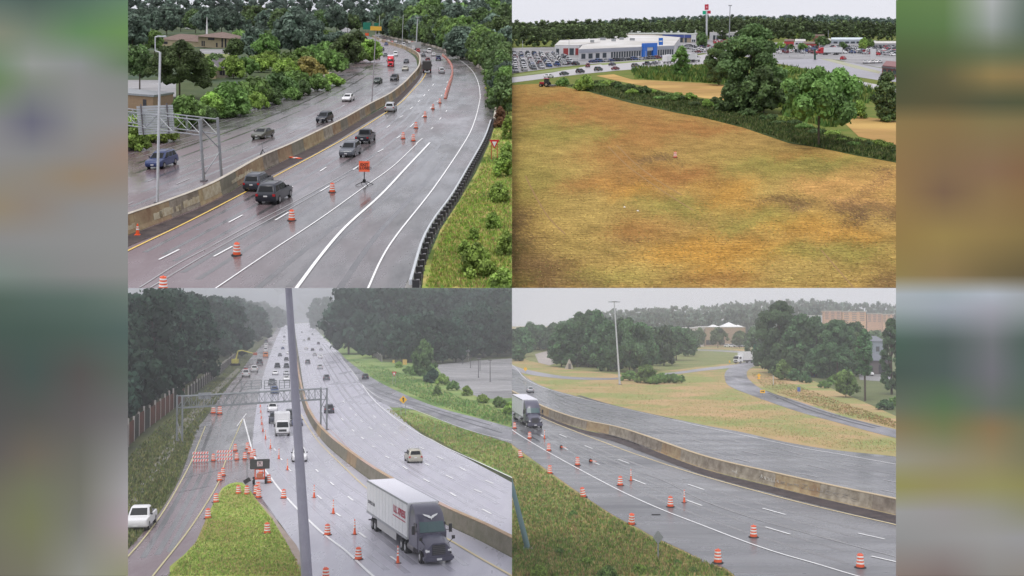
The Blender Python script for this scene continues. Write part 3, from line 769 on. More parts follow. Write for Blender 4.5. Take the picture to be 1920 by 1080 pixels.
def pole(q, x, y, ytop, r0, r1, m, label, name='light_pole', cat='pole', xtop=None, head=None, group=None, base=True, P=None):
    P = P or q.p(x, y); h = q.top_h(P, ytop)
    rt = root(q, name, P, label, cat, group)
    dx = 0 if xtop is None else (xtop - x) * q.mpp(P)
    add('post', B().tube((0, 0, 0), (dx, 0, h), r0, r1, 12, True).mesh('post', smooth=True), m, rt)
    if base: add('base_plate', B().box(-r0 * 2, r0 * 2, -r0 * 2, r0 * 2, 0, .12).mesh('base_plate'), M_DARKST, rt)
    return rt, P, h, q.mpp(P), dx

def truss(b, a, c, w, h, n, r=.06):
    """box truss between two points; w across, h high"""
    a, c = Vector(a), Vector(c); d = (c - a); L = d.length; d.normalize(); s = Vector((-d.y, d.x, 0)).normalized() * w / 2; u = Vector((0, 0, h / 2))
    return a, c, d, L, s, u
def gantry(q, A, Bp, zc, w, h, n, label, posts, m=M_STEEL, r=.07, pr=.12):
    """A, Bp local points at truss mid height; posts = list of (point on ground, dx offsets)"""
    rt = root(q, 'sign_gantry', Vector((posts[0].x, posts[0].y, 0)), label, 'gantry', plumb=False)
    O = Vector((posts[0].x, posts[0].y, 0)); a, c = Vector(A) - O, Vector(Bp) - O
    d = c - a; L = d.length; d.normalize(); s = Vector((-d.y, d.x, 0)).normalized() * w / 2; u = Vector((0, 0, h / 2))
    for i, o_ in enumerate((s + u, s - u, -s + u, -s - u)):
        add('chord', B().tube(a + o_, c + o_, r, n=8).mesh('chord', smooth=True), m, rt)
    for k in range(n + 1):
        p = a + d * L * k / n
        for s_ in (s, -s): add('brace', B().tube(p + s_ + u, p + s_ - u, r * .55, n=6).mesh('brace'), m, rt)
        if k < n:
            p2 = a + d * L * (k + 1) / n
            for s_ in (s, -s):
                uu = u if k % 2 else -u
                add('brace', B().tube(p + s_ + uu, p2 + s_ - uu, r * .5, n=6).mesh('brace'), m, rt)
            add('brace', B().tube(p + s + u, p2 - s + u, r * .45, n=6).mesh('brace'), m, rt)
    for pp in posts:
        g = Vector(pp) - O; g.z = 0; zt = zc + h / 2 + .15
        for s_ in (s * 1.15, -s * 1.15):
            add('post', B().tube(g + s_, g + s_ + Vector((0, 0, zt)), pr, n=10).mesh('post', smooth=True), m, rt)
            add('base_plate', B().box(-pr * 2.2, pr * 2.2, -pr * 2.2, pr * 2.2, 0, .15, Matrix.Translation(g + s_)).mesh('base_plate'), M_DARKST, rt)
        add('cross_brace', B().tube(g + s * 1.15 + Vector((0, 0, .6)), g - s * 1.15 + Vector((0, 0, zt * .45)), pr * .45, n=6).mesh('cross_brace'), m, rt)
        add('cross_brace', B().tube(g - s * 1.15 + Vector((0, 0, zt * .5)), g + s * 1.15 + Vector((0, 0, zt * .85)), pr * .45, n=6).mesh('cross_brace'), m, rt)
    return rt

def facing(q, P):
    """rotation about z that turns -Y (a front) toward the camera"""
    return math.atan2(P.x, P.y) * -1

def sign(q, x, y, ytop, wpx, shape, face, label, posts=2, back=M_STEEL, hpx=None, pm=M_STEEL, turn=0.0, cat='sign', name='road_sign', xs=None):
    """shape: diamond, rect, triangle; face material; stands at (x,y); panel's top at ytop"""
    P = q.p(x, y); h = q.top_h(P, ytop); mp = q.mpp(P); W = wpx * mp; H = (hpx or wpx) * mp
    rt = root(q, name, P, label, cat, rz=facing(q, P) + turn)
    zc = h - H / 2
    if shape == 'diamond': pts = [(0, -H / 2), (W / 2, 0), (0, H / 2), (-W / 2, 0)]
    elif shape == 'triangle': pts = [(0, -H / 2), (W / 2, H / 2), (-W / 2, H / 2)]
    else: pts = [(-W / 2, -H / 2), (W / 2, -H / 2), (W / 2, H / 2), (-W / 2, H / 2)]
    b = B(); b.rings([[(px, -.05, zc + pz) for px, pz in pts], [(px, -.02, zc + pz) for px, pz in pts]])
    add('panel', b.mesh('panel'), face, rt)
    b = B(); b.rings([[(px, -.02, zc + pz) for px, pz in pts], [(px, .01, zc + pz) for px, pz in pts]])
    add('panel_back', b.mesh('panel_back'), back, rt)
    for k in range(posts):
        px = 0 if posts == 1 else (-W * .28, W * .28)[k]
        add('post', B().box(px - .05 * max(1, W * .4), px + .05 * max(1, W * .4), .012, .1, 0, zc + H * (.0 if shape != 'rect' else .3)).mesh('post'), pm, rt)
    return rt, W, H, zc
ORD = ['nearest', 'second nearest', 'third nearest', 'fourth nearest', 'fifth nearest', 'sixth nearest', 'seventh nearest', 'eighth nearest', 'ninth nearest', 'tenth nearest', 'eleventh nearest', 'twelfth nearest', 'thirteenth nearest', 'fourteenth nearest', 'fifteenth nearest', 'sixteenth nearest', 'seventeenth nearest', 'eighteenth nearest', 'nineteenth nearest', 'twentieth nearest']

# ================================================================== SOUTH VIEW (upper left): curving motorway
q = CURQ = TL
M_VERGE = mat('dark_verge', (0.05, 0.075, 0.03), 0.9, 0.2, c2=(0.09, 0.11, 0.045), scale=0.15, c3=(0.06, 0.09, 0.06), scale3=0.02, bump=0.3)
M_BANK = mat('weedy_bank', (0.24, 0.32, 0.07), 0.9, 0.2, c2=(0.44, 0.36, 0.13), scale=0.35, c3=(0.09, 0.13, 0.025), scale3=0.12, bump=0.4)
patch(q, 'ground', [(190, 546), (190, 37), (960, 37), (960, 546)], M_VERGE, 0)
band(q, 'old_carriageway', [(190, 305), (240, 283), (355, 240), (400, 226), (465, 199), (555, 173), (600, 154), (637, 137), (662, 122), (687, 108), (692, 100), (682, 87), (675, 75), (672, 65)],
     [(190, 440), (240, 420), (395, 362), (495, 310), (600, 256), (697, 203), (735, 180), (774, 148), (783, 133), (782, 120), (777, 107), (755, 91), (725, 81), (700, 70)], M_ASPH_L)
band(q, 'new_carriageway', [(190, 462), (240, 441), (394, 380), (495, 320), (600, 268), (690, 217), (735, 190), (775, 152), (789, 132), (790, 120), (785, 107), (765, 93), (730, 82), (700, 68)],
     [(750, 552), (777, 500), (805, 430), (840, 382), (880, 325), (910, 270), (923, 230), (924, 195), (915, 150), (900, 130), (880, 115), (850, 101), (817, 90), (787, 82), (740, 73), (705, 64)], M_ASPH)
patch(q, 'road_corner', [(190, 464), (500, 330), (790, 552), (190, 552)], M_ASPH, .019)
band(q, 'median_shoulder', [(190, 463), (240, 442), (394, 381), (495, 321), (600, 269), (690, 218), (735, 191), (775, 153), (789, 133), (790, 121)],
     [(190, 488), (240, 462), (394, 397), (495, 336), (600, 282), (690, 228), (742, 196), (780, 157), (793, 136), (794, 121)], M_ASPH_D, 0.04)
band(q, 'gutter_strip', [(756, 545), (785, 482), (810, 425), (845, 377), (880, 327)], [(787, 545), (796, 490), (822, 430), (853, 382), (884, 327)], mat('gutter_concrete', (.2, .2, .19), .6, c2=(.28, .27, .26), scale=1.2), 0.05)
patch(q, 'far_road_bend', [(637, 62), (640, 53), (652, 46), (672, 41), (671, 46), (660, 52), (655, 60), (650, 66)], M_LOT, 0.08)
patch(q, 'embankment', [(790, 552), (796, 500), (826, 430), (860, 378), (893, 322), (917, 270), (930, 228), (936, 205), (985, 195), (985, 552)], M_BANK, 0.05)
patch(q, 'church_lot', [(375, 92), (434, 92), (436, 101), (373, 101)], M_LOT, 0.05)
patch(q, 'church_lawn', [(372, 101), (436, 101), (440, 110), (366, 110)], mat('lawn', (.16, .2, .05), .9, c2=(.2, .22, .08), scale=.2), 0.06)
patch(q, 'brown_lot', [(190, 150), (330, 150), (330, 182), (190, 182)], M_LOT, 0.05)
patch(q, 'far_lot', [(470, 44), (600, 44), (600, 52), (470, 52)], M_LOT, 0.05)

paint(q, 'yellow_edge_line', [[(190, 498), (240, 471), (350, 418), (460, 361), (540, 318), (600, 286), (660, 252), (720, 214), (752, 192), (775, 168), (791, 151), (799, 137)]], M_YELLOW, w=.2)
paint(q, 'white_lane_marking', [
    ([(380, 556), (407, 540), (500, 477), (600, 411), (682, 352), (735, 314), (782, 270)], .12),
    ([(545, 556), (557, 540), (600, 482), (647, 427), (712, 368), (760, 317), (806, 268)], .26),
    ([(680, 562), (691, 540), (715, 487), (745, 440), (812, 355), (870, 269), (889, 230), (899, 192), (900, 175), (897, 157), (890, 140), (880, 127), (862, 113), (835, 100)], .15)],
    M_WHITE, dashes=[(298, 488, 336, 469), (429, 418, 455, 404), (538, 357, 549, 350), (600, 322, 612, 314), (655, 287, 666, 280), (725, 240, 732, 235), (749, 221, 756, 217), (769, 205, 774, 201), (784, 192, 787, 188), (794, 181, 797, 177), (803, 171, 805, 168), (811, 161, 813, 158),
        (401, 482, 436, 463), (516, 414, 541, 399), (600, 360, 618, 349), (662, 319, 673, 312), (708, 286, 719, 280), (744, 260, 751, 255), (769, 239, 776, 232), (791, 220, 795, 216), (806, 204, 809, 201), (819, 192, 822, 189), (827, 181, 829, 178), (834, 169, 836, 166), (838, 156, 839, 153),
        (780, 270, 792, 260), (808, 243, 812, 239), (824, 225, 827, 221), (836, 210, 838, 207)], wd=.17)
paint(q, 'old_lane_marking', [[(190, 346), (240, 322), (330, 290), (470, 240), (555, 207), (640, 172), (690, 148)]][:0] + [[(600, 172), (640, 176), (697, 180)], [(610, 143), (650, 144), (697, 145)]], M_WORN,
      dashes=[(331, 346, 355, 336), (240, 384, 250, 379), (371, 303, 385, 297), (419, 307, 440, 299), (276, 341, 290, 336), (490, 281, 502, 276), (542, 251, 553, 246), (630, 222, 638, 218), (648, 165, 654, 162), (684, 196, 689, 192), (712, 171, 715, 167)], wd=.12)
paint(q, 'tyre_track', [[(262, 540), (330, 497), (400, 460), (487, 413), (560, 375), (640, 330), (700, 294)], [(282, 540), (345, 502), (412, 463), (500, 415), (570, 377), (650, 330)],
      [(240, 276), (330, 254), (420, 228), (500, 204), (570, 182)], [(240, 290), (340, 262), (430, 234), (520, 206)], [(255, 297), (350, 268), (440, 240)]], M_TRACK, z=.045, w=.13)

M_SHOULD = M_CONC_B
M_PATH = mat('darker_wheel_path', (.06, .058, .06), .16, .6, c2=(.1, .092, .094), scale=.4)
wheel_paths(q, 'wheel_path', [(240, 471), (460, 361), (600, 286), (720, 214), (791, 151)], [(407, 540), (600, 411), (735, 314), (812, 240), (842, 160)], (.12, .27, .42, .6, .78), M_PATH, .45, .024)
wheel_paths(q, 'wheel_path', [(407, 545), (600, 415), (735, 318), (800, 260)], [(691, 545), (745, 440), (812, 355), (870, 269)], (.25, .45, .8), M_PATH, .5, .024)
wheel_paths(q, 'wheel_path', [(240, 290), (400, 238), (555, 182), (690, 112)], [(240, 405), (495, 296), (697, 196), (770, 140)], (.2, .35, .55, .7, .87), M_PATH, .5, .024)
median, mpath = wall_run(q, 'median_barrier', [(190, 462), (240, 440), (320, 410), (394, 379), (440, 353), (495, 319), (550, 293), (600, 267), (650, 240), (697, 211), (735, 189), (760, 168), (775, 151), (786, 137), (790, 122), (787, 108), (775, 99), (755, 90), (725, 81), (700, 70)],
    [(0.0, 0), (.12, .35), (.22, 1.45), (.22, 1.5), (.62, 1.5), (.62, 1.45), (.72, .35), (.85, 0)], 6.0, M_CONC_B, 'long stained concrete median barrier curving between the two carriageways in the south view', 'barrier', 'barrier_segment', mats=[M_CONC_B, M_CONC_B, M_CONC, M_CONC_B, M_CONC_G])
cap_path = resample(mpath, 0.5)
b = B(); O = mpath[0]
for i in range(0, len(cap_path) - 4, 4):
    a_, c_ = cap_path[i] - O, cap_path[i + 4] - O; d = (c_ - a_).normalized(); nr = Vector((-d.y, d.x, 0))
    b.add([a_ + nr * .2 + Vector((0, 0, 1.5)), a_ + nr * .64 + Vector((0, 0, 1.5)), c_ + nr * .64 + Vector((0, 0, 1.5)), c_ + nr * .2 + Vector((0, 0, 1.5)),
           a_ + nr * .2 + Vector((0, 0, 1.56)), a_ + nr * .64 + Vector((0, 0, 1.56)), c_ + nr * .64 + Vector((0, 0, 1.56)), c_ + nr * .2 + Vector((0, 0, 1.56))], [(4, 5, 6, 7), (0, 1, 5, 4), (2, 3, 7, 6)])
add('coping', mesh_from(b.v, b.f, 'coping'), M_CONC_W, median)
# whitewashed panels and scribbles on the barrier face
def face_mark(path, s0, s1, z0, z1, m, rt, name, off=.02, n=6):
    O = path[0]; b = B(); pp = resample(path, 0.5)
    for k in range(n):
        i0 = min(len(pp) - 2, int((s0 + (s1 - s0) * k / n) * 2)); i1 = min(len(pp) - 1, max(i0 + 1, int((s0 + (s1 - s0) * (k + 1) / n) * 2)))
        a_, c_ = pp[i0] - O, pp[i1] - O; d = (c_ - a_).normalized(); nr = Vector((-d.y, d.x, 0))
        fo = lambda z: .12 + (z - .35) / 1.1 * .10
        zz = z1 - random.uniform(0, (z1 - z0) * .35) if name != 'whitewash_panel' else z1
        q4 = [a_ + nr * (fo(z0) - off) + Vector((0, 0, z0)), c_ + nr * (fo(z0) - off) + Vector((0, 0, z0)), c_ + nr * (fo(zz) - off) + Vector((0, 0, zz)), a_ + nr * (fo(zz) - off) + Vector((0, 0, zz))]
        b.add(q4 + [v + nr * .03 for v in q4], [(0, 1, 2, 3), (0, 4, 5, 1), (2, 6, 7, 3)])
    add(name, mesh_from(b.v, b.f, name), m, rt)
def arc_at(path, q, x):   # distance along a path where its image column is x
    s = 0
    for a_, c_ in zip(path, path[1:]):
        def col(P): return 960 + F * P.x / q.depth(P)
        if (col(a_) - x) * (col(c_) - x) <= 0: return s
        s += (c_ - a_).length
    return s
M_WASH = mat('cream_whitewash', (.6, .55, .4), .7, c2=(.42, .33, .2), scale=2.2)
for x0, x1, z0, z1, nm, n in ((246, 262, .3, .75, 'paint_scribble', 3), (300, 334, .35, 1.05, 'paint_patch', 8), (340, 350, .35, .9, 'paint_patch', 3), (357, 386, .4, 1.1, 'paint_patch', 7), (394, 419, .35, 1.42, 'whitewash_panel', 3), (442, 482, .5, .95, 'paint_scribble', 12)):
    s0, s1 = arc_at(mpath, q, x0), arc_at(mpath, q, x1); face_mark(mpath, s0, s1, z0, z1, M_WASH, median, nm, n=n)

# parapet along the outside of the far carriageway
M_PAR = mat('grey_parapet', (.3, .29, .26), .7, c2=(.2, .2, .17), scale=.8, rnd=.1)
wall_run(q, 'parapet_wall', [(190, 303), (240, 283), (265, 272), (355, 240), (400, 225), (465, 198), (510, 184), (555, 172)], [(.0, 0), (.0, .8), (.3, .8), (.3, 0)], 6, M_PAR, 'low grey parapet with weeds behind it, outside the far carriageway', 'wall', 'wall_segment')
wall_run(q, 'parapet_wall', [(555, 172), (580, 162), (600, 153), (637, 137)], [(.0, 0), (.0, 1.2), (.35, 1.2), (.35, 0)], 8, M_CONC_W, 'short clean pale concrete parapet where the bridge begins', 'wall', 'wall_segment')
wall_run(q, 'parapet_wall', [(637, 137), (662, 122), (687, 107), (692, 100), (688, 93), (682, 87), (675, 75), (673, 66)], [(.0, 0), (.0, .9), (.3, .9), (.3, 0)], 10, mat('dull_parapet', (.2, .2, .16), .8), 'dull mossy parapet on the inside of the far bend', 'wall', 'wall_segment')

# guardrail on the right
grail = [(777, 548), (792, 490), (801, 462), (820, 426), (850, 383), (880, 329), (910, 272), (924, 231)]
gp = [q.p(x, y) for x, y in cmr(grail, 8)]; O = gp[0]
rt = bpy.data.objects.new('guardrail', None); COL.objects.link(rt); rt.matrix_basis = q.M @ Matrix.Translation(O); props(rt, 'steel guardrail with dark blocked posts between the ramp and the weedy bank', 'guardrail')
posts_ = resample(gp, 1.9); pm_ = B().box(-.1, .1, -.12, .12, 0, .86).mesh('post'); pm_.materials.append(M_DARKST)
bm_ = B().box(-.12, .34, -.14, .14, .34, .82).mesh('spacer_block'); bm_.materials.append(mat('dark_timber_block', (.035, .033, .035), .8))
for i, p in enumerate(posts_):
    j = min(i + 1, len(posts_) - 1); d = (posts_[j] - posts_[j - 1]).normalized() if j else Vector((0, 1, 0)); T = Matrix.Translation(p - O) @ Matrix.Rotation(math.atan2(-d.x, d.y), 4, 'Z')
    add('post', pm_, None, rt, T @ Matrix.Translation((.25, 0, 0))); add('spacer_block', bm_, None, rt, T)
    if i + 1 < len(posts_) and i % 2 == 0 and i + 2 < len(posts_):
        Ld = (posts_[i + 2] - p).length
        d2 = (posts_[i + 2] - p).normalized(); T2 = Matrix.Translation(p - O) @ Matrix.Rotation(math.atan2(-d2.x, d2.y), 4, 'Z')
        b = B(); pr = [(-.30, .5), (-.36, .56), (-.28, .66), (-.36, .78), (-.30, .86), (-.14, .86), (-.12, .66), (-.14, .5)]
        b.rings([[(x, yy, z) for x, z in pr] for yy in (0, Ld - .02)]); add('rail', b.mesh('rail'), M_STEEL_W, rt, T2)
wall_run(q, 'bridge_parapet', [(925, 232), (928, 205), (926, 180), (916, 150), (900, 130), (880, 115), (850, 101), (817, 90), (787, 82), (740, 73), (710, 65)], [(0, 0), (0, .95), (-.35, .95), (-.35, 0)], 6, M_CONC_G, 'curving outer parapet of the bridge beside the trees on the bend', 'wall', 'wall_segment', mats=[M_CONC_W, M_CONC_W, M_CONC_W, M_CONC, M_CONC_G])

# gantry reaching over the far carriageway
pn, pf = q.p(391, 343), q.p(407, 333); zt = q.top_h(pn, 226)
pm = (pn + pf) / 2; h_tr = 1.6; zc = zt - .9
a1 = q.p(400, 243, zc); a2 = q.p(196, 214, zc); a1 = Vector((pm.x, pm.y, zc))
gy = gantry(q, a1, a2 + (a2 - a1) * .15, zc, 1.9, h_tr, 9, 'grey box truss gantry standing on the median with its arm over the far carriageway', [pm], pr=.15)
# back of the sign hung on it
P = q.p(262, 240, 5.2); Pe = q.p(329, 240, 5.2)
rt = bpy.data.objects.new('hanging_sign', None); COL.objects.link(rt); c0 = q.p(295, 226, zc); rt.matrix_basis = q.M @ Matrix.Translation(c0) @ Matrix.Rotation(facing(q, c0) + .15, 4, 'Z')
props(rt, 'back of a large grey sign with horizontal ribs, fixed behind the gantry truss', 'sign')
mp = q.mpp(c0); Wd = 66 * mp; Hh = 54 * mp; N_ = 12
for k in range(N_):
    z0 = -Hh / 2 + Hh * k / N_
    add('panel_strip', B().box(-Wd / 2, Wd / 2, 1.0, 1.06, z0 + .015, z0 + Hh / N_ - .03).mesh('panel_strip'), mat('aluminium_sheet', (.5, .53, .55), .45, metal=.2, rnd=.08), rt)
for s in (-.38, .33): add('mounting_rail', B().box(s * Wd - .07, s * Wd + .07, .84, .98, -Hh / 2, Hh / 2 + .2).mesh('mounting_rail'), M_DARKST, rt)

# light poles
rt, P, h, mp, dx = pole(q, 295, 381, 97, .13, .1, M_STEEL_W, 'tall pale light pole with a hooked arm, standing on the median left of the gantry', xtop=300)
add('arm', B().tube((dx, 0, h), (dx - .45, 0, h + .1), .05).tube((dx - .45, 0, h + .1), (dx - .45, 0, h + 1.35), .05).tube((dx - .45, 0, h + 1.35), (dx + .5, 0, h + 1.5), .05).mesh('arm'), M_STEEL_W, rt)
add('lamp_head', B().box(dx - .25, dx + .55, -.2, .2, h + 1.38, h + 1.5).mesh('lamp_head', bevel=.03), M_STEEL_W, rt)
rt, P, h, mp, dx = pole(q, 697, 193, 52, .12, .08, mat('mauve_grey_pole', (.36, .33, .35), .5), 'thin mauve grey pole on the median with an amber sign on top', xtop=705)
add('sign_panel', B().box(dx - 1.1, dx + 1.1, -.25, -.18, h - .5, h + .3).mesh('sign_panel'), mat('amber_panel', (.72, .42, .05), .5), rt)
for x, yb, yt, xt, r, lb in ((780, 93, 34, 783, .25, 'thick white mast with a camera ring rising from the far median'), (754, 84, 28, 756, .14, 'thin mast left of the thick white mast on the far median'), (710, 72, 28, 712, .14, 'thin greenish mast beside the far green signs'), (801, 84, 66, 801, .12, 'short dark post among the trees right of the thick mast')):
    rt, P, h, mp, dx = pole(q, x, yb, yt, r * 1.3, r, M_STEEL_W, lb, xtop=xt)
    if r > .2: add('camera_ring', B().lathe([(.9, 0), (1.0, .3), (.9, .5)], 12, (dx, 0, h)).mesh('camera_ring'), M_STEEL, rt)
rt, P, h, mp, dx = pole(q, 492, 294, 265, .03, .03, M_STEEL, 'slender aluminium pole held by a small black tripod on the median', name='tripod_pole', base=False)
for a_ in (0.3, 2.4, 4.5): add('leg', B().tube((0, 0, .9), (.5 * math.cos(a_), .5 * math.sin(a_), .2), .04).mesh('leg'), M_DKPL, rt)
# signs at the far bend
for x, w_, hh, lb in ((688, 15, 13, 'larger far green sign over the bend'), (706, 9, 12, 'smaller far green sign over the bend')):
    sign(q, x, 68, 42 if w_ > 12 else 43, w_, 'rect', mat('green_sign', (.01, .2, .13), .5), lb, posts=1, hpx=hh)
sign(q, 688, 73, 62, 7, 'rect', M_ORANGE, 'small red roadworks sign at the far bend under the green signs', posts=1, hpx=5)

# EXIT CLOSED sign on its spring stand
rt, W, H, zc = sign(q, 683, 347, 302, 20, 'rect', mat('fluorescent_orange_panel', (1.0, .17, .07), .5, emit=None), 'orange EXIT CLOSED sign on a black spring stand at the closed lane', posts=0, back=M_BLACK, hpx=20)
add('lettering', text_mesh('EXIT\nCLOSED', H * .36, mat('sign_black', (.05, .01, .01), .6), .012), None, rt, Matrix.Translation((0, -.06, zc)) @ Matrix.Rotation(math.pi / 2, 4, 'X'))
add('mast', B().box(-.05, .05, .02, .1, .25, zc - H * .4).mesh('mast'), M_DKPL, rt)
add('spring_base', B().box(-.16, .16, -.12, .2, .25, .6).mesh('spring_base', bevel=.03), M_BLACK, rt)
for a_ in (.2, 1.9, 3.6, 5.1): add('leg', B().tube((0, .04, .45), (1.0 * math.cos(a_), .04 + 1.0 * math.sin(a_), .03), .035).mesh('leg'), M_BLACK, rt)
# yield sign
rt, W, H, zc = sign(q, 927, 300, 262, 19, 'triangle', mat('sign_red', (.62, .02, .03), .4), 'red and white yield sign on two orange posts on the weedy bank', posts=2, hpx=17, pm=mat('orange_post', (.5, .12, .05), .6))
b = B(); b.rings([[(0, -.075, zc - H * .26), (W * .24, -.075, zc + H * .3), (-W * .24, -.075, zc + H * .3)], [(0, -.05, zc - H * .26), (W * .24, -.05, zc + H * .3), (-W * .24, -.05, zc + H * .3)]]); add('white_triangle', b.mesh('white_triangle'), M_WHITE, rt)
P = q.p(554, 297); o = root(q, 'flattened_cone', P, 'flattened orange cone lying on the dark median shoulder', 'cone', rz=-.6)
add('flat_sheet', B().box(-.9, .9, -.3, .3, .02, .12).mesh('flat_sheet', bevel=.03), M_ORANGE, o); add('reflective_band', B().box(-.2, .2, -.31, .31, .03, .13).mesh('reflective_band'), M_REFL, o)
tube(q, 258, 441, 'small orange cone standing alone beside the median barrier', None, kind='cone', sc=1.25)

# barrels of the south view
for i, (x, y) in enumerate([(444, 479), (547, 414), (623, 361)]):
    barrel(q, x, y, ['orange and white barrel on the wet lane nearest the bottom of the south view', 'orange and white barrel just in front of the two dark cars', 'orange and white barrel left of the EXIT CLOSED sign'][i])
barrel(q, 306, 545, 'orange barrel whose top just shows at the lower edge of the south view')
for i, (x, y) in enumerate([(775, 265), (756, 261), (780, 241), (797, 220), (812, 205), (825, 194)]):
    barrel(q, x, y, 'orange and white barrel, %s of the taper that begins behind the pickup' % ORD[i])
dense = cmr([(835, 185), (840, 168), (845, 154), (848, 142), (848, 130), (844, 120), (838, 112), (830, 105)], 4)
for i, p in enumerate(resample(dense, 2.6)):
    barrel(q, p.x, p.y, 'orange and white barrel packed in the dense curved row along the closed lane', 'barrels packed nose to tail round the bend', sc=1.05)

# vehicles: far carriageway, coming toward the camera
car(q, 'suv', 'navy', 304, 312, 270, 324, 'dark blue suv behind the tall light pole on the far carriageway', sc=1.05)
car(q, 'sedan', 'olive', 493, 258, 450, 272, 'olive grey sedan on the far carriageway right of the gantry', sc=1.0)
car(q, 'suv', 'black', 609, 228, 565, 244, 'black suv beside the median on the far carriageway', sc=.95)
car(q, 'sedan', 'white', 653, 189, 620, 202, 'white sedan alone in the middle of the far carriageway')
car(q, 'sedan', 'green', 708, 156, 690, 164, 'dark green sedan with its headlights reflected, ahead of the red truck', sc=1.05)
car(q, 'suv', 'black', 740, 151, 722, 160, 'black suv with headlights on beside the red truck', sc=1.0)
car(q, 'sedan', 'beige', 760, 132, 746, 142, 'pale beige sedan near the median wall behind the black suv')
car(q, 'sedan', 'dark_grey', 762, 118, 752, 127, 'dark grey sedan near the median wall, one place farther than the beige one')
semi(q, 733, 124, 727, 143, 'red semi truck with a grey trailer coming round the bend', 'bright_red', trc=mat('grey_trailer', (.3, .32, .3), .5), sc=.85, L=15)
car(q, 'van', 'white', 742, 105, 736, 112, 'white van behind the red truck', sc=.9)
car(q, 'sedan', 'green', 723, 106, 719, 113, 'green car just left of the red trailer', simple=True)
car(q, 'suv', 'maroon', 708, 111, 704, 120, 'maroon suv half hidden by the mauve pole')
car(q, 'suv', 'black', 717, 95, 714, 103, 'black suv high on the far carriageway')
car(q, 'suv', 'navy', 724, 85, 720, 92, 'navy suv at the crest of the far carriageway beside the median')
car(q, 'sedan', 'beige', 697, 78, 694, 84, 'pale car at the crest of the far bend')
car(q, 'sedan', 'dark_grey', 706, 101, 703, 109, 'grey car left of the maroon suv behind the pole', simple=True)
# near carriageway, going away
car(q, 'suv', 'dark_grey', 486, 353, 560, 314, 'dark grey suv with glowing tail lights beside the yellow line', sc=.97)
car(q, 'suv', 'black', 516, 375, 590, 334, 'black boxy suv right behind the first barrels', sc=1.08)
car(q, 'suv', 'grey', 657, 291, 700, 264, 'grey suv being towed backwards behind the black pickup', sc=1.02, flip=True)
car(q, 'pickup', 'black', 686, 266, 726, 238, 'black pickup towing the grey suv', sc=.98)
car(q, 'suv', 'silver', 733, 208, 760, 186, 'silver suv alone in the lane beside the yellow line', sc=.95)
box_truck(q, 801, 136, 806, 118, 'dark dump truck seen from behind, trailing spray by the median', sc=1.1, cabc='dark_grey', boxc=mat('dump_box', (.06, .058, .055), .6), L=7.5, H=3.2, name='dump_truck')
for c_, k_, x, y, lb in (('navy', 'pickup', 822, 113, 'navy pickup beside the dense row of barrels'), ('silver', 'suv', 828, 137, 'pale silver suv below the navy pickup in the closed-off lane'), ('maroon', 'suv', 802, 116, 'maroon suv just beyond the dump truck'),
        ('silver', 'sedan', 797, 98, 'silver sedan in the queue beyond the maroon suv'), ('white', 'sedan', 813, 105, 'white sedan in the queue left of the navy pickup'), ('white', 'van', 805, 99, 'white van in the queue beyond the dump truck'),
        ('red', 'suv', 784, 98, 'red suv tucked against the median in the queue'), ('white', 'suv', 775, 93, 'white suv in the queue below the thick mast'), ('grey', 'sedan', 794, 106, 'grey sedan in the queue behind the red suv'),
        ('white', 'van', 757, 87, 'white van in the queue left of the thick mast'), ('white', 'sedan', 742, 80, 'white sedan leading the far queue')):
    car(q, k_, c_, x, y, x - 6, y - 8, lb, simple=(y < 100), sc=.95)
rt = root(q, 'message_trailer', q.p(780, 93), 'square grey roadworks trailer under the thick white mast', 'trailer', plumb=False)
add('cabinet', B().box(-2.6, 2.6, -.8, .8, .7, 3.6).mesh('cabinet', bevel=.05), mat('cabinet_grey', (.42, .42, .41), .5), rt); add('chassis', B().box(-2.2, 2.2, -.6, .6, .45, .7).mesh('chassis'), M_DKPL, rt); wheelset(rt, [(-1.5, 0), (1.5, 0)], r=.4, w=.3)
for i, x in enumerate((714, 721, 728, 735, 768, 773)):
    sign(q, x, 78 + i * 1.1 + (3 if x > 760 else 0), 73 + i * 1.1 + (0 if x < 760 else -1), 5, 'rect', mat('pale_red_board', (.7, .3, .28), .6) if i % 2 else M_REFL, 'red and white striped closure board at the far bend', posts=1, hpx=4, cat='board', name='closure_board')
    bpy.context.scene.objects  # keep order
for o in [o for o in COL.objects if o.name.startswith('closure_board')]: o['group'] = 'closure boards at the far bend'

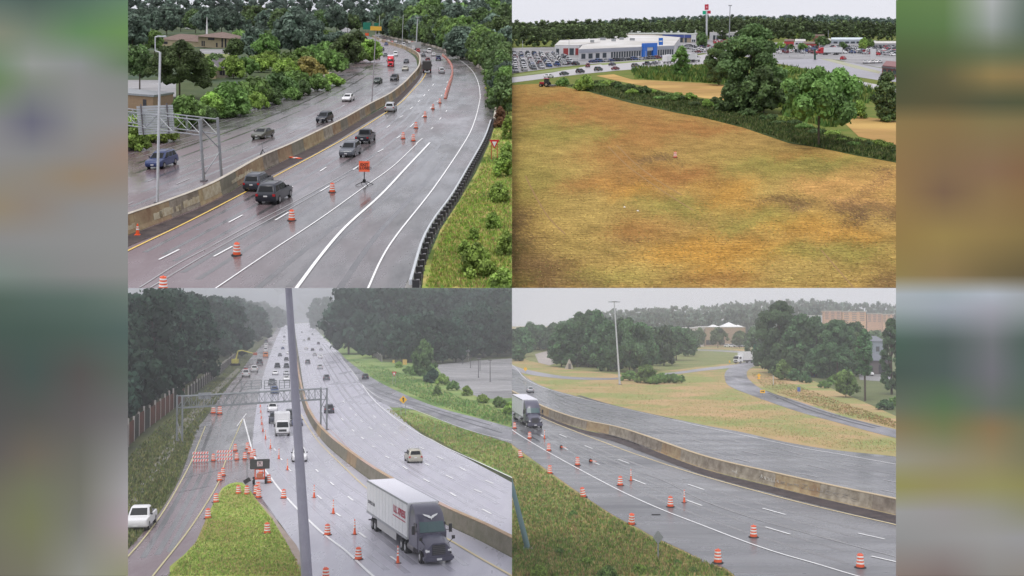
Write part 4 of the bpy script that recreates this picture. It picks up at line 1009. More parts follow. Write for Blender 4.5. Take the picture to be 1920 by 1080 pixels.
# church, houses
M_ROOFB = mat('brown_shingle', (.14, .09, .075), .8, c2=(.19, .135, .11), scale=.5)
M_WALLC = mat('cream_wall', (.48, .4, .27), .8, c2=(.42, .34, .22), scale=.5)
M_WIN = mat('dark_window', (.04, .04, .05), .2)
def house(q, x0, x1, yb, yt, yroof, label, wall, roof, wins=(), depth=10, over=.4, name='house', rz=None, hip=.3, cat='building', extra=None):
    """wall from x0..x1 at ground row yb, eaves at yt, ridge at yroof"""
    A, C = q.p(x0, yb), q.p(x1, yb); mid = (A + C) / 2; W = (C - A).length; he = q.top_h(mid, yt); hr = q.top_h(mid + Vector((0, depth / 2, 0)), yroof)
    rt = root(q, name, mid, label, cat, rz=math.atan2(C.y - A.y, C.x - A.x), plumb=True)
    add('wall', B().box(-W / 2, W / 2, 0, depth, 0, he).mesh('wall'), wall, rt)
    o = over; b = B(); hx = W * hip
    if hr > he + .3:
        b.add([(-W / 2 - o, -o, he), (W / 2 + o, -o, he), (W / 2 + o, depth + o, he), (-W / 2 - o, depth + o, he), (-W / 2 + hx, depth / 2, hr), (W / 2 - hx, depth / 2, hr)], [(0, 1, 5, 4), (1, 2, 5), (2, 3, 4, 5), (3, 0, 4), (3, 2, 1, 0)])
    else: b.box(-W / 2 - .15, W / 2 + .15, -.15, depth + .15, he, he + .35)
    add('roof', b.mesh('roof'), roof, rt)
    for f0, f1, z0, z1 in wins:
        w = add('window', B().box(-W / 2 + W * f0, -W / 2 + W * f1, -.06, .05, he * z0, he * z1).mesh('window'), M_WIN, rt)
    return rt, W, he, hr
house(q, 372, 432, 90, 70, 59, 'round cream church with a wide brown roof and dark tall windows', M_WALLC, M_ROOFB, [(.1, .14, .1, .6), (.16, .2, .1, .6), (.3, .5, .72, .95), (.55, .6, .1, .5), (.72, .77, .1, .95), (.82, .87, .1, .95)], depth=34, over=2.2, name='church', hip=.46)
rt, P, h, mp, dx = pole(q, 388, 84, 31, .9, .1, M_WHITE, 'slim white steeple rising over the church roof', name='steeple', cat='steeple', base=False)
house(q, 300, 372, 88, 76, 63, 'long low brown-roofed wing joined to the left of the church', M_WALLC, M_ROOFB, [(.1, .2, .3, .7), (.5, .6, .3, .7)], depth=30, name='parish_hall')
house(q, 388, 422, 146, 126, 108, 'old house with dark roof and a white gabled window between the trees', mat('tan_wall', (.34, .3, .25), .8), mat('dark_shingle', (.1, .09, .1), .8, c2=(.14, .13, .14), scale=.6), [(.7, .86, .3, .75), (.88, .98, .3, .75), (.2, .35, .2, .6)], depth=10, hip=.15)
P = q.p(395, 147); rt = root(q, 'dormer', P, 'white gabled dormer front on the old house', 'gable')
add('gable_wall', B().add([(-1.6, -.5, 0), (1.6, -.5, 0), (1.6, -.5, 3.2), (0, -.5, 4.6), (-1.6, -.5, 3.2), (-1.6, 1, 0), (1.6, 1, 0), (1.6, 1, 3.2), (0, 1, 4.6), (-1.6, 1, 3.2)], [(0, 1, 2, 3, 4), (5, 9, 8, 7, 6), (0, 4, 9, 5), (1, 6, 7, 2), (3, 2, 7, 8), (4, 3, 8, 9)]).mesh('gable_wall'), M_WALLC, rt)
for s in (-1, 1): add('bargeboard', B().bar((0, -.56, 4.75), (s * 1.9, -.56, 3.05), .12, .3).mesh('bargeboard'), M_WHITE, rt)
house(q, 196, 287, 207, 178, 178, 'flat-roofed brown brick building under the dark trees beside the gantry sign', mat('brown_brick', (.3, .2, .13), .85, c2=(.36, .25, .16), scale=2), M_STEEL, [(.79, .86, .35, .8), (.3, .4, .4, .8)], depth=12, hip=0)
car(q, 'suv', 'white', 356, 55, 366, 55, 'white suv parked behind the church roof', simple=True, sc=1.6)

# vegetation of the south view
def T_(*a, **k): return tree(TL, *a, **k)
T_(262, 176, 82, 70, G_DARK, 'round', 'dark bushy tree over the brown brick building', lift=.3)
T_(337, 186, 74, 102, G_DARK, 'fine1', 'broad dark tree directly right of the tall light pole', lift=.2)
T_(248, 100, 22, 70, G_BLUE, 'round', 'blue-green tree in the upper corner left of the church')
T_(290, 100, 55, 34, G_MID, 'round', 'small green tree left of the church wing')
T_(467, 110, 37, 46, G_BLUE, 'cone', 'tall blue spruce right of the church', name='spruce_tree', lift=.05)
T_(440, 112, 70, 36, G_DARK, 'round', 'dark green tree between the church and the spruce')
T_(500, 112, 62, 48, G_MID, 'round', 'mid green tree right of the spruce')
T_(545, 108, 22, 74, G_BLUE, 'round', 'tall hazy grey-green tree at the top middle of the south view')
T_(590, 112, 36, 52, G_BLUE, 'round', 'hazy rounded tree behind the yellowing bushes')
T_(575, 148, 104, 66, G_YEL, 'bush', 'yellow-green bush near the start of the pale parapet', cat='bush')
T_(538, 150, 106, 56, G_BRIGHT, 'bush', 'bright green bush left of the yellowing one')
T_(650, 128, 62, 62, G_DARK, 'round', 'dark tree standing in the bend of the far carriageway')
T_(672, 112, 56, 34, G_DARK, 'round', 'slim dark tree at the edge of the bend')
T_(620, 142, 92, 56, G_MID, 'round', 'leafy tree above the pale parapet')
T_(432, 218, 152, 74, G_MID, 'round', 'large rounded green tree behind the parapet above the gantry', lift=.05)
T_(398, 222, 172, 50, G_BRIGHT, 'round', 'lime green small tree beside the gantry top', lift=.05)
T_(478, 200, 142, 70, G_MID, 'round', 'round green tree right of the lime one', lift=.05)
T_(520, 186, 134, 60, G_DARK, 'round', 'darker round tree near the small white sign', lift=.05)
T_(556, 172, 132, 60, G_MID, 'round', 'green tree just left of where the pale parapet starts', lift=.05)
T_(350, 240, 176, 70, G_MID, 'round', 'green tree behind the right edge of the gantry sign', lift=.05)
T_(250, 282, 214, 54, G_BRIGHT, 'bush', 'bright bush under the left end of the gantry')
T_(305, 266, 236, 60, G_BRIGHT, 'bush', 'low bush under the gantry sign')
rows = []
for x in range(380, 700, 26): rows.append((x + random.uniform(-6, 6), 150 - (x - 380) * .12 + random.uniform(-6, 6), random.uniform(34, 48), 46))
for i, (x, y, hh, w) in enumerate(rows): T_(x, y, y - hh, w, random.choice([G_MID, G_MID, G_DARK, G_BRIGHT]), 'round', 'one of the leafy trees massed between the church and the parapet', 'trees massed beyond the far carriageway', lift=.04)
for i, x in enumerate(range(330, 640, 30)): T_(x + random.uniform(-8, 8), 250 - (x - 330) * .28 - 4, 250 - (x - 330) * .28 - 34 + random.uniform(-6, 6), 42, random.choice([G_MID, G_BRIGHT, G_DARK]), 'bush', 'green bush growing against the outside of the grey parapet', 'bushes along the grey parapet')
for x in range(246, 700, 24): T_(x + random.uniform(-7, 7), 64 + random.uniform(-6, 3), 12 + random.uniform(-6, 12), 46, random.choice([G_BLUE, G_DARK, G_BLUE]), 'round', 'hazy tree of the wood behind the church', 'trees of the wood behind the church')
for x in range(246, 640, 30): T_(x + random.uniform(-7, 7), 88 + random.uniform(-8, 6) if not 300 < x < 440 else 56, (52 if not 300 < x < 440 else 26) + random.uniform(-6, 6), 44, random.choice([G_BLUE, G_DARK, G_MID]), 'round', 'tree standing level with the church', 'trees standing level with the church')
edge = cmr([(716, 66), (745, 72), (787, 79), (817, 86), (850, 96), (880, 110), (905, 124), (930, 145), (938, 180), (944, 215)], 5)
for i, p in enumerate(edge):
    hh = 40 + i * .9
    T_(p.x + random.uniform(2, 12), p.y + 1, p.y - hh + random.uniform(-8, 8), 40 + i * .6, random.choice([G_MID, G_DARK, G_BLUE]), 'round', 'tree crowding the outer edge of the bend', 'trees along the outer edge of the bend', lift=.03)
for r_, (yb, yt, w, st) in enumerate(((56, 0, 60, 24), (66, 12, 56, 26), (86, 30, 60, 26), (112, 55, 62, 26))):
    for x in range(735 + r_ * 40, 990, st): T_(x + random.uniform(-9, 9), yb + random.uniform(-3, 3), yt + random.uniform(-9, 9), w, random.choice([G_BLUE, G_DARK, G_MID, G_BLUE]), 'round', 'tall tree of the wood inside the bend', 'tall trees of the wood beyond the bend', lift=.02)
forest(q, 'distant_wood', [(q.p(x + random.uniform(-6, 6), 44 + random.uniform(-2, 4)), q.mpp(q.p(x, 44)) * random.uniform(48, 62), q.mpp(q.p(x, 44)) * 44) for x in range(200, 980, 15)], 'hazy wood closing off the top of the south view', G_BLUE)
T_(922, 175, 132, 20, G_YEL, 'bush', 'small yellow bush behind the outer parapet')
T_(938, 240, 198, 28, G_BROWN, 'bush', 'reddish brown bush by the end of the parapet')
T_(952, 262, 214, 24, G_BRIGHT, 'bush', 'bright bush right of the reddish one')
for i, (x, y, yt, w, mm, lb) in enumerate(((950, 332, 282, 50, G_BRIGHT, 'green bush above the middle of the weedy bank'), (935, 380, 338, 46, G_BRIGHT, 'broad bush in the middle of the weedy bank'), (952, 300, 264, 30, G_BRIGHT, 'leafy bush right of the yield sign'), (895, 520, 452, 62, G_BRIGHT, 'largest dark green bush low on the weedy bank'), (888, 452, 424, 22, G_BRIGHT, 'small upright bush above the largest one'), (872, 478, 448, 30, G_BRIGHT, 'bright bush at the left shoulder of the largest one'),
        (925, 430, 396, 34, G_BRIGHT, 'bush between the middle and the lower bushes'), (950, 480, 430, 40, G_BRIGHT, 'bush near the right border above the corner'), (945, 548, 500, 56, G_BRIGHT, 'bright bush in the lower corner of the bank'))):
    T_(x, y, yt, w, mm, 'bush', lb)
bank = [(800, 540), (826, 440), (860, 386), (896, 328), (920, 274), (936, 210), (960, 205), (960, 540)]
tufts(q, 'weeds', bank, 15000, .2, [(.3, .44, .08), (.5, .48, .16), (.22, .38, .08), (.52, .38, .18), (.36, .5, .1)], 'yellow-green weeds and grass covering the bank beside the guardrail')
# ================================================================== WEST VIEW (upper right): mown field and dealerships
q = CURQ = TR
def mudmat():
    m = mat('mown_field', (1, 1, 1), .95, .1, tint=True)
    nt = m.node_tree; N = nt.nodes; L = nt.links.new; b = N['Principled BSDF']; out = b.inputs['Base Color'].links[0].from_socket
    t = N.new('ShaderNodeTexCoord')
    for rot, scl, sc_, lo, hi, p0, p1 in ((.5, (.35, 1.7, 1), 1.1, .5, 1.45, .3, .68), (-.4, (1, .5, 1), .25, .72, 1.25, .35, .65), (1.1, (1, 1, 1), 3.0, .42, 1.5, .33, .67)):
        mp = N.new('ShaderNodeMapping'); mp.inputs['Rotation'].default_value = (0, 0, rot); mp.inputs['Scale'].default_value = scl
        L(t.outputs['Object'], mp.inputs[0]); n = N.new('ShaderNodeTexNoise'); n.inputs['Scale'].default_value = sc_; n.inputs['Detail'].default_value = 9; n.inputs['Roughness'].default_value = .75
        L(mp.outputs[0], n.inputs['Vector']); r = N.new('ShaderNodeValToRGB'); r.color_ramp.elements[0].position = p0; r.color_ramp.elements[0].color = (lo, lo * .98, lo * .95, 1); r.color_ramp.elements[1].position = p1; r.color_ramp.elements[1].color = (hi, hi, hi, 1)
        L(n.outputs['Fac'], r.inputs[0]); x = N.new('ShaderNodeMix'); x.data_type = 'RGBA'; x.blend_type = 'MULTIPLY'; x.inputs['Factor'].default_value = 1
        L(out, x.inputs[6]); L(r.outputs[0], x.inputs[7]); out = x.outputs[2]
    L(out, b.inputs['Base Color'])
    bp = N.new('ShaderNodeBump'); bp.inputs['Strength'].default_value = .6; bp.inputs['Distance'].default_value = .12; L(n.outputs['Fac'], bp.inputs['Height']); L(bp.outputs[0], b.inputs['Normal'])
    return m
M_FIELD = mudmat()
M_FIELD2 = mat('dry_field', (.42, .25, .1), .95, .1, c2=(.3, .2, .07), scale=.1, c3=(.5, .33, .12), scale3=.04, bump=.4, stretch=(.6, 1, 1))
M_DITCH = mat('ditch_grass', (.03, .045, .014), .95, .1, c2=(.06, .08, .025), scale=.3, bump=.4)
M_WEED = mat('weed_strip', (.1, .15, .03), .95, .1, c2=(.18, .18, .05), scale=.2, bump=.3)
patch(q, 'ground', [(960, 552), (960, 47), (1740, 47), (1740, 552)], M_WEED, 0)
FB = [(950, 160), (990, 158), (1015, 157), (1045, 160), (1072, 166), (1110, 174), (1185, 194), (1270, 212), (1320, 221), (1395, 240), (1480, 269), (1535, 277), (1607, 292), (1680, 305), (1740, 316)]
BLOBS = []
for col, w_, lst in (((160, 104, 58), 1.3, [(1050, 188, 80, 12), (1130, 212, 90, 14), (1230, 236, 90, 12), (1180, 262, 60, 13), (1320, 243, 60, 9), (1140, 300, 50, 16), (1230, 330, 70, 16), (1110, 345, 50, 14), (1500, 292, 60, 7), (1300, 330, 50, 14), (1190, 430, 50, 20), (1350, 520, 60, 14)]),
        ((140, 142, 70), 1.3, [(1000, 330, 45, 45), (1030, 250, 50, 18), (1450, 310, 90, 20), (1240, 385, 45, 14), (1560, 300, 60, 10), (1440, 405, 60, 14), (1040, 200, 30, 8), (1110, 250, 50, 12), (1600, 475, 60, 18), (1380, 425, 50, 12), (1140, 520, 60, 14), (1300, 395, 40, 12), (1500, 470, 50, 12)]),
        ((203, 150, 66), 1.2, [(1370, 365, 50, 26), (1330, 470, 60, 26), (1505, 425, 60, 20), (1180, 355, 45, 16), (1280, 480, 70, 22), (1420, 470, 60, 18), (1600, 440, 40, 14), (1360, 500, 40, 14)]),
        ((214, 164, 100), 1.6, [(1555, 345, 55, 9), (1640, 352, 40, 12), (1620, 378, 45, 12), (1525, 357, 26, 8), (1660, 330, 30, 8), (1570, 372, 30, 6)]),
        ((182, 160, 92), 1.2, [(1100, 400, 80, 35), (1060, 300, 55, 40), (1500, 510, 120, 25), (1200, 510, 100, 22), (985, 290, 30, 50), (1080, 460, 70, 25), (1450, 350, 40, 16)]),
        ((104, 80, 60), 2.6, [(1475, 378, 30, 7), (1500, 388, 20, 5), (968, 430, 22, 36), (1000, 495, 50, 26), (1055, 525, 60, 13), (1600, 405, 14, 16), (1675, 525, 30, 18), (1242, 300, 26, 5), (1645, 388, 30, 8), (1210, 296, 18, 4), (1590, 380, 26, 6), (1690, 400, 20, 10), (1188, 345, 10, 3), (1185, 449, 16, 3), (1602, 398, 10, 12), (1610, 418, 10, 10), (1614, 372, 12, 5), (1626, 358, 10, 5), (1638, 345, 9, 5), (1648, 332, 8, 5), (1656, 318, 7, 5), (1606, 384, 12, 6)]),
        ((92, 98, 50), 1.5, [(960, 470, 14, 40), (975, 530, 22, 14), (1040, 205, 20, 5), (1530, 312, 40, 7)])):
    BLOBS += [(bx, by, rx, ry, srgb(*col), w_ * (1.8 if rx <= 14 and ry <= 16 else 1)) for bx, by, rx, ry in lst]
def field_colour(x, y):
    c = np.array(srgb(170, 140, 80)) * .9; W = .9
    for bx, by, rx, ry, cc, w_ in BLOBS:
        d = ((x - bx) / rx) ** 2 + ((y - by) / ry) ** 2
        if d < 6: k = w_ * math.exp(-d); c = c + np.array(cc) * k; W += k
    return c / W * .84
V, Fc, C = [], [], []; NX, NY = 300, 190
for j in range(NY + 1):
    for i in range(NX + 1):
        x = 950 + 790 * i / NX; yb = np.interp(x, [p[0] for p in FB], [p[1] for p in FB]); y = yb + (552 - yb) * j / NY
        P = q.p(x, y, .03); V.append(tuple(P))
        nx_, ny_ = x + 14 * math.sin(y * .11 + x * .03) + random.gauss(0, 13), y + 4 * math.sin(x * .07 + y * .05) + random.gauss(0, 4)
        C += [*field_colour(nx_, ny_), 1]
for j in range(NY):
    for i in range(NX): a_ = j * (NX + 1) + i; Fc.append((a_, a_ + NX + 1, a_ + NX + 2, a_ + 1))
me = mesh_from(V, Fc, 'mown_field'); at = me.attributes.new('tint', 'FLOAT_COLOR', 'POINT'); at.data.foreach_set('color', np.array(C, dtype=np.float32)); me.materials.append(M_FIELD)
o = add('mown_field', me); o.matrix_basis = q.M; o['kind'] = 'structure'
patch(q, 'ditch', [(1060, 160), (1090, 166), (1110, 173.5), (1185, 193.5), (1270, 211.5), (1320, 220.5), (1395, 239.5), (1480, 268.5), (1535, 276.5), (1607, 291.5), (1680, 304.5), (1740, 315), (1740, 280), (1680, 272), (1600, 262), (1560, 248), (1480, 225), (1400, 206), (1340, 190), (1260, 176), (1180, 160), (1120, 150)], M_DITCH, .04)
patch(q, 'dry_field', [(1118, 142), (1150, 139), (1185, 149), (1250, 152), (1320, 156), (1370, 160), (1370, 188), (1320, 184), (1250, 172), (1200, 160), (1160, 152)], M_FIELD2, .05)
patch(q, 'dry_field', [(1585, 232), (1607, 217), (1645, 222), (1740, 234), (1740, 278), (1680, 272), (1610, 256)], M_FIELD2, .05)
patch(q, 'service_road', [(940, 158), (960, 155), (1047, 144), (1100, 138), (1160, 132), (1245, 126), (1320, 120), (1345, 118), (1345, 98), (1320, 102), (1235, 114), (1170, 117), (1110, 122), (1035, 136), (960, 145), (940, 147)], mat('bright_wet_road', (.36, .335, .34), .35, c2=(.42, .4, .405), scale=.05), .05)
patch(q, 'dealer_lot', [(940, 140), (960, 138), (1050, 126), (1110, 120), (1235, 111), (1345, 96), (1345, 74), (1200, 74), (1040, 88), (940, 90)], M_LOT, .045)
patch(q, 'grass_strip', [(940, 143), (1030, 131), (1085, 125), (1085, 128), (1035, 135), (940, 147)], mat('strip_grass', (.2, .24, .08), .9), .055)
patch(q, 'grass_strip', [(1120, 119), (1235, 111), (1242, 108), (1242, 112), (1130, 122)], MATS['strip_grass'], .056)
patch(q, 'wide_road', [(1450, 112), (1537, 110), (1600, 118), (1652, 128), (1740, 140), (1740, 160), (1645, 150), (1582, 140), (1495, 126), (1458, 119)], mat('mauve_road', (.25, .24, .27), .4, c2=(.3, .29, .32), scale=.05), .05)
patch(q, 'verge', [(1537, 110), (1560, 111), (1652, 134), (1648, 138), (1600, 127)], mat('pale_verge', (.34, .34, .24), .9), .06)
patch(q, 'lower_road', [(1606, 151), (1642, 158), (1740, 176), (1740, 192), (1642, 172), (1610, 160)], MATS['bright_wet_road'], .05)
patch(q, 'plaza_lot', [(1440, 110), (1455, 111.6), (1500, 110.8), (1537, 109.8), (1560, 110.8), (1600, 118), (1652, 127), (1740, 140), (1740, 78), (1600, 78), (1430, 80), (1320, 74), (1320, 100)], M_LOT, .04)
paint(q, 'faint_wheel_track', [([(1140, 275), (1175, 310), (1215, 340), (1260, 370), (1300, 395)], .2), ([(1156, 272), (1190, 306), (1232, 338), (1278, 366)], .2), ([(985, 330), (1005, 370), (1030, 410), (1060, 440)], .2), ([(1540, 470), (1570, 505), (1600, 540)], .15)], mat('track_soil', (.3, .19, .085), .95, .1), z=.045)
fieldp = [(960, 540), (960, 170), (1015, 162), (1072, 170), (1185, 198), (1320, 226), (1480, 273), (1607, 297), (1680, 310), (1680, 540)]
tufts(q, 'stubble', fieldp, 9000, .14, [(.5, .36, .15), (.42, .34, .12), (.5, .34, .17), (.3, .32, .1), (.42, .28, .12)], 'cut straw-coloured stubble over the mown field', hpow=.55)
ditchp = [(1070, 162), (1120, 152), (1180, 162), (1260, 178), (1340, 192), (1480, 227), (1600, 263), (1680, 274), (1680, 304), (1607, 290), (1535, 276), (1480, 266), (1395, 238), (1270, 210), (1110, 172)]
tufts(q, 'ditch_weeds', ditchp, 9000, .5, [(.07, .11, .03), (.11, .15, .04), (.05, .08, .025), (.17, .18, .07)], 'tall dark weeds filling the ditch beside the mown field')
tufts(q, 'verge_weeds', [(1185, 128), (1320, 124), (1380, 135), (1380, 160), (1320, 155), (1190, 148)], 1800, 1.3, [(.1, .18, .04), (.2, .24, .06), (.07, .14, .03)], 'green weeds along the far side of the dry field')
tufts(q, 'verge_weeds', [(1460, 122), (1560, 140), (1620, 162), (1645, 175), (1600, 215), (1560, 240), (1470, 220)], 2200, 1.2, [(.1, .18, .04), (.2, .24, .06), (.07, .14, .03)], 'green weeds between the round tree and the lower road')

def T_(*a, **k): return tree(TR, *a, **k)
T_(1410, 208, 42, 128, G_DARK, 'fine0', 'biggest tree in the west view, tall and ragged, beside the ditch', lift=.02)
T_(1348, 160, 78, 56, G_DARK, 'fine0', 'ragged side tree leaning out from the left of the biggest tree', lift=.05)
T_(1432, 214, 120, 74, G_DARK, 'round', 'lower tree growing into the right flank of the biggest tree', lift=.02)
T_(1378, 210, 150, 60, G_DARK, 'bush', 'leafy undergrowth at the foot of the biggest tree')
T_(1535, 274, 125, 140, G_MID, 'fine1', 'wide round-topped tree right of the biggest tree, its trunk in the ditch', lift=.26)
T_(1277, 145, 86, 31, G_MID, 'tall', 'medium conical tree standing alone beside the service road', lift=.02)
T_(1317, 92, 58, 26, G_DARK, 'tall', 'dark tree behind the medium one, near the far dealership')
T_(1662, 228, 134, 52, G_DARK, 'round', 'dark tree at the right border below the brick building', lift=.05)
T_(1668, 228, 196, 46, G_DARK, 'bush', 'rounded dark shrub at the foot of the right border tree')
T_(1056, 162, 144, 26, G_MID, 'bush', 'small rounded shrub right of the tractor')
T_(1098, 170, 138, 42, G_BRIGHT, 'bush', 'bright leafy bush at the start of the ditch')
for i, (x, y, yt, w) in enumerate(((1130, 160, 149, 18), (1155, 163, 152, 20), (1180, 168, 156, 22), (1210, 176, 160, 24), (1270, 182, 172, 20), (1340, 196, 180, 22), (1590, 205, 168, 26), (1612, 222, 186, 26), (1560, 212, 150, 40), (1450, 132, 122, 26), (1480, 138, 124, 30), (1470, 200, 160, 30), (1600, 190, 160, 24))):
    T_(x, y, yt, w, random.choice([G_MID, G_BRIGHT, G_DARK]), 'bush', 'low wild shrub growing along the ditch', 'wild shrubs along the ditch')
for i, (x, y, yt, w) in enumerate(((1463, 96, 78, 18), (1482, 98, 82, 14), (1503, 97, 80, 18), (1540, 90, 66, 22), (1580, 94, 78, 14), (1512, 80, 58, 24), (1549, 86, 72, 16), (1617, 96, 80, 14), (1490, 76, 60, 20), (1620, 92, 70, 18), (1630, 92, 72, 22))):
    T_(x, y, yt, w, random.choice([G_MID, G_BRIGHT, G_DARK]), 'round', 'small street tree in the shopping plaza lot', 'small trees dotted through the plaza lot')
spots = []
for row, (yb, y0, st, sz) in enumerate(((87, 48, 11, 1), (76, 40, 12, 1), (70, 36, 12, 1))):
    for x in np.arange(946, 1740, st):
        if row == 0 and x > 1170: continue
        yb_ = yb + random.uniform(-1.5, 1.5)
        P = q.p(x, yb_); yt = y0 + random.uniform(-4, 4) + (max(0, 1160 - x) * .02 if row else 0) - (4 if 1270 < x < 1500 else 0) + (10 if row == 2 and x > 1600 else 0)
        spots.append((P, q.top_h(P, yt), q.mpp(P) * random.uniform(20, 32)))
forest(q, 'distant_wood', spots, 'dense dark wood behind the dealership and the plaza', G_DARK, nl=300, leaf=.15, seed=9, asp=3.2)
spots = []
for x in np.arange(946, 1740, 9):
    P = q.p(x, 62 + random.uniform(-2, 2)); yt = (44 - min(1, max(0, (x - 990) / 320)) * 18 if x < 1320 else 26 + max(0, x - 1560) * .06) + random.uniform(-2.5, 2.5)
    spots.append((P, q.top_h(P, yt), q.mpp(P) * random.uniform(20, 30)))
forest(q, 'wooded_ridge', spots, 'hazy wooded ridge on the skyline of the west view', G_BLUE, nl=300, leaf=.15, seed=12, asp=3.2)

# dealership and its neighbours
M_WW = mat('white_cladding', (.66, .66, .67), .6, c2=(.58, .58, .6), scale=.1)
M_GB = mat('grey_band', (.34, .36, .42), .5)
M_BLUEP = mat('dealer_blue', (.02, .16, .62), .4)
M_ROOFW = mat('white_membrane', (.62, .61, .61), .7, c2=(.42, .4, .36), scale=.03)
M_SHOP = mat('shopfront_glass', (.06, .075, .09), .15)
def slab(q, pts, yt, name, wallm, roofm, label, parts=None, cat='building', plumb=False):
    """building from footprint pixels (counter-clockwise as seen) with its roof edge at row yt over the first point"""
    G = [q.p(x, y) for x, y in pts]; O = G[0].copy(); h = q.top_h(O, yt)
    rt = root(q, name, O, label, cat, plumb=plumb)
    b = B(); n = len(G); b.add([g - O for g in G] + [g - O + Vector((0, 0, h)) for g in G], [(i, (i + 1) % n, n + (i + 1) % n, n + i) for i in range(n)]); add('wall', b.mesh('wall'), wallm, rt)
    b = B(); b.add([g - O + Vector((0, 0, h)) for g in G] + [g - O + Vector((0, 0, h + .5)) for g in G], [tuple(range(n, 2 * n))] + [(i, (i + 1) % n, n + (i + 1) % n, n + i) for i in range(n)]); add('roof', b.mesh('roof'), roofm, rt)
    return rt, O, G, h
def facade(q, rt, O, A, C, pieces, h):
    """pieces = (from, to, z0, z1, material, name, proud)"""
    A, C = A - O, C - O; d = (C - A); L = d.length; d.normalize(); T = Matrix.Translation(A) @ Matrix.Rotation(math.atan2(d.y, d.x), 4, 'Z')
    for f0, f1, z0, z1, m, nm, pr in pieces:
        add(nm, B().box(L * f0, L * f1, -pr, .05, z0 * h, z1 * h).mesh(nm), m, rt, T)
rt, O, G, h = slab(q, [(1085, 113), (1145, 110), (1263, 104), (1275, 84), (1200, 76), (1105, 84)], 94, 'car_dealership', M_WW, M_ROOFW, 'long white and grey car dealership with a glass front and a blue entrance arch')
facade(q, rt, O, G[0], G[1], [(0, 1, .72, 1.06, M_GB, 'fascia', .3)] + [(.08 + k * .22, .2 + k * .22, .12, .62, M_SHOP, 'window', .08) for k in range(4)], h)
pcs = [(0, 1, .72, 1.06, M_GB, 'fascia', .35)]
for k in range(26):
    if .44 < k / 26 < .68: continue
    pcs.append((k / 26 + .004, (k + 1) / 26 - .008, .08, .68, M_SHOP, 'window', .1))
facade(q, rt, O, G[1], G[2], pcs + [(.47, .53, 0, 1.45, M_BLUEP, 'arch_pier', 1.2), (.63, .69, 0, 1.45, M_BLUEP, 'arch_pier', 1.2), (.47, .69, 1.02, 1.46, M_BLUEP, 'arch_beam', 1.25), (.54, .62, .1, .6, M_SHOP, 'entrance_door', .3), (.53, .63, .68, 1.0, M_STEEL_W, 'arch_lining', .9)], h)
add('sign_lettering', text_mesh('CHEVROLET', 1.5, M_WHITE, .01), None, rt, Matrix.Translation((G[1] - O) + (G[2] - G[1]) * .58 + Vector((0, -1.4, h * 1.24))) @ Matrix.Rotation(math.atan2((G[2] - G[1]).y, (G[2] - G[1]).x), 4, 'Z') @ Matrix.Rotation(math.pi / 2, 4, 'X'))
rt, O, G, h = slab(q, [(1040, 104), (1086, 104), (1125, 96), (1120, 88), (1050, 92)], 86, 'service_building', M_WW, M_ROOFW, 'white service wing with open bay doors left of the dealership')
facade(q, rt, O, G[0], G[1], [(.06, .18, .1, .7, M_SHOP, 'bay_door', .1), (.35, .55, .05, .75, mat('bay_red', (.3, .04, .04), .6), 'bay_door', .1), (.6, .78, .05, .75, M_SHOP, 'bay_door', .1), (.84, .96, .05, .75, MATS['bay_red'], 'bay_door', .1)], h)
for i, (x, y, w_) in enumerate(((1130, 80, 10), (1150, 83, 8), (1165, 79, 8), (1185, 81, 9), (1110, 86, 7))):
    P = q.p(x, y + 12); P2 = Vector((P.x, P.y, 0)); mp = q.mpp(P); rt2 = root(q, 'rooftop_unit', Vector((P.x, P.y, h + .55)), 'grey ventilation box on the dealership roof', 'vent', 'ventilation boxes on the dealership roof', plumb=False)
    add('casing', B().box(-w_ * mp / 2, w_ * mp / 2, -1.2, 1.2, 0, 1.4).mesh('casing', bevel=.08), M_STEEL, rt2)
rt, O, G, h = slab(q, [(1166, 78), (1242, 79), (1305, 80), (1312, 70), (1170, 70)], 64, 'brown_showroom', mat('tan_cladding', (.33, .27, .2), .8), mat('dull_roof', (.36, .38, .35), .8), 'long brown and blue showroom behind the dealership')
facade(q, rt, O, G[1], G[2], [(0, .85, .62, 1.0, mat('navy_band', (.05, .08, .28), .5), 'fascia', .3)] + [(.05 + k * .12, .13 + k * .12, .0, .58, M_SHOP, 'bay_door', .1) for k in range(6)] + [(.86, 1, .05, 1.0, M_WW, 'end_panel', .3), (.88, .98, .1, .4, M_SHOP, 'window', .35)], h)
rt, O, G, h = slab(q, [(1330, 76), (1386, 76), (1386, 68), (1330, 68)], 62, 'white_showroom', M_WW, M_ROOFW, 'low white showroom behind the rows of red cars')
facade(q, rt, O, G[0], G[1], [(.12 + k * .11, .2 + k * .11, .1, .7, M_SHOP, 'window', .1) for k in range(8)], h)
for x0, x1, yb, yt, wm, rm, lb, nm in ((1525, 1545, 78, 68, mat('rust_wall', (.3, .12, .1), .8), M_ROOFB, 'small rust-red building left of the long low strip', 'shop'), (1558, 1618, 82, 75, mat('blue_grey_wall', (.4, .45, .5), .6), mat('pale_blue_roof', (.55, .62, .66), .6), 'long low pale blue shopping strip under the wood', 'shopping_strip'),
        (1470, 1488, 90, 78, mat('plaza_red', (.42, .05, .05), .6), M_ROOFB, 'small red fronted shop in the plaza behind the street trees', 'shop'), (1506, 1536, 89, 83, MATS['plaza_red'], M_ROOFB, 'low red canopy of a petrol station in the plaza', 'petrol_canopy'), (1636, 1680, 88, 82, mat('grey_strip', (.35, .35, .36), .7), M_ROOFW, 'pale grey strip building at the far right of the plaza', 'shopping_strip')):
    r_, O, G, h = slab(q, [(x0, yb), (x1, yb), (x1, yb - 4), (x0, yb - 4)], yt, nm, wm, rm, lb); facade(q, r_, O, G[0], G[1], [(.08 + k * .18, .2 + k * .18, .1, .6, M_SHOP, 'window', .1) for k in range(5)], h)
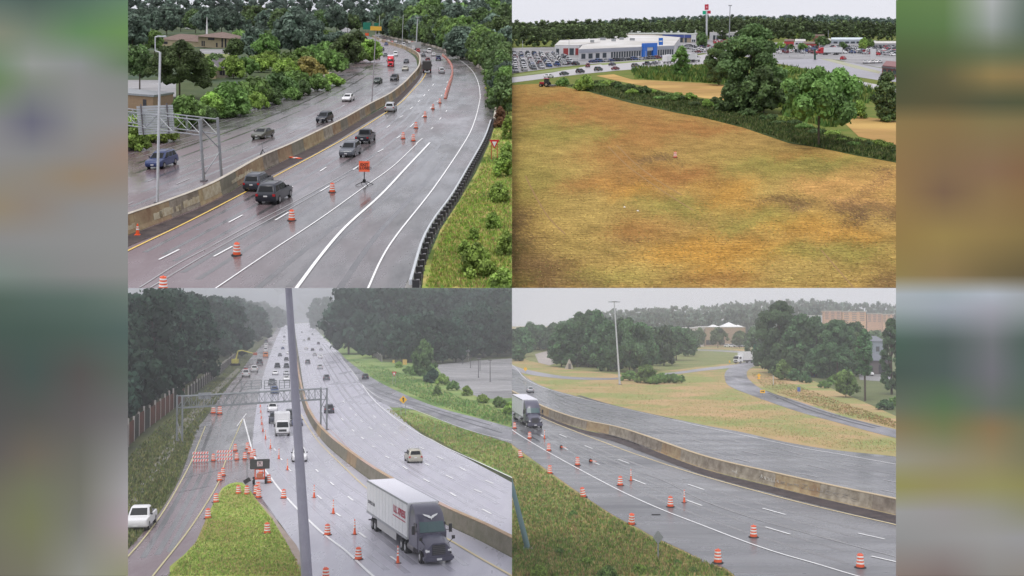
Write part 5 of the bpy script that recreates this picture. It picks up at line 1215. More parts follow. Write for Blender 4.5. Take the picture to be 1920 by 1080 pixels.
r_, O, G, h = slab(q, [(1653, 142), (1700, 148), (1710, 136), (1660, 132)], 125, 'brick_shop', mat('maroon_brick', (.2, .08, .07), .85, c2=(.25, .1, .09), scale=1.5), mat('maroon_roof', (.22, .1, .1), .7), 'maroon brick building at the right border above the dark tree')
facade(q, r_, O, G[0], G[1], [(.05 + k * .2, .18 + k * .2, .3, .75, M_SHOP, 'window', .1) for k in range(4)] + [(0, 1, .88, 1.05, M_DARKST, 'eave_band', .3)], h)
# pylon signs and poles
rt, W, H, zc = sign(q, 1239, 110, 71, 8, 'rect', M_BLUEP, 'blue dealership pylon sign on two grey posts right of the entrance arch', posts=2, hpx=13, back=M_BLUEP, cat='sign', name='pylon_sign'); add('white_band', B().box(-W * .35, W * .35, -.09, -.06, zc - H * .05, zc + H * .12).mesh('white_band'), M_WHITE, rt)
P = q.p(1325, 92); h = q.top_h(P, 8); mp = q.mpp(P)
rt = root(q, 'pylon_sign', P, 'tall petrol station pylon with a red badge over a green and a red panel', 'sign', rz=facing(q, P))
add('post', B().box(-.55, .55, -.3, .3, 0, h - 11 * mp).mesh('post'), M_STEEL_W, rt)
add('badge_panel', B().box(-3.6 * mp, 3.6 * mp, -.4, .4, h - 10 * mp, h).mesh('badge_panel'), mat('badge_red', (.5, .02, .05), .4), rt)
add('badge_mark', B().box(-1.6 * mp, 1.6 * mp, -.5, -.4, h - 7 * mp, h - 3 * mp).mesh('badge_mark'), mat('badge_pink', (.7, .25, .28), .4), rt)
add('green_panel', B().box(-7.5 * mp, -1.5 * mp, -.4, .4, h - 18 * mp, h - 11.5 * mp).mesh('green_panel'), mat('panel_green', (.0, .4, .22), .4), rt)
add('red_panel', B().box(1.2 * mp, 7.5 * mp, -.4, .4, h - 17 * mp, h - 11.5 * mp).mesh('red_panel'), MATS['badge_red'], rt)
rt, P, h, mp, dx = pole(q, 1367, 92, 10, .35, .22, M_STEEL, 'very tall grey light mast beside the white showroom', xtop=1369); add('lamp_head', B().box(dx - 1, dx + 1, -.5, .5, h - .4, h + .2).mesh('lamp_head'), M_STEEL, rt)
for x, y, yt, lb in ((1067, 118, 74, 'thin pole beside the dealership service wing'), (1052, 126, 84, 'thin pole in the packed car lot'), (1211, 112, 96, 'short sign pole before the blue arch'), (1462, 104, 86, 'pole at the left of the plaza trees'), (1508, 104, 90, 'pole between the plaza trees'), (1553, 78, 56, 'pole rising in front of the wood'), (1220, 72, 40, 'mast behind the brown showroom'), (980, 92, 76, 'pole at the back of the packed lot')):
    pole(q, x, y, yt, .13, .1, M_STEEL_W, lb, group=None)
rt, P, h, mp, dx = pole(q, 1528, 112, 92, .5, .4, mat('dark_green_paint', (.02, .07, .05), .5), 'dark green banner post beside the wide road', name='banner_post')
rt = root(q, 'totem_sign', q.p(1637, 114), 'white totem sign standing in the right part of the plaza lot', 'sign'); add('panel', B().box(-1.2, 1.2, -.3, .3, .6, 5.5).mesh('panel'), M_WW, rt); add('plinth', B().box(-1.3, 1.3, -.4, .4, 0, .6).mesh('plinth'), M_CONC_W, rt)

# vehicles on the service road
qa = [(1029, 146, 'white', 'sedan', 'white sedan at the left end of the service road queue'), (1058, 141, 'green', 'sedan', 'dark green sedan behind the white one on the service road'), (1088, 137, 'black', 'suv', 'black suv above the bright bush'), (1122, 133, 'green', 'suv', 'green suv right of the bright bush'),
      (1102, 126, 'maroon', 'suv', 'maroon suv turning at the lot entrance'), (1148, 123, 'dark_grey', 'sedan', 'dark grey sedan in the upper lane of the service road'), (1154, 131, 'maroon', 'sedan', 'maroon sedan in the lower lane of the service road'), (1191, 126, 'olive', 'suv', 'olive suv with red lights in the lower lane'),
      (1213, 123, 'black', 'pickup', 'black pickup in the middle of the service road queue'), (1227, 121, 'grey', 'sedan', 'grey sedan just right of the black pickup'), (1227, 120, 'white', 'sedan', 'white car behind the grey sedan')][:10] + [(1232, 119, 'white', 'sedan', 'white sedan ahead of the white truck')]
for i, (x, y, c_, k_, lb) in enumerate(qa): car(q, k_, c_, x, y, x + (30 if i != 4 else 4), y - (3 if i != 4 else 8), lb, simple=False, sc=.98)
box_truck(q, 1254, 119, 1285, 116, 'white box truck trailer left of the medium conical tree', cabc='white', L=9.5, H=3.8, sc=1.0)
semi(q, 1296, 117, 1325, 115, 'white semi with a rounded pink cab right of the medium conical tree', 'white', L=13)
semi(q, 1551, 103, 1528, 103, 'red semi with a plain white trailer parked along the plaza', 'red', L=15)
rt = root(q, 'tractor', q.p(1023, 163), 'red and black tractor mowing at the corner of the field', 'tractor', rz=1.2, plumb=False)
add('hood', B().box(-.45, .45, .2, 1.9, .8, 1.5).mesh('hood', bevel=.1), paintmat('red'), rt); add('cab', B().box(-.75, .75, -1.0, .3, .9, 2.5).mesh('cab', bevel=.1), mat('tractor_cab', (.04, .05, .045), .4), rt); add('roof', B().box(-.85, .85, -1.1, .4, 2.5, 2.62).mesh('roof'), paintmat('red'), rt)
wheelset(rt, [(-.95, -.6), (.95, -.6)], r=.8, w=.4); wheelset(rt, [(-.75, 1.4), (.75, 1.4)], r=.5, w=.3)
add('mower_deck', B().box(-1.5, 1.5, -3.0, -1.4, .3, .7).mesh('mower_deck', bevel=.05), M_DARKST, rt)
barrel(q, 1266, 296, 'single orange and white barrel standing in the middle of the mown field', None)
for x, y, c_, lb in ((1171, 389, .06, 'small white scrap lying on the field, the left one of two'), (1196, 396, .06, 'small white scrap lying on the field, the right one of two')):
    o = root(q, 'litter', q.p(x, y), lb, 'litter'); add('crumpled_sheet', B().add([(-.14, -.1, 0), (.15, -.12, .02), (.12, .14, 0), (-.13, .12, .04), (0, 0, .16)], [(0, 1, 4), (1, 2, 4), (2, 3, 4), (3, 0, 4), (3, 2, 1, 0)]).mesh('crumpled_sheet'), M_WHITE, o)
# packed dealership lot
lotpoly = [(942, 93), (1036, 90), (1044, 105), (1062, 108), (1080, 116), (1048, 124), (1000, 133), (942, 139)]
names_ = dict(white='white', silver='silver', grey='grey', dark_grey='charcoal', black='black', blue='blue', red='red', maroon='maroon', lot='pale grey', hot_blue='bright blue', beige='beige', navy='navy')
def lot(q, poly, dx, dy, ang, cols, where, kinds=('sedan', 'suv', 'suv', 'pickup'), keep=.92, lim=400, grp=None):
    G = [q.p(x, y) for x, y in poly]; x0, x1 = min(g.x for g in G), max(g.x for g in G); y0, y1 = min(g.y for g in G), max(g.y for g in G); n = 0
    y = y0; r_ = 0
    while y < y1:
        x = x0
        while x < x1:
            if inpoly(x, y, [(g.x, g.y) for g in G]) and random.random() < keep and n < lim:
                k = random.choice(kinds); c = random.choice(cols)
                o = add('parked_car', car_parts(k)['simple']); o.material_slots[0].link = 'OBJECT'; o.material_slots[0].material = paintmat(c)
                o.matrix_basis = q.M @ Matrix.Translation((x + random.uniform(-.2, .2), y + random.uniform(-.4, .4), .06)) @ Matrix.Rotation(ang + random.choice((0, math.pi)) + random.uniform(-.05, .05), 4, 'Z')
                props(o, '%s car parked in %s' % (names_[c], where), 'car', grp or ('%s cars parked in %s' % (names_[c], where))); n += 1
            x += dx
        y += dy * (1 if r_ % 2 else 1.5); r_ += 1
    return n
cs_ = ['white', 'silver', 'lot', 'grey', 'silver', 'lot', 'white', 'dark_grey', 'black', 'blue', 'maroon']
n1 = lot(q, lotpoly, 3.6, 8.2, .15, cs_, 'the packed sales lot', keep=.85, lim=120)
n2 = lot(q, [(1340, 82), (1392, 82), (1394, 74), (1334, 74)], 3.2, 9, 0, ['red', 'maroon', 'red', 'white', 'red'], 'the rows before the white showroom', lim=30)
n3 = lot(q, [(1555, 98), (1720, 108), (1720, 86), (1560, 88)], 3.6, 9, .1, ['white', 'silver', 'grey', 'dark_grey', 'red', 'black'], 'the right half of the plaza lot', keep=.7, lim=110)
n4 = lot(q, [(1262, 90), (1330, 96), (1340, 80), (1285, 80)], 3.6, 11, .4, ['white', 'silver', 'grey', 'blue', 'black'], 'the lot right of the dealership', keep=.7, lim=24)
n5 = lot(q, [(1420, 100), (1530, 100), (1545, 90), (1440, 88)], 4.6, 13, .1, ['white', 'silver', 'grey', 'dark_grey', 'red', 'black', 'blue'], 'the lot before the plaza shops', keep=.6, lim=50)
n6 = lot(q, [(1560, 80), (1720, 88), (1720, 84), (1565, 78)], 4.0, 12, .1, ['white', 'silver', 'grey', 'lot', 'blue', 'black'], 'the rows below the pale blue strip', keep=.7, lim=45)
for i, (x, y, yt) in enumerate(((1446, 108, 92), (1480, 106, 90), (1496, 104, 88), (1575, 100, 84), (1600, 104, 88), (1655, 106, 90), (1672, 100, 84), (1536, 96, 80), (1420, 92, 70), (1300, 96, 74), (1283, 86, 64))):
    pole(q, x, y, yt, .13, .1, M_STEEL_W, 'slender pale lamp post among the plaza and dealership lots', group='lamp posts among the lots')
for x0, x1, yb, yt, wm, lb in ((1392, 1412, 80, 70, 'grey_strip', 'grey shop behind the top of the biggest tree'), (1490, 1510, 84, 78, 'white_cladding', 'small white shop between the red plaza fronts'), (1620, 1634, 86, 79, 'rust_wall', 'small rust coloured shop left of the grey strip'), (1546, 1557, 84, 77, 'grey_strip', 'small grey shop left of the pale blue strip')):
    r_, O, G, h = slab(q, [(x0, yb), (x1, yb), (x1, yb - 4), (x0, yb - 4)], yt, 'shop', MATS[wm], M_ROOFW, lb); facade(q, r_, O, G[0], G[1], [(.08 + k * .3, .3 + k * .3, .1, .6, M_SHOP, 'window', .1) for k in range(3)], h)
n7 = lot(q, [(1440, 102), (1600, 101), (1680, 106), (1680, 98), (1600, 96), (1450, 97)], 4.6, 11, .1, ['white', 'silver', 'grey', 'lot', 'red', 'black', 'maroon', 'blue'], 'the rows along the wide road', keep=.55, lim=70)
n8 = lot(q, [(1300, 100), (1342, 104), (1352, 92), (1320, 86)], 4.2, 10, .3, ['white', 'silver', 'red', 'dark_grey', 'maroon'], 'the rows left of the biggest tree', keep=.6, lim=24)
for i in range(34):
    f = i / 33; x = 1120 + 560 * f + random.uniform(-6, 6); yy = np.interp(x, [1120, 1180, 1260, 1340, 1480, 1600, 1680], [157, 168, 183, 198, 234, 268, 284]) + random.uniform(-4, 8); hh = random.uniform(6, 17)
    T_(x, yy, yy - hh, random.uniform(14, 34), random.choice([G_DARK, G_MID, G_DARK, G_BRIGHT]), 'bush', 'wild shrub of uneven height standing in the ditch weeds', 'uneven shrubs in the ditch weeds')
for i, x in enumerate(range(1112, 1262, 11)):
    c_ = ['navy', 'blue', 'lot', 'navy', 'black', 'grey', 'black', 'blue', 'silver', 'black', 'grey', 'maroon', 'hot_blue', 'white', 'silver'][i % 15]
    y = 117.5 - (x - 1112) * .06
    o = car(q, 'suv' if i % 3 else 'sedan', c_, x, y, x + 8, y - .4, '%s car in the front display row of the dealership, %s from its left end' % (names_[c_], ['first', 'second', 'third', 'fourth', 'fifth', 'sixth', 'seventh', 'eighth', 'ninth', 'tenth', 'eleventh', 'twelfth', 'thirteenth', 'fourteenth', 'fifteenth'][i]), 'cars displayed before the dealership front', simple=True)
for x, y, c_, lb in ((1100, 106, 'red', 'red car under the service wing doors'), (1120, 107, 'maroon', 'maroon car right of the service wing'), (1080, 122, 'black', 'black car by the lot exit'), (1066, 121, 'dark_grey', 'charcoal car by the lot exit, beside the black one'), (1581, 112, 'red', 'red pickup parked beside the wide road'), (1342, 96, 'blue', 'blue car crossing behind the medium tree'), (1338, 105, 'white', 'white car at the road bend behind the medium tree')):
    car(q, 'suv', c_, x, y, x + 9, y - 1, lb, simple=True)
for i in range(5): car(q, 'sedan', 'white' if i % 2 else 'silver', 1622 + i * 7, 119 - .2 * i, 1624 + i * 7, 112, 'car parked in the short row beside the totem sign', 'short row of pale cars beside the totem sign', simple=True)
# ================================================================== NORTH VIEW (lower left): busy motorway in the rain
q = CURQ = BL
M_NV = mat('north_verge', (.07, .085, .035), .95, .1, c2=(.12, .125, .06), scale=.12, c3=(.06, .07, .045), scale3=.05, bump=.4)
M_NG = mat('gore_grass', (.25, .37, .07), .95, .1, c2=(.38, .4, .12), scale=.22, c3=(.27, .23, .08), scale3=.07, bump=.4)
M_NR = mat('roadside_grass', (.16, .28, .08), .95, .1, c2=(.32, .35, .14), scale=.15, c3=(.12, .2, .06), scale3=.04, bump=.3)
patch(q, 'ground', [(180, 1140), (180, 604), (960, 604), (960, 1140)], M_NV, 0)
patch(q, 'right_verge', [(600, 626), (640, 640), (720, 678), (817, 684), (990, 672), (990, 912), (850, 842), (740, 775), (660, 690)], M_NR, .02)
band(q, 'exit_ramp', [(170, 1100), (240, 1030), (300, 960), (340, 890), (367, 810), (385, 785), (420, 735), (448, 700), (475, 665), (498, 640), (513, 625), (521, 608)],
     [(590, 1110), (567, 1050), (545, 1015), (520, 975), (500, 880), (505, 800), (512, 730), (524, 660), (530, 630), (536, 608)], M_ASPH, .04)
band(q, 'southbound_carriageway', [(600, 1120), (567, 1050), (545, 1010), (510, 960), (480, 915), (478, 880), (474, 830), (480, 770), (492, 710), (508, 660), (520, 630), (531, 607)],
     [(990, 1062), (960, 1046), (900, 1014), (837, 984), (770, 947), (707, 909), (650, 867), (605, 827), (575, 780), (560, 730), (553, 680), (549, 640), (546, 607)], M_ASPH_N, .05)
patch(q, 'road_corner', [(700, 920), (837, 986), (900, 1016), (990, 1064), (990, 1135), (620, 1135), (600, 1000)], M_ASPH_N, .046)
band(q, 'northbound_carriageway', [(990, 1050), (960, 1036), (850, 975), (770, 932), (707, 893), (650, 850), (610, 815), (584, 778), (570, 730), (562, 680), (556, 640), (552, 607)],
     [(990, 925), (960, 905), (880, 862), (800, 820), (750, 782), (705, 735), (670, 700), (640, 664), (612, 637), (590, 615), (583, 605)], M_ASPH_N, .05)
band(q, 'merge_ramp', [(990, 845), (960, 832), (895, 812), (850, 797), (790, 772), (730, 760), (700, 745), (672, 712), (650, 685)], [(990, 812), (960, 802), (900, 785), (825, 765), (760, 740), (700, 710), (657, 680), (637, 662)], M_ASPH_R, .06)
patch(q, 'gore_pavement', [(668, 705), (690, 730), (720, 756), (735, 764), (760, 764), (730, 750), (700, 732), (680, 712)], M_ASPH_R, .065)
patch(q, 'gore_grass', [(430, 907), (443, 904), (455, 905), (466, 915), (480, 935), (510, 970), (540, 1020), (567, 1062), (590, 1110), (320, 1110), (318, 1062), (345, 1040), (367, 1017), (392, 960), (407, 930), (417, 915)], M_NG, .07)
patch(q, 'washed_gravel', [(482, 938), (497, 950), (520, 978), (556, 1022), (574, 1060), (592, 1110), (572, 1110), (560, 1062), (540, 1022), (510, 972)], mat('pinkish_gravel', (.3, .24, .2), .9, c2=(.36, .29, .25), scale=.5), .075)
patch(q, 'parking_lot', [(817, 684), (880, 677), (990, 670), (990, 745), (905, 748), (880, 737), (842, 722)], M_LOT, .03)
patch(q, 'shoulder_drain', [(290, 870), (345, 785), (395, 735), (445, 690), (452, 692), (402, 742), (352, 800), (303, 880), (250, 950), (238, 945)], mat('drain_stone', (.14, .14, .11), .95, c2=(.2, .19, .16), scale=.5), .03)
paint(q, 'ramp_edge_line', [[(170, 1110), (240, 1045), (300, 970), (350, 884), (367, 845), (385, 800)], [(284, 1085), (347, 1005), (384, 950), (410, 905), (419, 877), (432, 840), (446, 808), (455, 786)]], mat('faded_yellow', (.5, .45, .25), .6), z=.09, w=.14)
paint(q, 'white_lane_marking', [([(740, 1112), (697, 1080), (650, 1036), (600, 997), (537, 934), (495, 880), (477, 857), (466, 820), (457, 786)], .22), ([(990, 912), (960, 897), (900, 869), (840, 842), (810, 826), (779, 810), (737, 782), (700, 750), (672, 712), (655, 690), (625, 655), (598, 628)], .18),
    ([(672, 712), (685, 727), (715, 748), (760, 762), (805, 780), (850, 797), (895, 812), (960, 828)], .14), ([(444, 800), (462, 776)], .14)], M_WHITE, z=.09,
    dashes=[(619, 905, 626, 911), (652, 932, 662, 940), (592, 881, 597, 886), (700, 968, 712, 977), (629, 963, 639, 970), (673, 1000, 686, 1010), (732, 1045, 747, 1055), (540, 879, 546, 885), (526, 860, 529, 864), (514, 842, 517, 846), (595, 930, 603, 937),
      (722, 856, 730, 860), (755, 875, 764, 881), (794, 899, 805, 905), (844, 925, 855, 932), (904, 956, 921, 965), (697, 837, 704, 840), (677, 820, 682, 824), (660, 806, 664, 810), (732, 833, 739, 836), (710, 817, 716, 820), (796, 869, 805, 874), (836, 892, 850, 899), (889, 919, 904, 925), (760, 824, 766, 826), (786, 839, 795, 843), (820, 857, 831, 862), (861, 877, 874, 884), (910, 902, 925, 908), (692, 802, 698, 806), (675, 788, 680, 792), (655, 765, 659, 769), (665, 777, 669, 780), (700, 780, 705, 784), (718, 796, 723, 799), (643, 752, 647, 756), (640, 785, 644, 789), (738, 811, 744, 814), (770, 850, 776, 853)], wd=.2)
paint(q, 'yellow_edge_line', [([(560, 770), (577, 800), (600, 832), (640, 872), (682, 912), (720, 940)], .16), ([(800, 992), (846, 1016), (900, 1048), (955, 1079), (1000, 1105)], .22)], mat('pale_yellow_line', (.66, .55, .3), .5), z=.09)
paint(q, 'pink_edge_line', [([(556, 650), (561, 690), (569, 735), (583, 772), (598, 792), (624, 811), (662, 848), (720, 889), (790, 930), (850, 962)], .12)], mat('faded_edge', (.55, .42, .42), .6), z=.09)
paint(q, 'worn_streak', [([(700, 735), (740, 750), (800, 768), (860, 788), (940, 812)], .35), ([(690, 722), (730, 740), (790, 760), (850, 778), (920, 798)], .3), ([(470, 820), (468, 850)], .2), ([(330, 900), (420, 880)], .1), ([(345, 870), (400, 868)], .1), ([(330, 925), (395, 912)], .1)], mat('dark_streak', (.055, .055, .065), .45), z=.085)

wall_run(q, 'median_barrier', [(1000, 1066), (960, 1045), (900, 1013), (837, 983), (770, 946), (707, 908), (650, 866), (603, 824), (577, 785), (562, 735), (554, 680), (550, 640), (548, 608)],
    [(.0, 0), (-.1, .35), (-.2, 1.3), (-.2, 1.36), (-.6, 1.36), (-.6, 1.3), (-.7, .35), (-.8, 0)], 7, M_CONC_G, 'mossy concrete median barrier with a rusty top running down the north view', 'barrier', 'barrier_segment', mats=[M_CONC_G, M_CONC_G, M_CONC_G, M_CONC_B, M_CONC_G])
wall_run(q, 'barrier_coping', [(1000, 1066), (960, 1045), (900, 1013), (837, 983), (770, 946), (707, 908), (650, 866), (603, 824), (577, 785), (562, 735), (554, 680)],
    [(-.18, 1.365), (-.18, 1.43), (-.62, 1.43), (-.62, 1.365)], 9, M_CONC_B, 'pale rusty coping lying along the top of the mossy barrier', 'coping', 'coping_segment', mats=[mat('rusty_coping', (.46, .34, .22), .8, c2=(.36, .24, .15), scale=1), MATS['rusty_coping'], mat('pinkish_coping', (.46, .33, .27), .8)])

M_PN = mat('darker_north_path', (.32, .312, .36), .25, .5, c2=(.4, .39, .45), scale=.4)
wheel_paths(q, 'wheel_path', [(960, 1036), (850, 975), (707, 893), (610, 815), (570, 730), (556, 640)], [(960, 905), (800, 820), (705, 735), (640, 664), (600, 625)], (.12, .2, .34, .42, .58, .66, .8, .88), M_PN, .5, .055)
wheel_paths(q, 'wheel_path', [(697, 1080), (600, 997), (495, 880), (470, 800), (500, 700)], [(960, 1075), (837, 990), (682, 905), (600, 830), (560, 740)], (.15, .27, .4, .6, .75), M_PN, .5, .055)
wheel_paths(q, 'wheel_path', [(245, 1060), (350, 884), (400, 770), (470, 680)], [(330, 1050), (405, 900), (450, 790), (500, 680)], (.2, .5, .75), M_PATH, .5, .045)
# noise walls with separate posts and boards
def noise_wall(q, pix, h, bay, label, pm, boards, hue=None):
    path = resample([q.p(x, y) for x, y in cmr(pix, 6)], bay); O = path[0]
    rt = bpy.data.objects.new('noise_wall', None); COL.objects.link(rt); rt.matrix_basis = q.M @ Matrix.Translation(O); props(rt, label, 'wall')
    for i, p in enumerate(path):
        add('post', B().box(-.12, .12, -.12, .12, 0, h + random.uniform(-.1, .5), Matrix.Translation(p - O)).mesh('post'), pm, rt)
        if i + 1 < len(path):
            d = path[i + 1] - p; T = Matrix.Translation(p - O) @ Matrix.Rotation(math.atan2(d.y, d.x), 4, 'Z')
            add('wall_panel', B().box(.17, d.length - .17, -.05, .05, .1, h - random.uniform(.2, .5)).mesh('wall_panel'), random.choice(boards), rt, T)
M_BRD = [mat('brown_board', (.16, .06, .04), .9, .1, c2=(.1, .06, .045), scale=.6), mat('dark_board', (.05, .05, .042), .9, .1), mat('grey_board', (.085, .08, .075), .9, .1)]
M_POSTP = mat('pale_post', (.4, .37, .35), .7)
noise_wall(q, [(180, 892), (240, 838), (266, 812), (300, 786), (330, 763), (350, 748)], 3.7, 7.0, 'tall reddish brown noise wall with pale posts at the lower left of the wood', M_POSTP, [M_BRD[0], M_BRD[0], M_BRD[1]])
noise_wall(q, [(353, 746), (385, 722), (410, 702), (430, 684), (442, 672)], 2.7, 7.0, 'dark noise wall with pale posts continuing beyond the gantry sign', M_POSTP, [M_BRD[1], M_BRD[2]])
noise_wall(q, [(716, 679), (700, 668), (672, 652), (645, 637)], 2.8, 8.0, 'grey noise wall with close posts along the right hand wood', M_POSTP, [M_BRD[2], M_BRD[1]])

# gantry across the carriageways
pr = q.p(607, 806); zt = q.top_h(pr, 727); pl = q.p(338, 838)
mr = Vector((pr.x, pr.y, zt - 1.0)); zc = zt - 1.0
ml = q.p(337, 754, zc)
gantry(q, mr, ml, zc, 1.6, 1.75, 22, 'grey truss gantry spanning the whole north view road', [pr, Vector((ml.x, ml.y, 0))], m=mat('dull_steel', (.25, .27, .28), .55, metal=.3), r=.075, pr=.14)
def hung(q, x, y, z, w_, h_, label, m, n=5, ang=0):
    c = q.p(x, y, z); mp = q.mpp(c); r_ = bpy.data.objects.new('hanging_sign', None); COL.objects.link(r_); r_.matrix_basis = q.M @ Matrix.Translation(c) @ Matrix.Rotation(ang, 4, 'Z'); props(r_, label, 'sign')
    W, H = w_ * mp, h_ * mp
    for k in range(n): add('panel_strip', B().box(-W / 2 + W * k / n + .02, -W / 2 + W * (k + 1) / n - .02, -.05, .0, -H / 2, H / 2).mesh('panel_strip'), m, r_)
    for k in (-.32, .32): add('mounting_rail', B().box(-W / 2, W / 2, .01, .1, k * H - .05, k * H + .05).mesh('mounting_rail'), M_DARKST, r_)
    return r_
sa = math.atan2((mr - ml).y, (mr - ml).x)
hung(q, 384, 742, zc + .8, 26, 12, 'small grey sign back on the left part of the truss gantry', M_STEEL, 4, sa)
for x0, x1, lb in ((450, 492, 'left'), (494, 520, 'middle'), (522, 544, 'right')):
    c = q.p((x0 + x1) / 2, 722 - ((x0 + x1) / 2 - 450) * .02, zc + 1.9); mp = q.mpp(c); W = (x1 - x0) * mp; H = 15 * mp
    r_ = bpy.data.objects.new('empty_signboard', None); COL.objects.link(r_); r_.matrix_basis = q.M @ Matrix.Translation(c) @ Matrix.Rotation(sa, 4, 'Z'); props(r_, 'empty grey sign frame above the truss gantry, the %s of three' % lb, 'sign', None)
    for z in (-.5, -.2, .2, .5): add('rail', B().box(-W / 2, W / 2, -.04, .04, z * H - .04, z * H + .04).mesh('rail'), MATS['dull_steel'], r_)
    for xx in (-.5, 0, .5): add('upright', B().box(xx * W - .05, xx * W + .05, -.1, -.045, -H / 2, H / 2).mesh('upright'), MATS['dull_steel'], r_)

# big leaning pole close to the camera
P = q.p(577, 1106); rt = root(q, 'camera_mast', P, 'thick grey mast leaning slightly and hiding part of the north view traffic', 'pole', plumb=False)
mp = q.mpp(P); h = q.top_h(P, 532)
add('post', B().tube((0, 0, 0), ((537.5 - 577) * mp, 0, h), 10.6 * mp, 6.2 * mp, 20).mesh('post', smooth=True), mat('mast_grey', (.27, .26, .32), .5, c2=(.32, .31, .37), scale=.8), rt)
add('base_plate', B().lathe([(.7, 0), (.7, .1)], 16).mesh('base_plate'), M_DARKST, rt)

# signs
rt, W, H, zc_ = sign(q, 756, 779, 742, 15, 'diamond', mat('sign_amber', (.9, .5, .03), .45), 'amber diamond merge sign on two posts beside the merge ramp', posts=2)
add('merge_arrow', B().box(-W * .05, W * .05, -.08, -.05, zc_ - H * .3, zc_ + H * .1).add([(-W * .16, -.08, zc_ + H * .06), (W * .16, -.08, zc_ + H * .06), (0, -.08, zc_ + H * .32)], [(0, 1, 2)]).bar((W * .2, -.065, zc_ - H * .22), (W * .03, -.065, zc_ + H * .0), .08 * W, .03).mesh('merge_arrow'), M_BLACK, rt)
rt, W, H, zc_ = sign(q, 739, 720, 697, 9, 'triangle', MATS['sign_red'], 'small red and white yield sign on the right verge of the north view', posts=2)
b = B(); b.rings([[(0, -.08, zc_ - H * .26), (W * .24, -.08, zc_ + H * .3), (-W * .24, -.08, zc_ + H * .3)], [(0, -.051, zc_ - H * .26), (W * .24, -.051, zc_ + H * .3), (-W * .24, -.051, zc_ + H * .3)]]); add('white_triangle', b.mesh('white_triangle'), M_WHITE, rt)
sign(q, 759, 688, 674, 8, 'rect', mat('ochre_panel', (.6, .4, .12), .6), 'ochre sign panel beside the end of the grey noise wall', posts=1, hpx=10)
sign(q, 738, 682, 675, 4, 'rect', MATS['ochre_panel'], 'tiny ochre sign left of the larger ochre panel', posts=1, hpx=6)
for x, y, yt, lb in ((897, 708, 673, 'left lamp post of the two nearest in the parking lot'), (919, 716, 676, 'right lamp post of the two nearest in the parking lot'), (900, 695, 672, 'lamp post half hidden behind the left one'), (882, 690, 671, 'farthest lamp post in the parking lot'), (868, 683, 668, 'short post by the house at the edge of the lot')):
    rt, P, h, mp, dx = pole(q, x, y, yt, .13, .1, M_DARKST, lb); add('lamp_head', B().box(-.6, .6, -.15, .15, h, h + .15).mesh('lamp_head'), M_DARKST, rt)
house(q, 850, 878, 679, 660, 644, 'pale house half hidden in the dark wood above the parking lot', mat('pale_siding', (.3, .29, .24), .8), mat('grey_shingle', (.22, .22, .24), .8), [(.3, .5, .4, .8), (.6, .8, .4, .8)], depth=8)

# message board trailer and barricades
P = q.p(487, 908); mp = q.mpp(P); rt = root(q, 'message_board', P, 'black message board on an orange wheeled trailer at the nose of the gore', 'trailer', rz=facing(q, P), plumb=False)
h = q.top_h(P, 861)
add('display_board', B().box(-18 * mp, 18 * mp, -.1, .12, h - 18 * mp, h).mesh('display_board', bevel=.04), mat('board_black', (.05, .05, .048), .5), rt)
add('lit_legend', B().box(-5 * mp, 5 * mp, -.13, -.1, h - 13 * mp, h - 4 * mp).mesh('lit_legend'), mat('pinkish_legend', (.75, .6, .6), .5), rt)
for k, (a_, c_) in enumerate((((-3.6, -11.5), (0, -6)), ((3.6, -11.5), (0, -6)), ((-3, -5.2), (3, -5.2)))): add('legend_stroke', B().bar((a_[0] * mp, -.15, h + a_[1] * mp), (c_[0] * mp, -.15, h + c_[1] * mp), .12, .03).mesh('legend_stroke'), M_DKPL, rt)
for s in (-1, 1): add('mast', B().box(s * 8.5 * mp - .07, s * 8.5 * mp + .07, .14, .28, .6, h - 2 * mp).mesh('mast'), M_ORANGE, rt)
add('frame', B().box(-9 * mp, 9 * mp, -.2, .5, .55, .75).box(-9 * mp, 9 * mp, .13, .27, 1.6, 1.75).mesh('frame'), M_ORANGE, rt)
add('battery_box', B().box(-6 * mp, 6 * mp, -.5, .1, .76, 1.25).mesh('battery_box', bevel=.05), mat('dull_orange', (.45, .15, .08), .6), rt)
wheelset(rt, [(-11 * mp, .1), (11 * mp, .1)], r=.42, w=.25)
P = q.p(463, 925); mp = q.mpp(P); rt = root(q, 'solar_panel', P, 'tilted dark solar panel on a thin mast left of the message board', 'panel', rz=facing(q, P), plumb=False)
h = q.top_h(P, 901); add('mast', B().tube((0, 0, 0), (0, 0, q.top_h(P, 862)), .05).mesh('mast'), M_STEEL, rt)
add('panel', B().box(-6.5 * mp, 6.5 * mp, -.12, -.06, -.22, .22, Matrix.Translation((0, -.02, h)) @ Matrix.Rotation(-.55, 4, 'Y')).mesh('panel'), M_DKPL, rt)
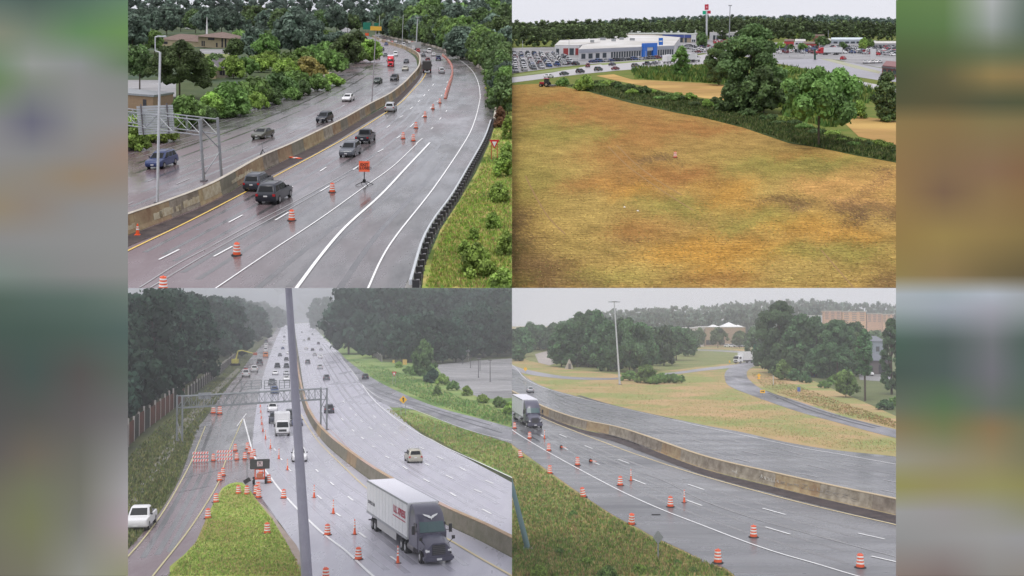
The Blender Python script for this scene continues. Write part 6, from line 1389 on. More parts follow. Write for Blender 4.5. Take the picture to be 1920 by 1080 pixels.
for k, (x, yb, yt, w_, lb) in enumerate(((376, 867, 846, 29, 'left'), (421, 864, 843, 29, 'right'))):
    P = q.p(x, yb); mp = q.mpp(P); h = q.top_h(P, yt); W = w_ * mp
    rt = root(q, 'barricade', P, '%s of the two red and white striped barricades closing the exit ramp' % lb, 'barricade', 'striped barricades closing the ramp', rz=facing(q, P), plumb=False)
    for j in range(3):
        z = h - (j + 1) * h * .33 + .1; hh = .3
        bd = add('board', B().box(-W / 2, W / 2, -.03, .02, z, z + hh).mesh('board'), M_REFL, rt)
        for s in range(6):
            x0 = -W / 2 + W * s / 6 + .03; a_ = W / 13
            add('stripe', B().add([(x0, -.035, z), (x0 + a_, -.035, z), (x0 + a_ + .14, -.035, z + hh), (x0 + .14, -.035, z + hh), (x0, -.029, z), (x0 + a_, -.029, z), (x0 + a_ + .14, -.029, z + hh), (x0 + .14, -.029, z + hh)], [(0, 1, 2, 3), (4, 7, 6, 5), (0, 4, 5, 1), (2, 6, 7, 3)]).mesh('stripe'), mat('stripe_red', (.8, .05, .04), .5), bd)
    for s in (-.4, .4): add('upright', B().box(s * W - .04, s * W + .04, .025, .1, 0, h).mesh('upright'), M_STEEL, rt); add('foot', B().box(s * W - .05, s * W + .05, -.6, .7, 0, .08).mesh('foot'), M_STEEL, rt)

bl = [(672, 1050, 'barrel in the lower middle, left of the big truck cab'), (614, 1004, 'barrel just right of the mast, beside the solid white line'), (611, 1090, 'barrel whose lid shows at the bottom edge right of the mast'), (501, 1001, 'barrel standing on the gore grass'), (532, 935, 'barrel on the white line right of the message board'),
      (390, 973, 'barrel at the left foot of the gore grass'), (405, 943, 'barrel one place up the left edge of the gore grass'), (447, 927, 'barrel on the tip of the gore grass'), (485, 934, 'nearest barrel of the bunch below the message board'), (480, 927, 'second barrel of the bunch below the message board'), (484, 921, 'third barrel of the bunch below the message board'), (463, 928, 'barrel lumped with tools left of the message board'), (504, 906, 'barrel touching the right wheel of the message board'),
      (412, 902, 'nearer barrel of the pair in the middle of the closed ramp'), (418, 893, 'farther barrel of the pair in the middle of the closed ramp'), (400, 865, 'barrel between the two striped barricades'), (444, 863, 'barrel right of the striped barricades, nearer'), (441, 846, 'barrel right of the striped barricades, farther'), (459, 862, 'barrel left of the message board top'), (472, 861, 'first barrel of the packed group above the message board'), (476, 856, 'second barrel of the packed group above the message board'), (468, 851, 'third barrel of the packed group above the message board'), (464, 843, 'fourth barrel of the packed group above the message board'), (489, 888, 'barrel behind the message board frame')]
for x, y, lb in bl: barrel(q, x, y, 'orange and white ' + lb, 'barrels round the exit gore of the north view', sc=1.0)
for i, (x, y) in enumerate([(400, 776), (412, 777)]): barrel(q, x, y, 'far orange barrel on the ramp under the gantry, %s of two' % ('left', 'right')[i], sc=1.6)
for i, (x, y) in enumerate([(746, 1057), (665, 1003), (625, 964), (589, 934), (539, 882), (523, 861), (507, 842), (498, 824), (493, 810), (491, 797), (490, 786), (489, 774), (488, 764)]):
    tube(q, x, y, 'slim orange cone with white bands, %s of the line left of the moving lane' % ORD[i], sc=1.22)

# vehicles
ra, fa = q.p(714, 984), q.p(824, 1061)
semi(q, 714, 984, 824, 1061, 'dark purple semi truck hauling a long white trailer with red lettering, the biggest vehicle', 'purple', text=True, L=20.5, ly=(fa - ra).length / 20.5, P=(ra + fa) / 2)
car(q, 'pickup', 'white', 264, 988, 240, 1012, 'white pickup parked on the left roadside grass', sc=1.03)
box_truck(q, 529, 815, 536, 850, 'white box truck coming toward the camera left of the mast', sc=1.0, L=7.5, H=3.5)
car(q, 'suv', 'white', 561, 864, 568, 890, 'white suv mostly hidden behind the leaning mast', sc=1.0)
car(q, 'suv', 'beige', 775, 866, 750, 845, 'champagne suv driving away on the empty right carriageway', sc=1.0)
near = [(511, 772, 'white', 'suv'), (515, 793, 'dark_grey', 'pickup'), (545, 790, 'black', 'van'), (557, 798, 'navy', 'sedan'), (510, 722, 'grey', 'suv'), (516, 703, 'white', 'sedan'), (520, 690, 'black', 'pickup'), (525, 668, 'grey', 'sedan'), (530, 655, 'navy', 'sedan'), (532, 643, 'white', 'suv'), (533, 633, 'grey', 'suv'), (537, 703, 'silver', 'sedan'), (537, 714, 'white', 'sedan'), (537, 690, 'black', 'suv'), (537, 676, 'black', 'sedan'), (534, 625, 'silver', 'sedan'), (541, 664, 'white', 'sedan'), (515, 738, 'blue', 'suv')]
for i, (x, y, c_, k_) in enumerate(near): car(q, k_, c_, x, y, x + 2, y + 16, '%s %s in the oncoming queue, %s' % (names_.get(c_, c_), k_, ['under the gantry', 'just behind the box truck', 'beside the box truck, half hidden by the mast', 'right of the dark van, behind the mast', 'passing below the sign frames', 'directly beyond the sign frames', 'with headlights on beyond the white sedan', 'in the upper third of the queue', 'near the head of the queue', 'high in the queue, bright', 'at the very far end', 'touching the mast above the gantry', 'touching the mast lower down', 'beside the mast beyond the sedan', 'beside the mast, upper', 'last before the trees', 'peeping out left of the mast', 'through the gantry truss'][i]), 'oncoming queue of the north view', simple=(y < 700), sc=1.0)
away = [(617, 774, 'dark_grey', 'suv'), (685, 711, 'dark_grey', 'suv'), (612, 713, 'grey', 'suv'), (600, 692, 'silver', 'suv'), (590, 667, 'silver', 'sedan'), (601, 672, 'white', 'sedan'), (586, 658, 'dark_grey', 'sedan'), (577, 682, 'grey', 'suv'), (602, 657, 'silver', 'sedan'), (597, 646, 'dark_grey', 'suv'), (579, 638, 'olive', 'van'), (586, 628, 'grey', 'sedan'), (574, 655, 'white', 'sedan'), (570, 640, 'silver', 'sedan'), (581, 622, 'silver', 'sedan'), (566, 624, 'grey', 'sedan')]
for i, (x, y, c_, k_) in enumerate(away): car(q, k_, c_, x, y, x - 3 - i * .0, y - 14, '%s %s driving away, %s' % (names_.get(c_, c_), k_, ['right of the gantry leg', 'joining from the merge ramp', 'above the gantry leg', 'largest of the middle group', 'in the centre of the middle group', 'right side of the middle group', 'upper left of the middle group', 'close to the median barrier', 'near the right edge of the road', 'high near the right edge', 'tall one in the hazy distance', 'in the haze near the wood', 'pale one against the median', 'pale one farther along the median', 'last one in the haze', 'smallest by the median'][i]), 'traffic leaving the north view', simple=(y < 680), sc=1.0)
for i, (x, y, c_, k_, lb) in enumerate([(461, 706, 'white', 'pickup', 'white works pickup with a red beacon, first of the parked convoy'), (477, 697, 'white', 'pickup', 'white works pickup, second of the parked convoy'), (487, 684, 'dark_grey', 'pickup', 'dark works truck behind the second pickup'), (498, 670, 'orange', 'van', 'orange works truck in the convoy'), (498, 660, 'white', 'van', 'white works truck beyond the orange one'), (499, 651, 'white', 'van', 'white works truck last but one of the convoy'), (499, 643, 'dark_grey', 'van', 'dark works truck at the far end of the convoy')]):
    o = car(q, k_, c_, x, y, x + 3, y - 12, lb, 'works convoy on the left shoulder', simple=False, sc=1.15)
    if i == 0: add('beacon', B().box(-.5, .5, .2, .4, 1.9, 2.15).mesh('beacon', bevel=.03), M_TAIL, o)
# excavator arm working at the verge
P = q.p(441, 686); mp = q.mpp(P); rt = root(q, 'excavator', P, 'yellow long-armed excavator working on the left verge beside the convoy', 'excavator', plumb=False)
M_YM = mat('machine_yellow', (.5, .45, .1), .6)
h1 = q.top_h(P, 657); add('boom', B().tube((0, 0, 1.2), (5 * mp, 0, h1 - .3), .35, .25).tube((5 * mp, 0, h1 - .3), (12 * mp, 0, h1), .25, .22).mesh('boom', smooth=True), M_YM, rt)
add('arm', B().tube((12 * mp, 0, h1), (36 * mp, 0, h1 - 6 * mp), .22, .18).mesh('arm', smooth=True), M_YM, rt)
add('bucket', B().box(34 * mp, 41 * mp, -.5, .5, h1 - 9 * mp, h1 - 4 * mp).mesh('bucket', bevel=.1), mat('bucket_red', (.4, .12, .08), .6), rt)
add('cab', B().box(-1.2, 1.2, -1, 1, .9, 2.6).mesh('cab', bevel=.15), M_YM, rt); add('tracks', B().box(-1.6, 1.6, -1.3, -.7, 0, .9).mesh('tracks', bevel=.2), M_BLACK, rt); add('tracks', B().box(-1.6, 1.6, .7, 1.3, 0, .9).mesh('tracks', bevel=.2), M_BLACK, rt)

def T_(*a, **k): return tree(BL, *a, **k)
# left wood
base = cmr([(200, 870), (240, 832), (300, 785), (345, 748), (390, 712), (430, 680), (460, 655), (485, 640), (508, 622), (524, 608)], 5)
for i, p in enumerate(base):
    s = (p.y - 590); hh = s * 1.15 + 12
    T_(p.x - 8 - s * .3, p.y - 8 - s * .06, p.y - min(hh * 1.1, 200) + random.uniform(-6, 6), max(22, s * .62), G_NDARK, 'round', 'dark tree of the front rank behind the left noise wall', 'front rank of the left wood', lift=.02)
for (x0, x1, yb, yt, w, st) in ((180, 300, 760, 546, 110, 34), (250, 400, 712, 556, 92, 30), (200, 460, 668, 560, 74, 26), (330, 500, 640, 568, 56, 20), (420, 540, 618, 572, 34, 13), (180, 330, 725, 548, 100, 36)):
    for x in range(x0, x1, st): T_(x + random.uniform(-6, 6), yb + random.uniform(-5, 5), yt + random.uniform(-7, 7) + (8 if x > 500 else 0), w, G_NDARK, 'round', 'tall dark tree deeper in the left wood', 'tall trees deeper in the left wood', lift=.02)
# right wood
for (x0, x1, yb, yt, w, st) in ((655, 1000, 660, 530, 96, 30), (690, 1000, 655, 512, 110, 36), (640, 700, 636, 552, 54, 16), (760, 850, 678, 590, 62, 22), (860, 1000, 668, 572, 74, 24), (700, 800, 672, 596, 60, 18), (660, 740, 650, 578, 50, 16), (596, 650, 618, 562, 34, 12)):
    for x in range(x0, x1, st): T_(x + random.uniform(-7, 7), yb + random.uniform(-4, 4), yt + random.uniform(-8, 8), w, G_NDARK, 'round', 'dark tree of the right hand wood above the verge', 'trees of the right hand wood', lift=.02)
T_(795, 712, 636, 46, G_DARK, 'tall', 'separate green tree at the corner of the parking lot', lift=.04)
T_(812, 718, 690, 34, G_NDARK, 'bush', 'dark shrub at the foot of the separate green tree')
for i, (x, y, yt, w) in enumerate(((780, 704, 682, 26), (830, 722, 700, 28), (850, 732, 712, 26), (875, 742, 722, 22), (905, 756, 738, 26), (935, 764, 742, 30), (957, 778, 752, 30), (765, 700, 686, 20), (748, 690, 676, 16), (820, 742, 722, 20))):
    T_(x, y, yt, w, random.choice([G_MID, G_BRIGHT]), 'bush', 'low shrub between the merge ramp and the parking lot', 'shrubs edging the parking lot')
forest(q, 'distant_wood', [(q.p(x, 602 + random.uniform(-1, 1)), q.mpp(q.p(x, 602)) * random.uniform(30, 40), q.mpp(q.p(x, 602)) * 26) for x in range(470, 700, 7)], 'misty wood closing the far end of the road', G_NDARK, nl=120, leaf=.16, seed=21)
gg = [(433, 909), (455, 908), (480, 940), (510, 975), (540, 1024), (562, 1062), (572, 1080), (315, 1080), (345, 1042), (370, 1016), (394, 960), (418, 918)]
tufts(q, 'gore_grass_blades', gg, 9000, .13, [(.3, .44, .09), (.4, .46, .12), (.46, .4, .16), (.25, .4, .07)], 'bright green and straw grass on the wedge between ramp and road', z=.07)
tufts(q, 'verge_grass', [(240, 1030), (240, 860), (300, 800), (380, 735), (430, 690), (460, 668), (450, 700), (380, 785), (340, 880), (300, 955)], 5000, .3, [(.13, .17, .05), (.2, .22, .08), (.1, .13, .05), (.24, .23, .1)], 'rough dark grass on the left roadside')
tufts(q, 'wedge_grass', [(722, 768), (760, 770), (850, 800), (960, 834), (960, 893), (850, 842), (770, 800)], 4000, .25, [(.22, .36, .08), (.34, .37, .12), (.42, .34, .17)], 'grass wedge between the carriageway and the merge ramp')
tufts(q, 'right_verge_grass', [(660, 676), (720, 690), (800, 716), (860, 745), (960, 775), (960, 800), (820, 760), (700, 708)], 3500, .35, [(.14, .3, .08), (.22, .34, .1), (.32, .35, .14)], 'grass on the far side of the merge ramp')

# grey backdrop added for the northern sky comes after the trim
# ================================================================== EAST VIEW (lower right): interchange
q = CURQ = BR
M_EF = mat('tan_meadow', (.36, .29, .13), .95, .1, c2=(.5, .33, .19), scale=.06, c3=(.27, .3, .11), scale3=.05, bump=.4)
M_EN = mat('near_bank', (.22, .26, .08), .95, .1, c2=(.38, .3, .14), scale=.25, c3=(.16, .23, .07), scale3=.1, bump=.4)
M_EG = mat('green_meadow', (.17, .22, .08), .95, .1, c2=(.27, .25, .12), scale=.1, bump=.3)
patch(q, 'ground', [(960, 1140), (960, 612), (1740, 612), (1740, 1140)], M_EF, 0)
patch(q, 'green_meadow', [(960, 668), (1050, 690), (1160, 702), (1270, 693), (1320, 686), (1385, 680), (1440, 660), (1320, 654), (1240, 655), (1100, 640), (960, 640)], M_EG, .01)
patch(q, 'shaded_lawn', [(1470, 690), (1520, 712), (1600, 745), (1680, 780), (1740, 795), (1740, 640), (1480, 640)], mat('yard_grass', (.1, .125, .04), .95, c2=(.13, .15, .055), scale=.1), .01)  # lawn in a darker green than the meadow
band(q, 'far_carriageway', [(930, 664), (965, 687), (985, 706), (1022, 726), (1085, 744), (1135, 757), (1185, 768), (1320, 797), (1390, 810), (1475, 829), (1560, 843), (1680, 856), (1740, 866)],
     [(930, 722), (960, 741), (1022, 773), (1072, 793), (1135, 815), (1210, 838), (1320, 872), (1420, 899), (1545, 929), (1680, 960), (1740, 976)], M_ASPH_R if False else mat('east_asphalt', (.12, .12, .128), .25, .6, c2=(.155, .155, .165), c3=(.09, .09, .1), scale=.4, scale3=.05, stretch=(.25, 1, 1), bump=.03), .03)
band(q, 'near_carriageway', [(930, 728), (960, 747), (1022, 779), (1085, 803), (1155, 819), (1210, 838), (1320, 879), (1445, 911), (1570, 941), (1680, 966), (1740, 981)],
     [(930, 808), (960, 833), (1005, 866), (1072, 914), (1147, 964), (1197, 990), (1225, 1006), (1292, 1037), (1320, 1057), (1357, 1064), (1385, 1085), (1450, 1130)], MATS['east_asphalt'], .03)
patch(q, 'road_corner', [(1385, 1084), (1450, 1130), (1740, 1130), (1740, 975), (1680, 965)], MATS['east_asphalt'], .028)
patch(q, 'near_bank', [(930, 812), (960, 838), (1005, 868), (1072, 916), (1147, 966), (1197, 992), (1225, 1009), (1292, 1040), (1320, 1059), (1357, 1066), (1385, 1087), (1430, 1135), (930, 1135)], M_EN, .05)
band(q, 'median_gutter', [(930, 729), (960, 748), (1022, 780), (1085, 804), (1155, 820), (1210, 839), (1320, 880), (1445, 912), (1570, 942), (1680, 967), (1740, 982)],
     [(930, 733), (960, 752), (1022, 784), (1085, 809), (1155, 829), (1210, 850), (1320, 890), (1445, 924), (1570, 956), (1680, 981), (1740, 996)], M_ASPH_D, .05)
band(q, 'loop_ramp', [(1450, 664), (1437, 669), (1405, 676), (1380, 684), (1362, 695), (1359, 710), (1370, 725), (1420, 745), (1495, 771), (1570, 792), (1632, 809), (1700, 826), (1740, 835)],
     [(1450, 672), (1437, 677), (1420, 684), (1405, 692), (1400, 700), (1405, 712), (1432, 731), (1495, 752), (1570, 777), (1625, 792), (1680, 805), (1740, 817)], M_ASPH_R, .03)
band(q, 'entry_road', [(930, 672), (965, 686), (992, 694), (1055, 705), (1110, 708), (1160, 708), (1220, 702), (1270, 697), (1320, 690), (1380, 683), (1437, 672)],
     [(930, 676), (962, 692), (992, 702), (1055, 710), (1110, 712), (1160, 711), (1222, 706), (1272, 701), (1320, 695), (1382, 688), (1437, 677)], MATS['mauve_road'], .04)
band(q, 'upper_street', [(1300, 655), (1340, 656), (1382, 658), (1440, 662)], [(1300, 657), (1340, 658.5), (1382, 661), (1440, 664)], M_LOT, .04)
patch(q, 'parking_apron', [(1003, 664), (1030, 657), (1056, 657), (1057, 676), (1030, 685), (1010, 680)], mat('bare_apron', (.42, .37, .34), .8, c2=(.36, .32, .3), scale=.1), .04)
patch(q, 'driveway', [(1610, 700), (1672, 702), (1672, 716), (1612, 712)], M_LOT, .04)
paint(q, 'white_edge_line', [([(930, 664), (965, 688), (985, 710), (1022, 728), (1085, 746), (1185, 770), (1250, 785), (1320, 801), (1410, 820), (1502, 840), (1590, 855), (1680, 871), (1740, 880)], .17),
    ([(930, 782), (965, 810), (1022, 845), (1085, 880), (1167, 923), (1240, 956), (1320, 987), (1390, 1014), (1457, 1037), (1530, 1058), (1607, 1081), (1700, 1105)], .17)], M_WHITE, z=.06,
    dashes=[(1052, 837, 1065, 844), (1112, 867, 1124, 872), (1186, 899, 1211, 909), (1286, 938, 1316, 949), (1435, 989, 1482, 1003), (1634, 1044, 1682, 1055), (1014, 816, 1022, 820), (985, 800, 991, 803), (1049, 815, 1063, 821), (1096, 836, 1111, 842), (1159, 862, 1180, 870), (1290, 909, 1320, 919), (1430, 954, 1473, 966), (1610, 1001, 1659, 1012), (1008, 797, 1016, 801)], wd=.2)
paint(q, 'far_lane_marking', [], M_WORN, z=.06, dashes=[(1142, 796, 1159, 802), (1101, 784, 1111, 787), (1066, 771, 1075, 775), (1040, 761, 1048, 765), (1018, 753, 1024, 756), (1270, 832, 1297, 839), (1204, 814, 1220, 819), (1376, 860, 1406, 867), (1504, 889, 1538, 896), (1652, 919, 1682, 925), (1161, 789, 1175, 794), (1221, 805, 1237, 810), (1297, 824, 1317, 830), (1391, 846, 1421, 853), (1514, 872, 1549, 880), (1656, 900, 1690, 907), (1120, 777, 1130, 780), (1085, 765, 1093, 768), (1055, 756, 1062, 759), (1211, 790, 1230, 795), (1281, 806, 1296, 810), (1367, 826, 1391, 831), (1480, 847, 1505, 854), (1601, 872, 1635, 879), (1162, 778, 1172, 781), (1125, 768, 1133, 770)], wd=.16)
paint(q, 'yellow_edge_line', [([(930, 735), (960, 754), (1022, 786), (1080, 810), (1130, 829), (1180, 848), (1250, 872), (1320, 894), (1427, 924), (1500, 943), (1570, 960), (1680, 985), (1740, 1000)], .2)], mat('cream_yellow_line', (.74, .6, .33), .5), z=.06)
paint(q, 'tyre_track', [([(1020, 812), (1085, 845), (1150, 872), (1240, 900), (1320, 940), (1420, 975), (1540, 1008), (1680, 1045)], .1), ([(1000, 738), (1090, 768), (1200, 790), (1320, 822), (1450, 848), (1600, 876), (1690, 892)], .12)], M_TRACK, z=.055)
paint(q, 'dark_rut', [([(1440, 737), (1500, 763), (1570, 785), (1640, 803)], .5), ([(1436, 733), (1498, 757), (1570, 780), (1650, 801)], .35), ([(1085, 742), (1135, 757), (1200, 773), (1260, 786)], .8)], mat('dark_rut', (.05, .05, .058), .5), z=.055)
wheel_paths(q, 'wheel_path', [(965, 692), (1085, 750), (1320, 804), (1680, 875)], [(965, 738), (1085, 795), (1320, 866), (1680, 955)], (.15, .3, .42, .55, .68, .85), M_PATH, .45, .034)
wheel_paths(q, 'wheel_path', [(965, 757), (1085, 815), (1320, 898), (1680, 990)], [(965, 808), (1085, 878), (1320, 985), (1607, 1080)], (.2, .35, .5, .65, .85), M_PATH, .45, .034)
wall_run(q, 'median_barrier', [(1740, 981), (1680, 965), (1570, 940), (1445, 910), (1320, 878), (1210, 837), (1155, 818), (1085, 802), (1022, 779), (960, 746), (930, 727)],
    [(.0, 0), (-.1, .35), (-.2, 1.2), (-.2, 1.27), (-.6, 1.27), (-.6, 1.2), (-.7, .35), (-.8, 0)], 7, M_CONC, 'brown concrete median barrier with pale scribbles crossing the east view', 'barrier', 'barrier_segment', mats=[M_CONC, M_CONC, M_CONC_B, M_CONC])
med = [o for o in COL.objects if o.name.startswith('median_barrier')][-1]
epath = [q.p(x, y) for x, y in cmr([(1740, 981), (1680, 965), (1570, 940), (1445, 910), (1320, 878), (1210, 837), (1155, 818), (1085, 802), (1022, 779), (960, 746), (930, 727)], 10)]
b = B(); pp = resample(epath, 2.0); O = epath[0]
for a_, c_ in zip(pp, pp[1:]):
    d = (c_ - a_).normalized(); nr = Vector((-d.y, d.x, 0)); a2, c2 = a_ - O, c_ - O
    b.add([a2 + nr * o_ + Vector((0, 0, z_)) for o_, z_ in ((-.18, 1.27), (-.18, 1.34), (-.62, 1.34), (-.62, 1.27))] + [c2 + nr * o_ + Vector((0, 0, z_)) for o_, z_ in ((-.18, 1.27), (-.18, 1.34), (-.62, 1.34), (-.62, 1.27))], [(0, 1, 5, 4), (1, 2, 6, 5), (2, 3, 7, 6)])
add('coping', mesh_from(b.v, b.f, 'coping'), mat('tan_coping', (.5, .4, .26), .8), med)
def scribble(path, rt, x0, x1, n, m, sgn=-1):
    s0, s1 = sorted((arc_at(path, q, x0), arc_at(path, q, x1))); P = resample(path, .25); O = path[0]
    for k in range(n):
        i = int((s0 + (s1 - s0) * (k + .5) / n) * 4); p = P[min(i, len(P) - 2)]; d = (P[min(i + 1, len(P) - 1)] - p).normalized(); nr = Vector((-d.y, d.x, 0)) * sgn
        w = (s1 - s0) / n * .33; z0 = random.uniform(.35, .55); z1 = z0 + random.uniform(.15, .4)
        f = lambda u, z: (p - O) + d * u + nr * (.1 + (z - .35) / .85 * .1 - .012) + Vector((0, 0, z))
        b = B()
        for (u0, za, u1, zb) in random.sample([(-w, z0, -w, z1), (w, z0, w, z1), (-w, z1, w, z1), (-w, z0, w, z1), (-w, z1, w, z0), (-w, z0, w, z0)], 3):
            b.bar(f(u0, za), f(u1, zb), .05, .02)
        add('paint_scribble', b.mesh('paint_scribble'), m, rt)
scribble(epath, med, 1360, 1375, 3, mat('pale_spray', (.62, .6, .55), .7)); scribble(epath, med, 1408, 1450, 8, MATS['pale_spray']); scribble(epath, med, 1452, 1600, 10, mat('faint_spray', (.4, .37, .33), .8))

# near objects
for i, (x, y) in enumerate([(1613, 1065), (1413, 1008), (1257, 951), (1163, 911), (1083, 873), (1029, 846), (993, 823), (965, 804)]): barrel(q, x, y, 'orange and white barrel, %s of the line inside the white edge line' % ORD[i], 'barrels inside the white edge line of the east view')
for i, (x, y) in enumerate([(1346, 1056), (1184, 984), (1094, 933), (1031, 889), (977, 859)]): barrel(q, x, y, 'orange and white barrel, %s of the line on the grass edge' % ORD[i], 'barrels on the grass edge of the east view', lean=(0, -.18, -.15, 0, .2)[i])
for i, (x, y) in enumerate([(1283, 943), (1183, 902), (1021, 823)]): tube(q, x, y, 'slim orange cone at a lane dash, %s of three' % ORD[i], 'upright slim cones of the east view', sc=1.1)
tube(q, 1052, 841, 'toppled slim cone lying near the truck', None, lying=.6, sc=1.1); tube(q, 1107, 867, 'toppled slim cone lying beyond the second dash', None, lying=.6, sc=1.1)
o = root(q, 'road_debris', q.p(1230, 966), 'small dark scrap of rubber on the near lane', 'debris', plumb=False); add('rubber_strip', B().box(-.4, .4, -.1, .1, 0, .08).mesh('rubber_strip', bevel=.03), M_BLACK, o)
o = root(q, 'road_debris', q.p(925, 1027), 'crumpled scrap by the base', 'debris', plumb=False) if False else None
rt, W, H, zc_ = sign(q, 1234, 1050, 994, 20, 'diamond', M_STEEL, 'grey back of a tilted diamond sign at the edge of the near bank', posts=1, back=M_STEEL, hpx=26)
P = q.p(990, 1030); rt = root(q, 'teal_pole', P, 'teal grey leaning pole at the lower left corner of the east view', 'pole', plumb=False); mp = q.mpp(P)
h = q.top_h(P, 880); add('post', B().tube((0, 0, 0), (-38 * mp, 0, h), .22, .16, 14).mesh('post', smooth=True), mat('teal_paint', (.16, .25, .26), .5), rt); add('base_plate', B().box(-.4, .4, -.4, .4, 0, .12).mesh('base_plate'), M_STEEL, rt)
semi(q, 988, 793, 1018, 812, 'white semi trailer with a dark cab cut off at the left border', 'purple', L=17, sc=.98, ly=1.0)
car(q, 'sedan', 'silver', 994, 735, 986, 726, 'silver sedan alone on the far carriageway', sc=.85)
box_truck(q, 1396, 681, 1372, 682, 'white box truck on the road at the top of the loop ramp', sc=1.15, L=7.5, H=3.6)
rt, P, h, mp, dx = pole(q, 1162, 721, 566, .26, .13, M_STEEL_W, 'very tall high-mast light with a ring of lamps beside the tan meadow', name='high_mast_light', xtop=1152)
add('lamp_ring', B().lathe([(.15, -.1), (.7, 0), (.7, .15), (.15, .2)], 12, (dx, 0, h)).mesh('lamp_ring'), M_STEEL, rt)
for k in range(6): a_ = k * math.pi / 3; add('lamp_head', B().box(-.3, .3, -.15, .15, -.1, .08, Matrix.Translation((dx + 1.2 * math.cos(a_), 1.2 * math.sin(a_), h)) @ Matrix.Rotation(a_, 4, 'Z')).mesh('lamp_head'), M_STEEL, rt)
rt, P, h, mp, dx = pole(q, 1437, 683, 641, .14, .1, M_STEEL_W, 'curved street lamp at the top of the loop ramp', name='street_lamp', xtop=1437)
pts = [(0, 0, h), (-1.5 * mp, 0, h + 1.6 * mp), (-5 * mp, 0, h + 3.2 * mp), (-11 * mp, 0, h + 3.5 * mp)]; b = B()
for a_, c_ in zip(pts, pts[1:]): b.tube(a_, c_, .08)
add('arm', b.mesh('arm'), M_STEEL_W, rt); add('lamp_head', B().box(-13 * mp, -10.5 * mp, -.15, .15, h + 3.1 * mp, h + 3.6 * mp).mesh('lamp_head'), M_STEEL, rt)
for x, y, yt, lb in ((1404, 661, 622, 'thin utility pole left of the green sign'), (1409, 663, 630, 'second thin utility pole left of the green sign'), (1450, 722, 704, 'short pale post on the inner verge of the loop'), (1314, 650, 630, 'thin pole before the store trees')): pole(q, x, y, yt, .1, .08, M_STEEL_W, lb)
MG = MATS['green_sign']; MY = MATS['sign_amber']
rt, W, H, z_ = sign(q, 1415, 672, 645, 6, 'rect', MG, 'green guide sign on a post near the truck', posts=1, hpx=9); 
sign(q, 1415, 690, 681, 5, 'rect', M_REFL, 'small white sign at the inner edge of the loop ramp', posts=1, hpx=5)
rt, W, H, zc_ = sign(q, 1423, 713, 700, 7.5, 'diamond', MY, 'yellow diamond warning sign with a plate below, inside the loop', posts=1); add('plate', B().box(-W * .3, W * .3, -.06, -.02, zc_ - H * .95, zc_ - H * .55).mesh('plate'), MY, rt)
rt, W, H, zc_ = sign(q, 1430, 750, 731, 9, 'rect', MY, 'yellow board with a black arrow on two posts at the outside of the curve', posts=2, hpx=6)
add('arrow', B().box(-W * .35, W * .1, -.08, -.05, zc_ - H * .08, zc_ + H * .12).add([(W * .08, -.08, zc_ - H * .25), (W * .38, -.08, zc_ + H * .02), (W * .08, -.08, zc_ + H * .3)], [(0, 1, 2)]).mesh('arrow'), M_BLACK, rt)
sign(q, 1498, 740, 726, 5.5, 'rect', mat('route_blue', (.1, .15, .42), .5), 'blue route shield on the brown slope right of the loop', posts=1, hpx=8)
sign(q, 1368, 686, 676, 2.5, 'rect', MY, 'tiny yellow marker on the entry road left of the truck', posts=1, hpx=4)
sign(q, 985, 700, 688, 8, 'diamond', MY, 'yellow diamond sign at the left end of the entry road', posts=1)
o = root(q, 'pump_hut', q.p(1068, 692), 'small pale triangular hut on the grass behind the entry road', 'hut', plumb=True); add('sides', B().add([(-1.4, 0, 0), (1.4, 0, 0), (0, 0, 3.2), (-1.4, 3, 0), (1.4, 3, 0), (0, 3, 3.2)], [(0, 1, 2), (5, 4, 3), (0, 2, 5, 3), (1, 4, 5, 2), (0, 3, 4, 1)]).mesh('sides'), M_CONC_W, o); add('door', B().box(-.4, .4, -.06, .05, 0, 1.7).mesh('door'), M_DARKST, o)

# buildings
M_TAN = mat('tan_store_wall', (.36, .27, .19), .8, c2=(.32, .23, .16), scale=.1)
r_, W, he, hr = house(q, 1320, 1398, 650, 614, 614, 'long tan store with white tent roofs behind the small trees', M_TAN, M_ROOFW, [(.05, .2, .1, .35), (.35, .5, .1, .35), (.7, .9, .1, .35)], depth=30, name='store', hip=0)
for k, (cx, s) in enumerate(((.3, .4), (.68, .8), (.9, .35))):
    hh = 3.2; add('tent_roof', B().add([(-W / 2 + W * cx - 6 * s, 3, he + .3), (-W / 2 + W * cx + 6 * s, 3, he + .3), (-W / 2 + W * cx + 6 * s, 15, he + .3), (-W / 2 + W * cx - 6 * s, 15, he + .3), (-W / 2 + W * cx, 9, he + .3 + hh * s)], [(0, 1, 4), (1, 2, 4), (2, 3, 4), (3, 0, 4), (3, 2, 1, 0)]).mesh('tent_roof'), M_WHITE, r_)
house(q, 1284, 1322, 650, 616, 616, 'whitish commercial block left of the tan store', mat('pale_block', (.5, .45, .42), .8), M_ROOFW, [(.1, .35, .1, .4), (.5, .8, .1, .4)], depth=24, hip=0, name='commercial_block')
A_, C_ = q.p(1543, 634), q.p(1680, 638); Z0 = q.top_h(A_, 612)
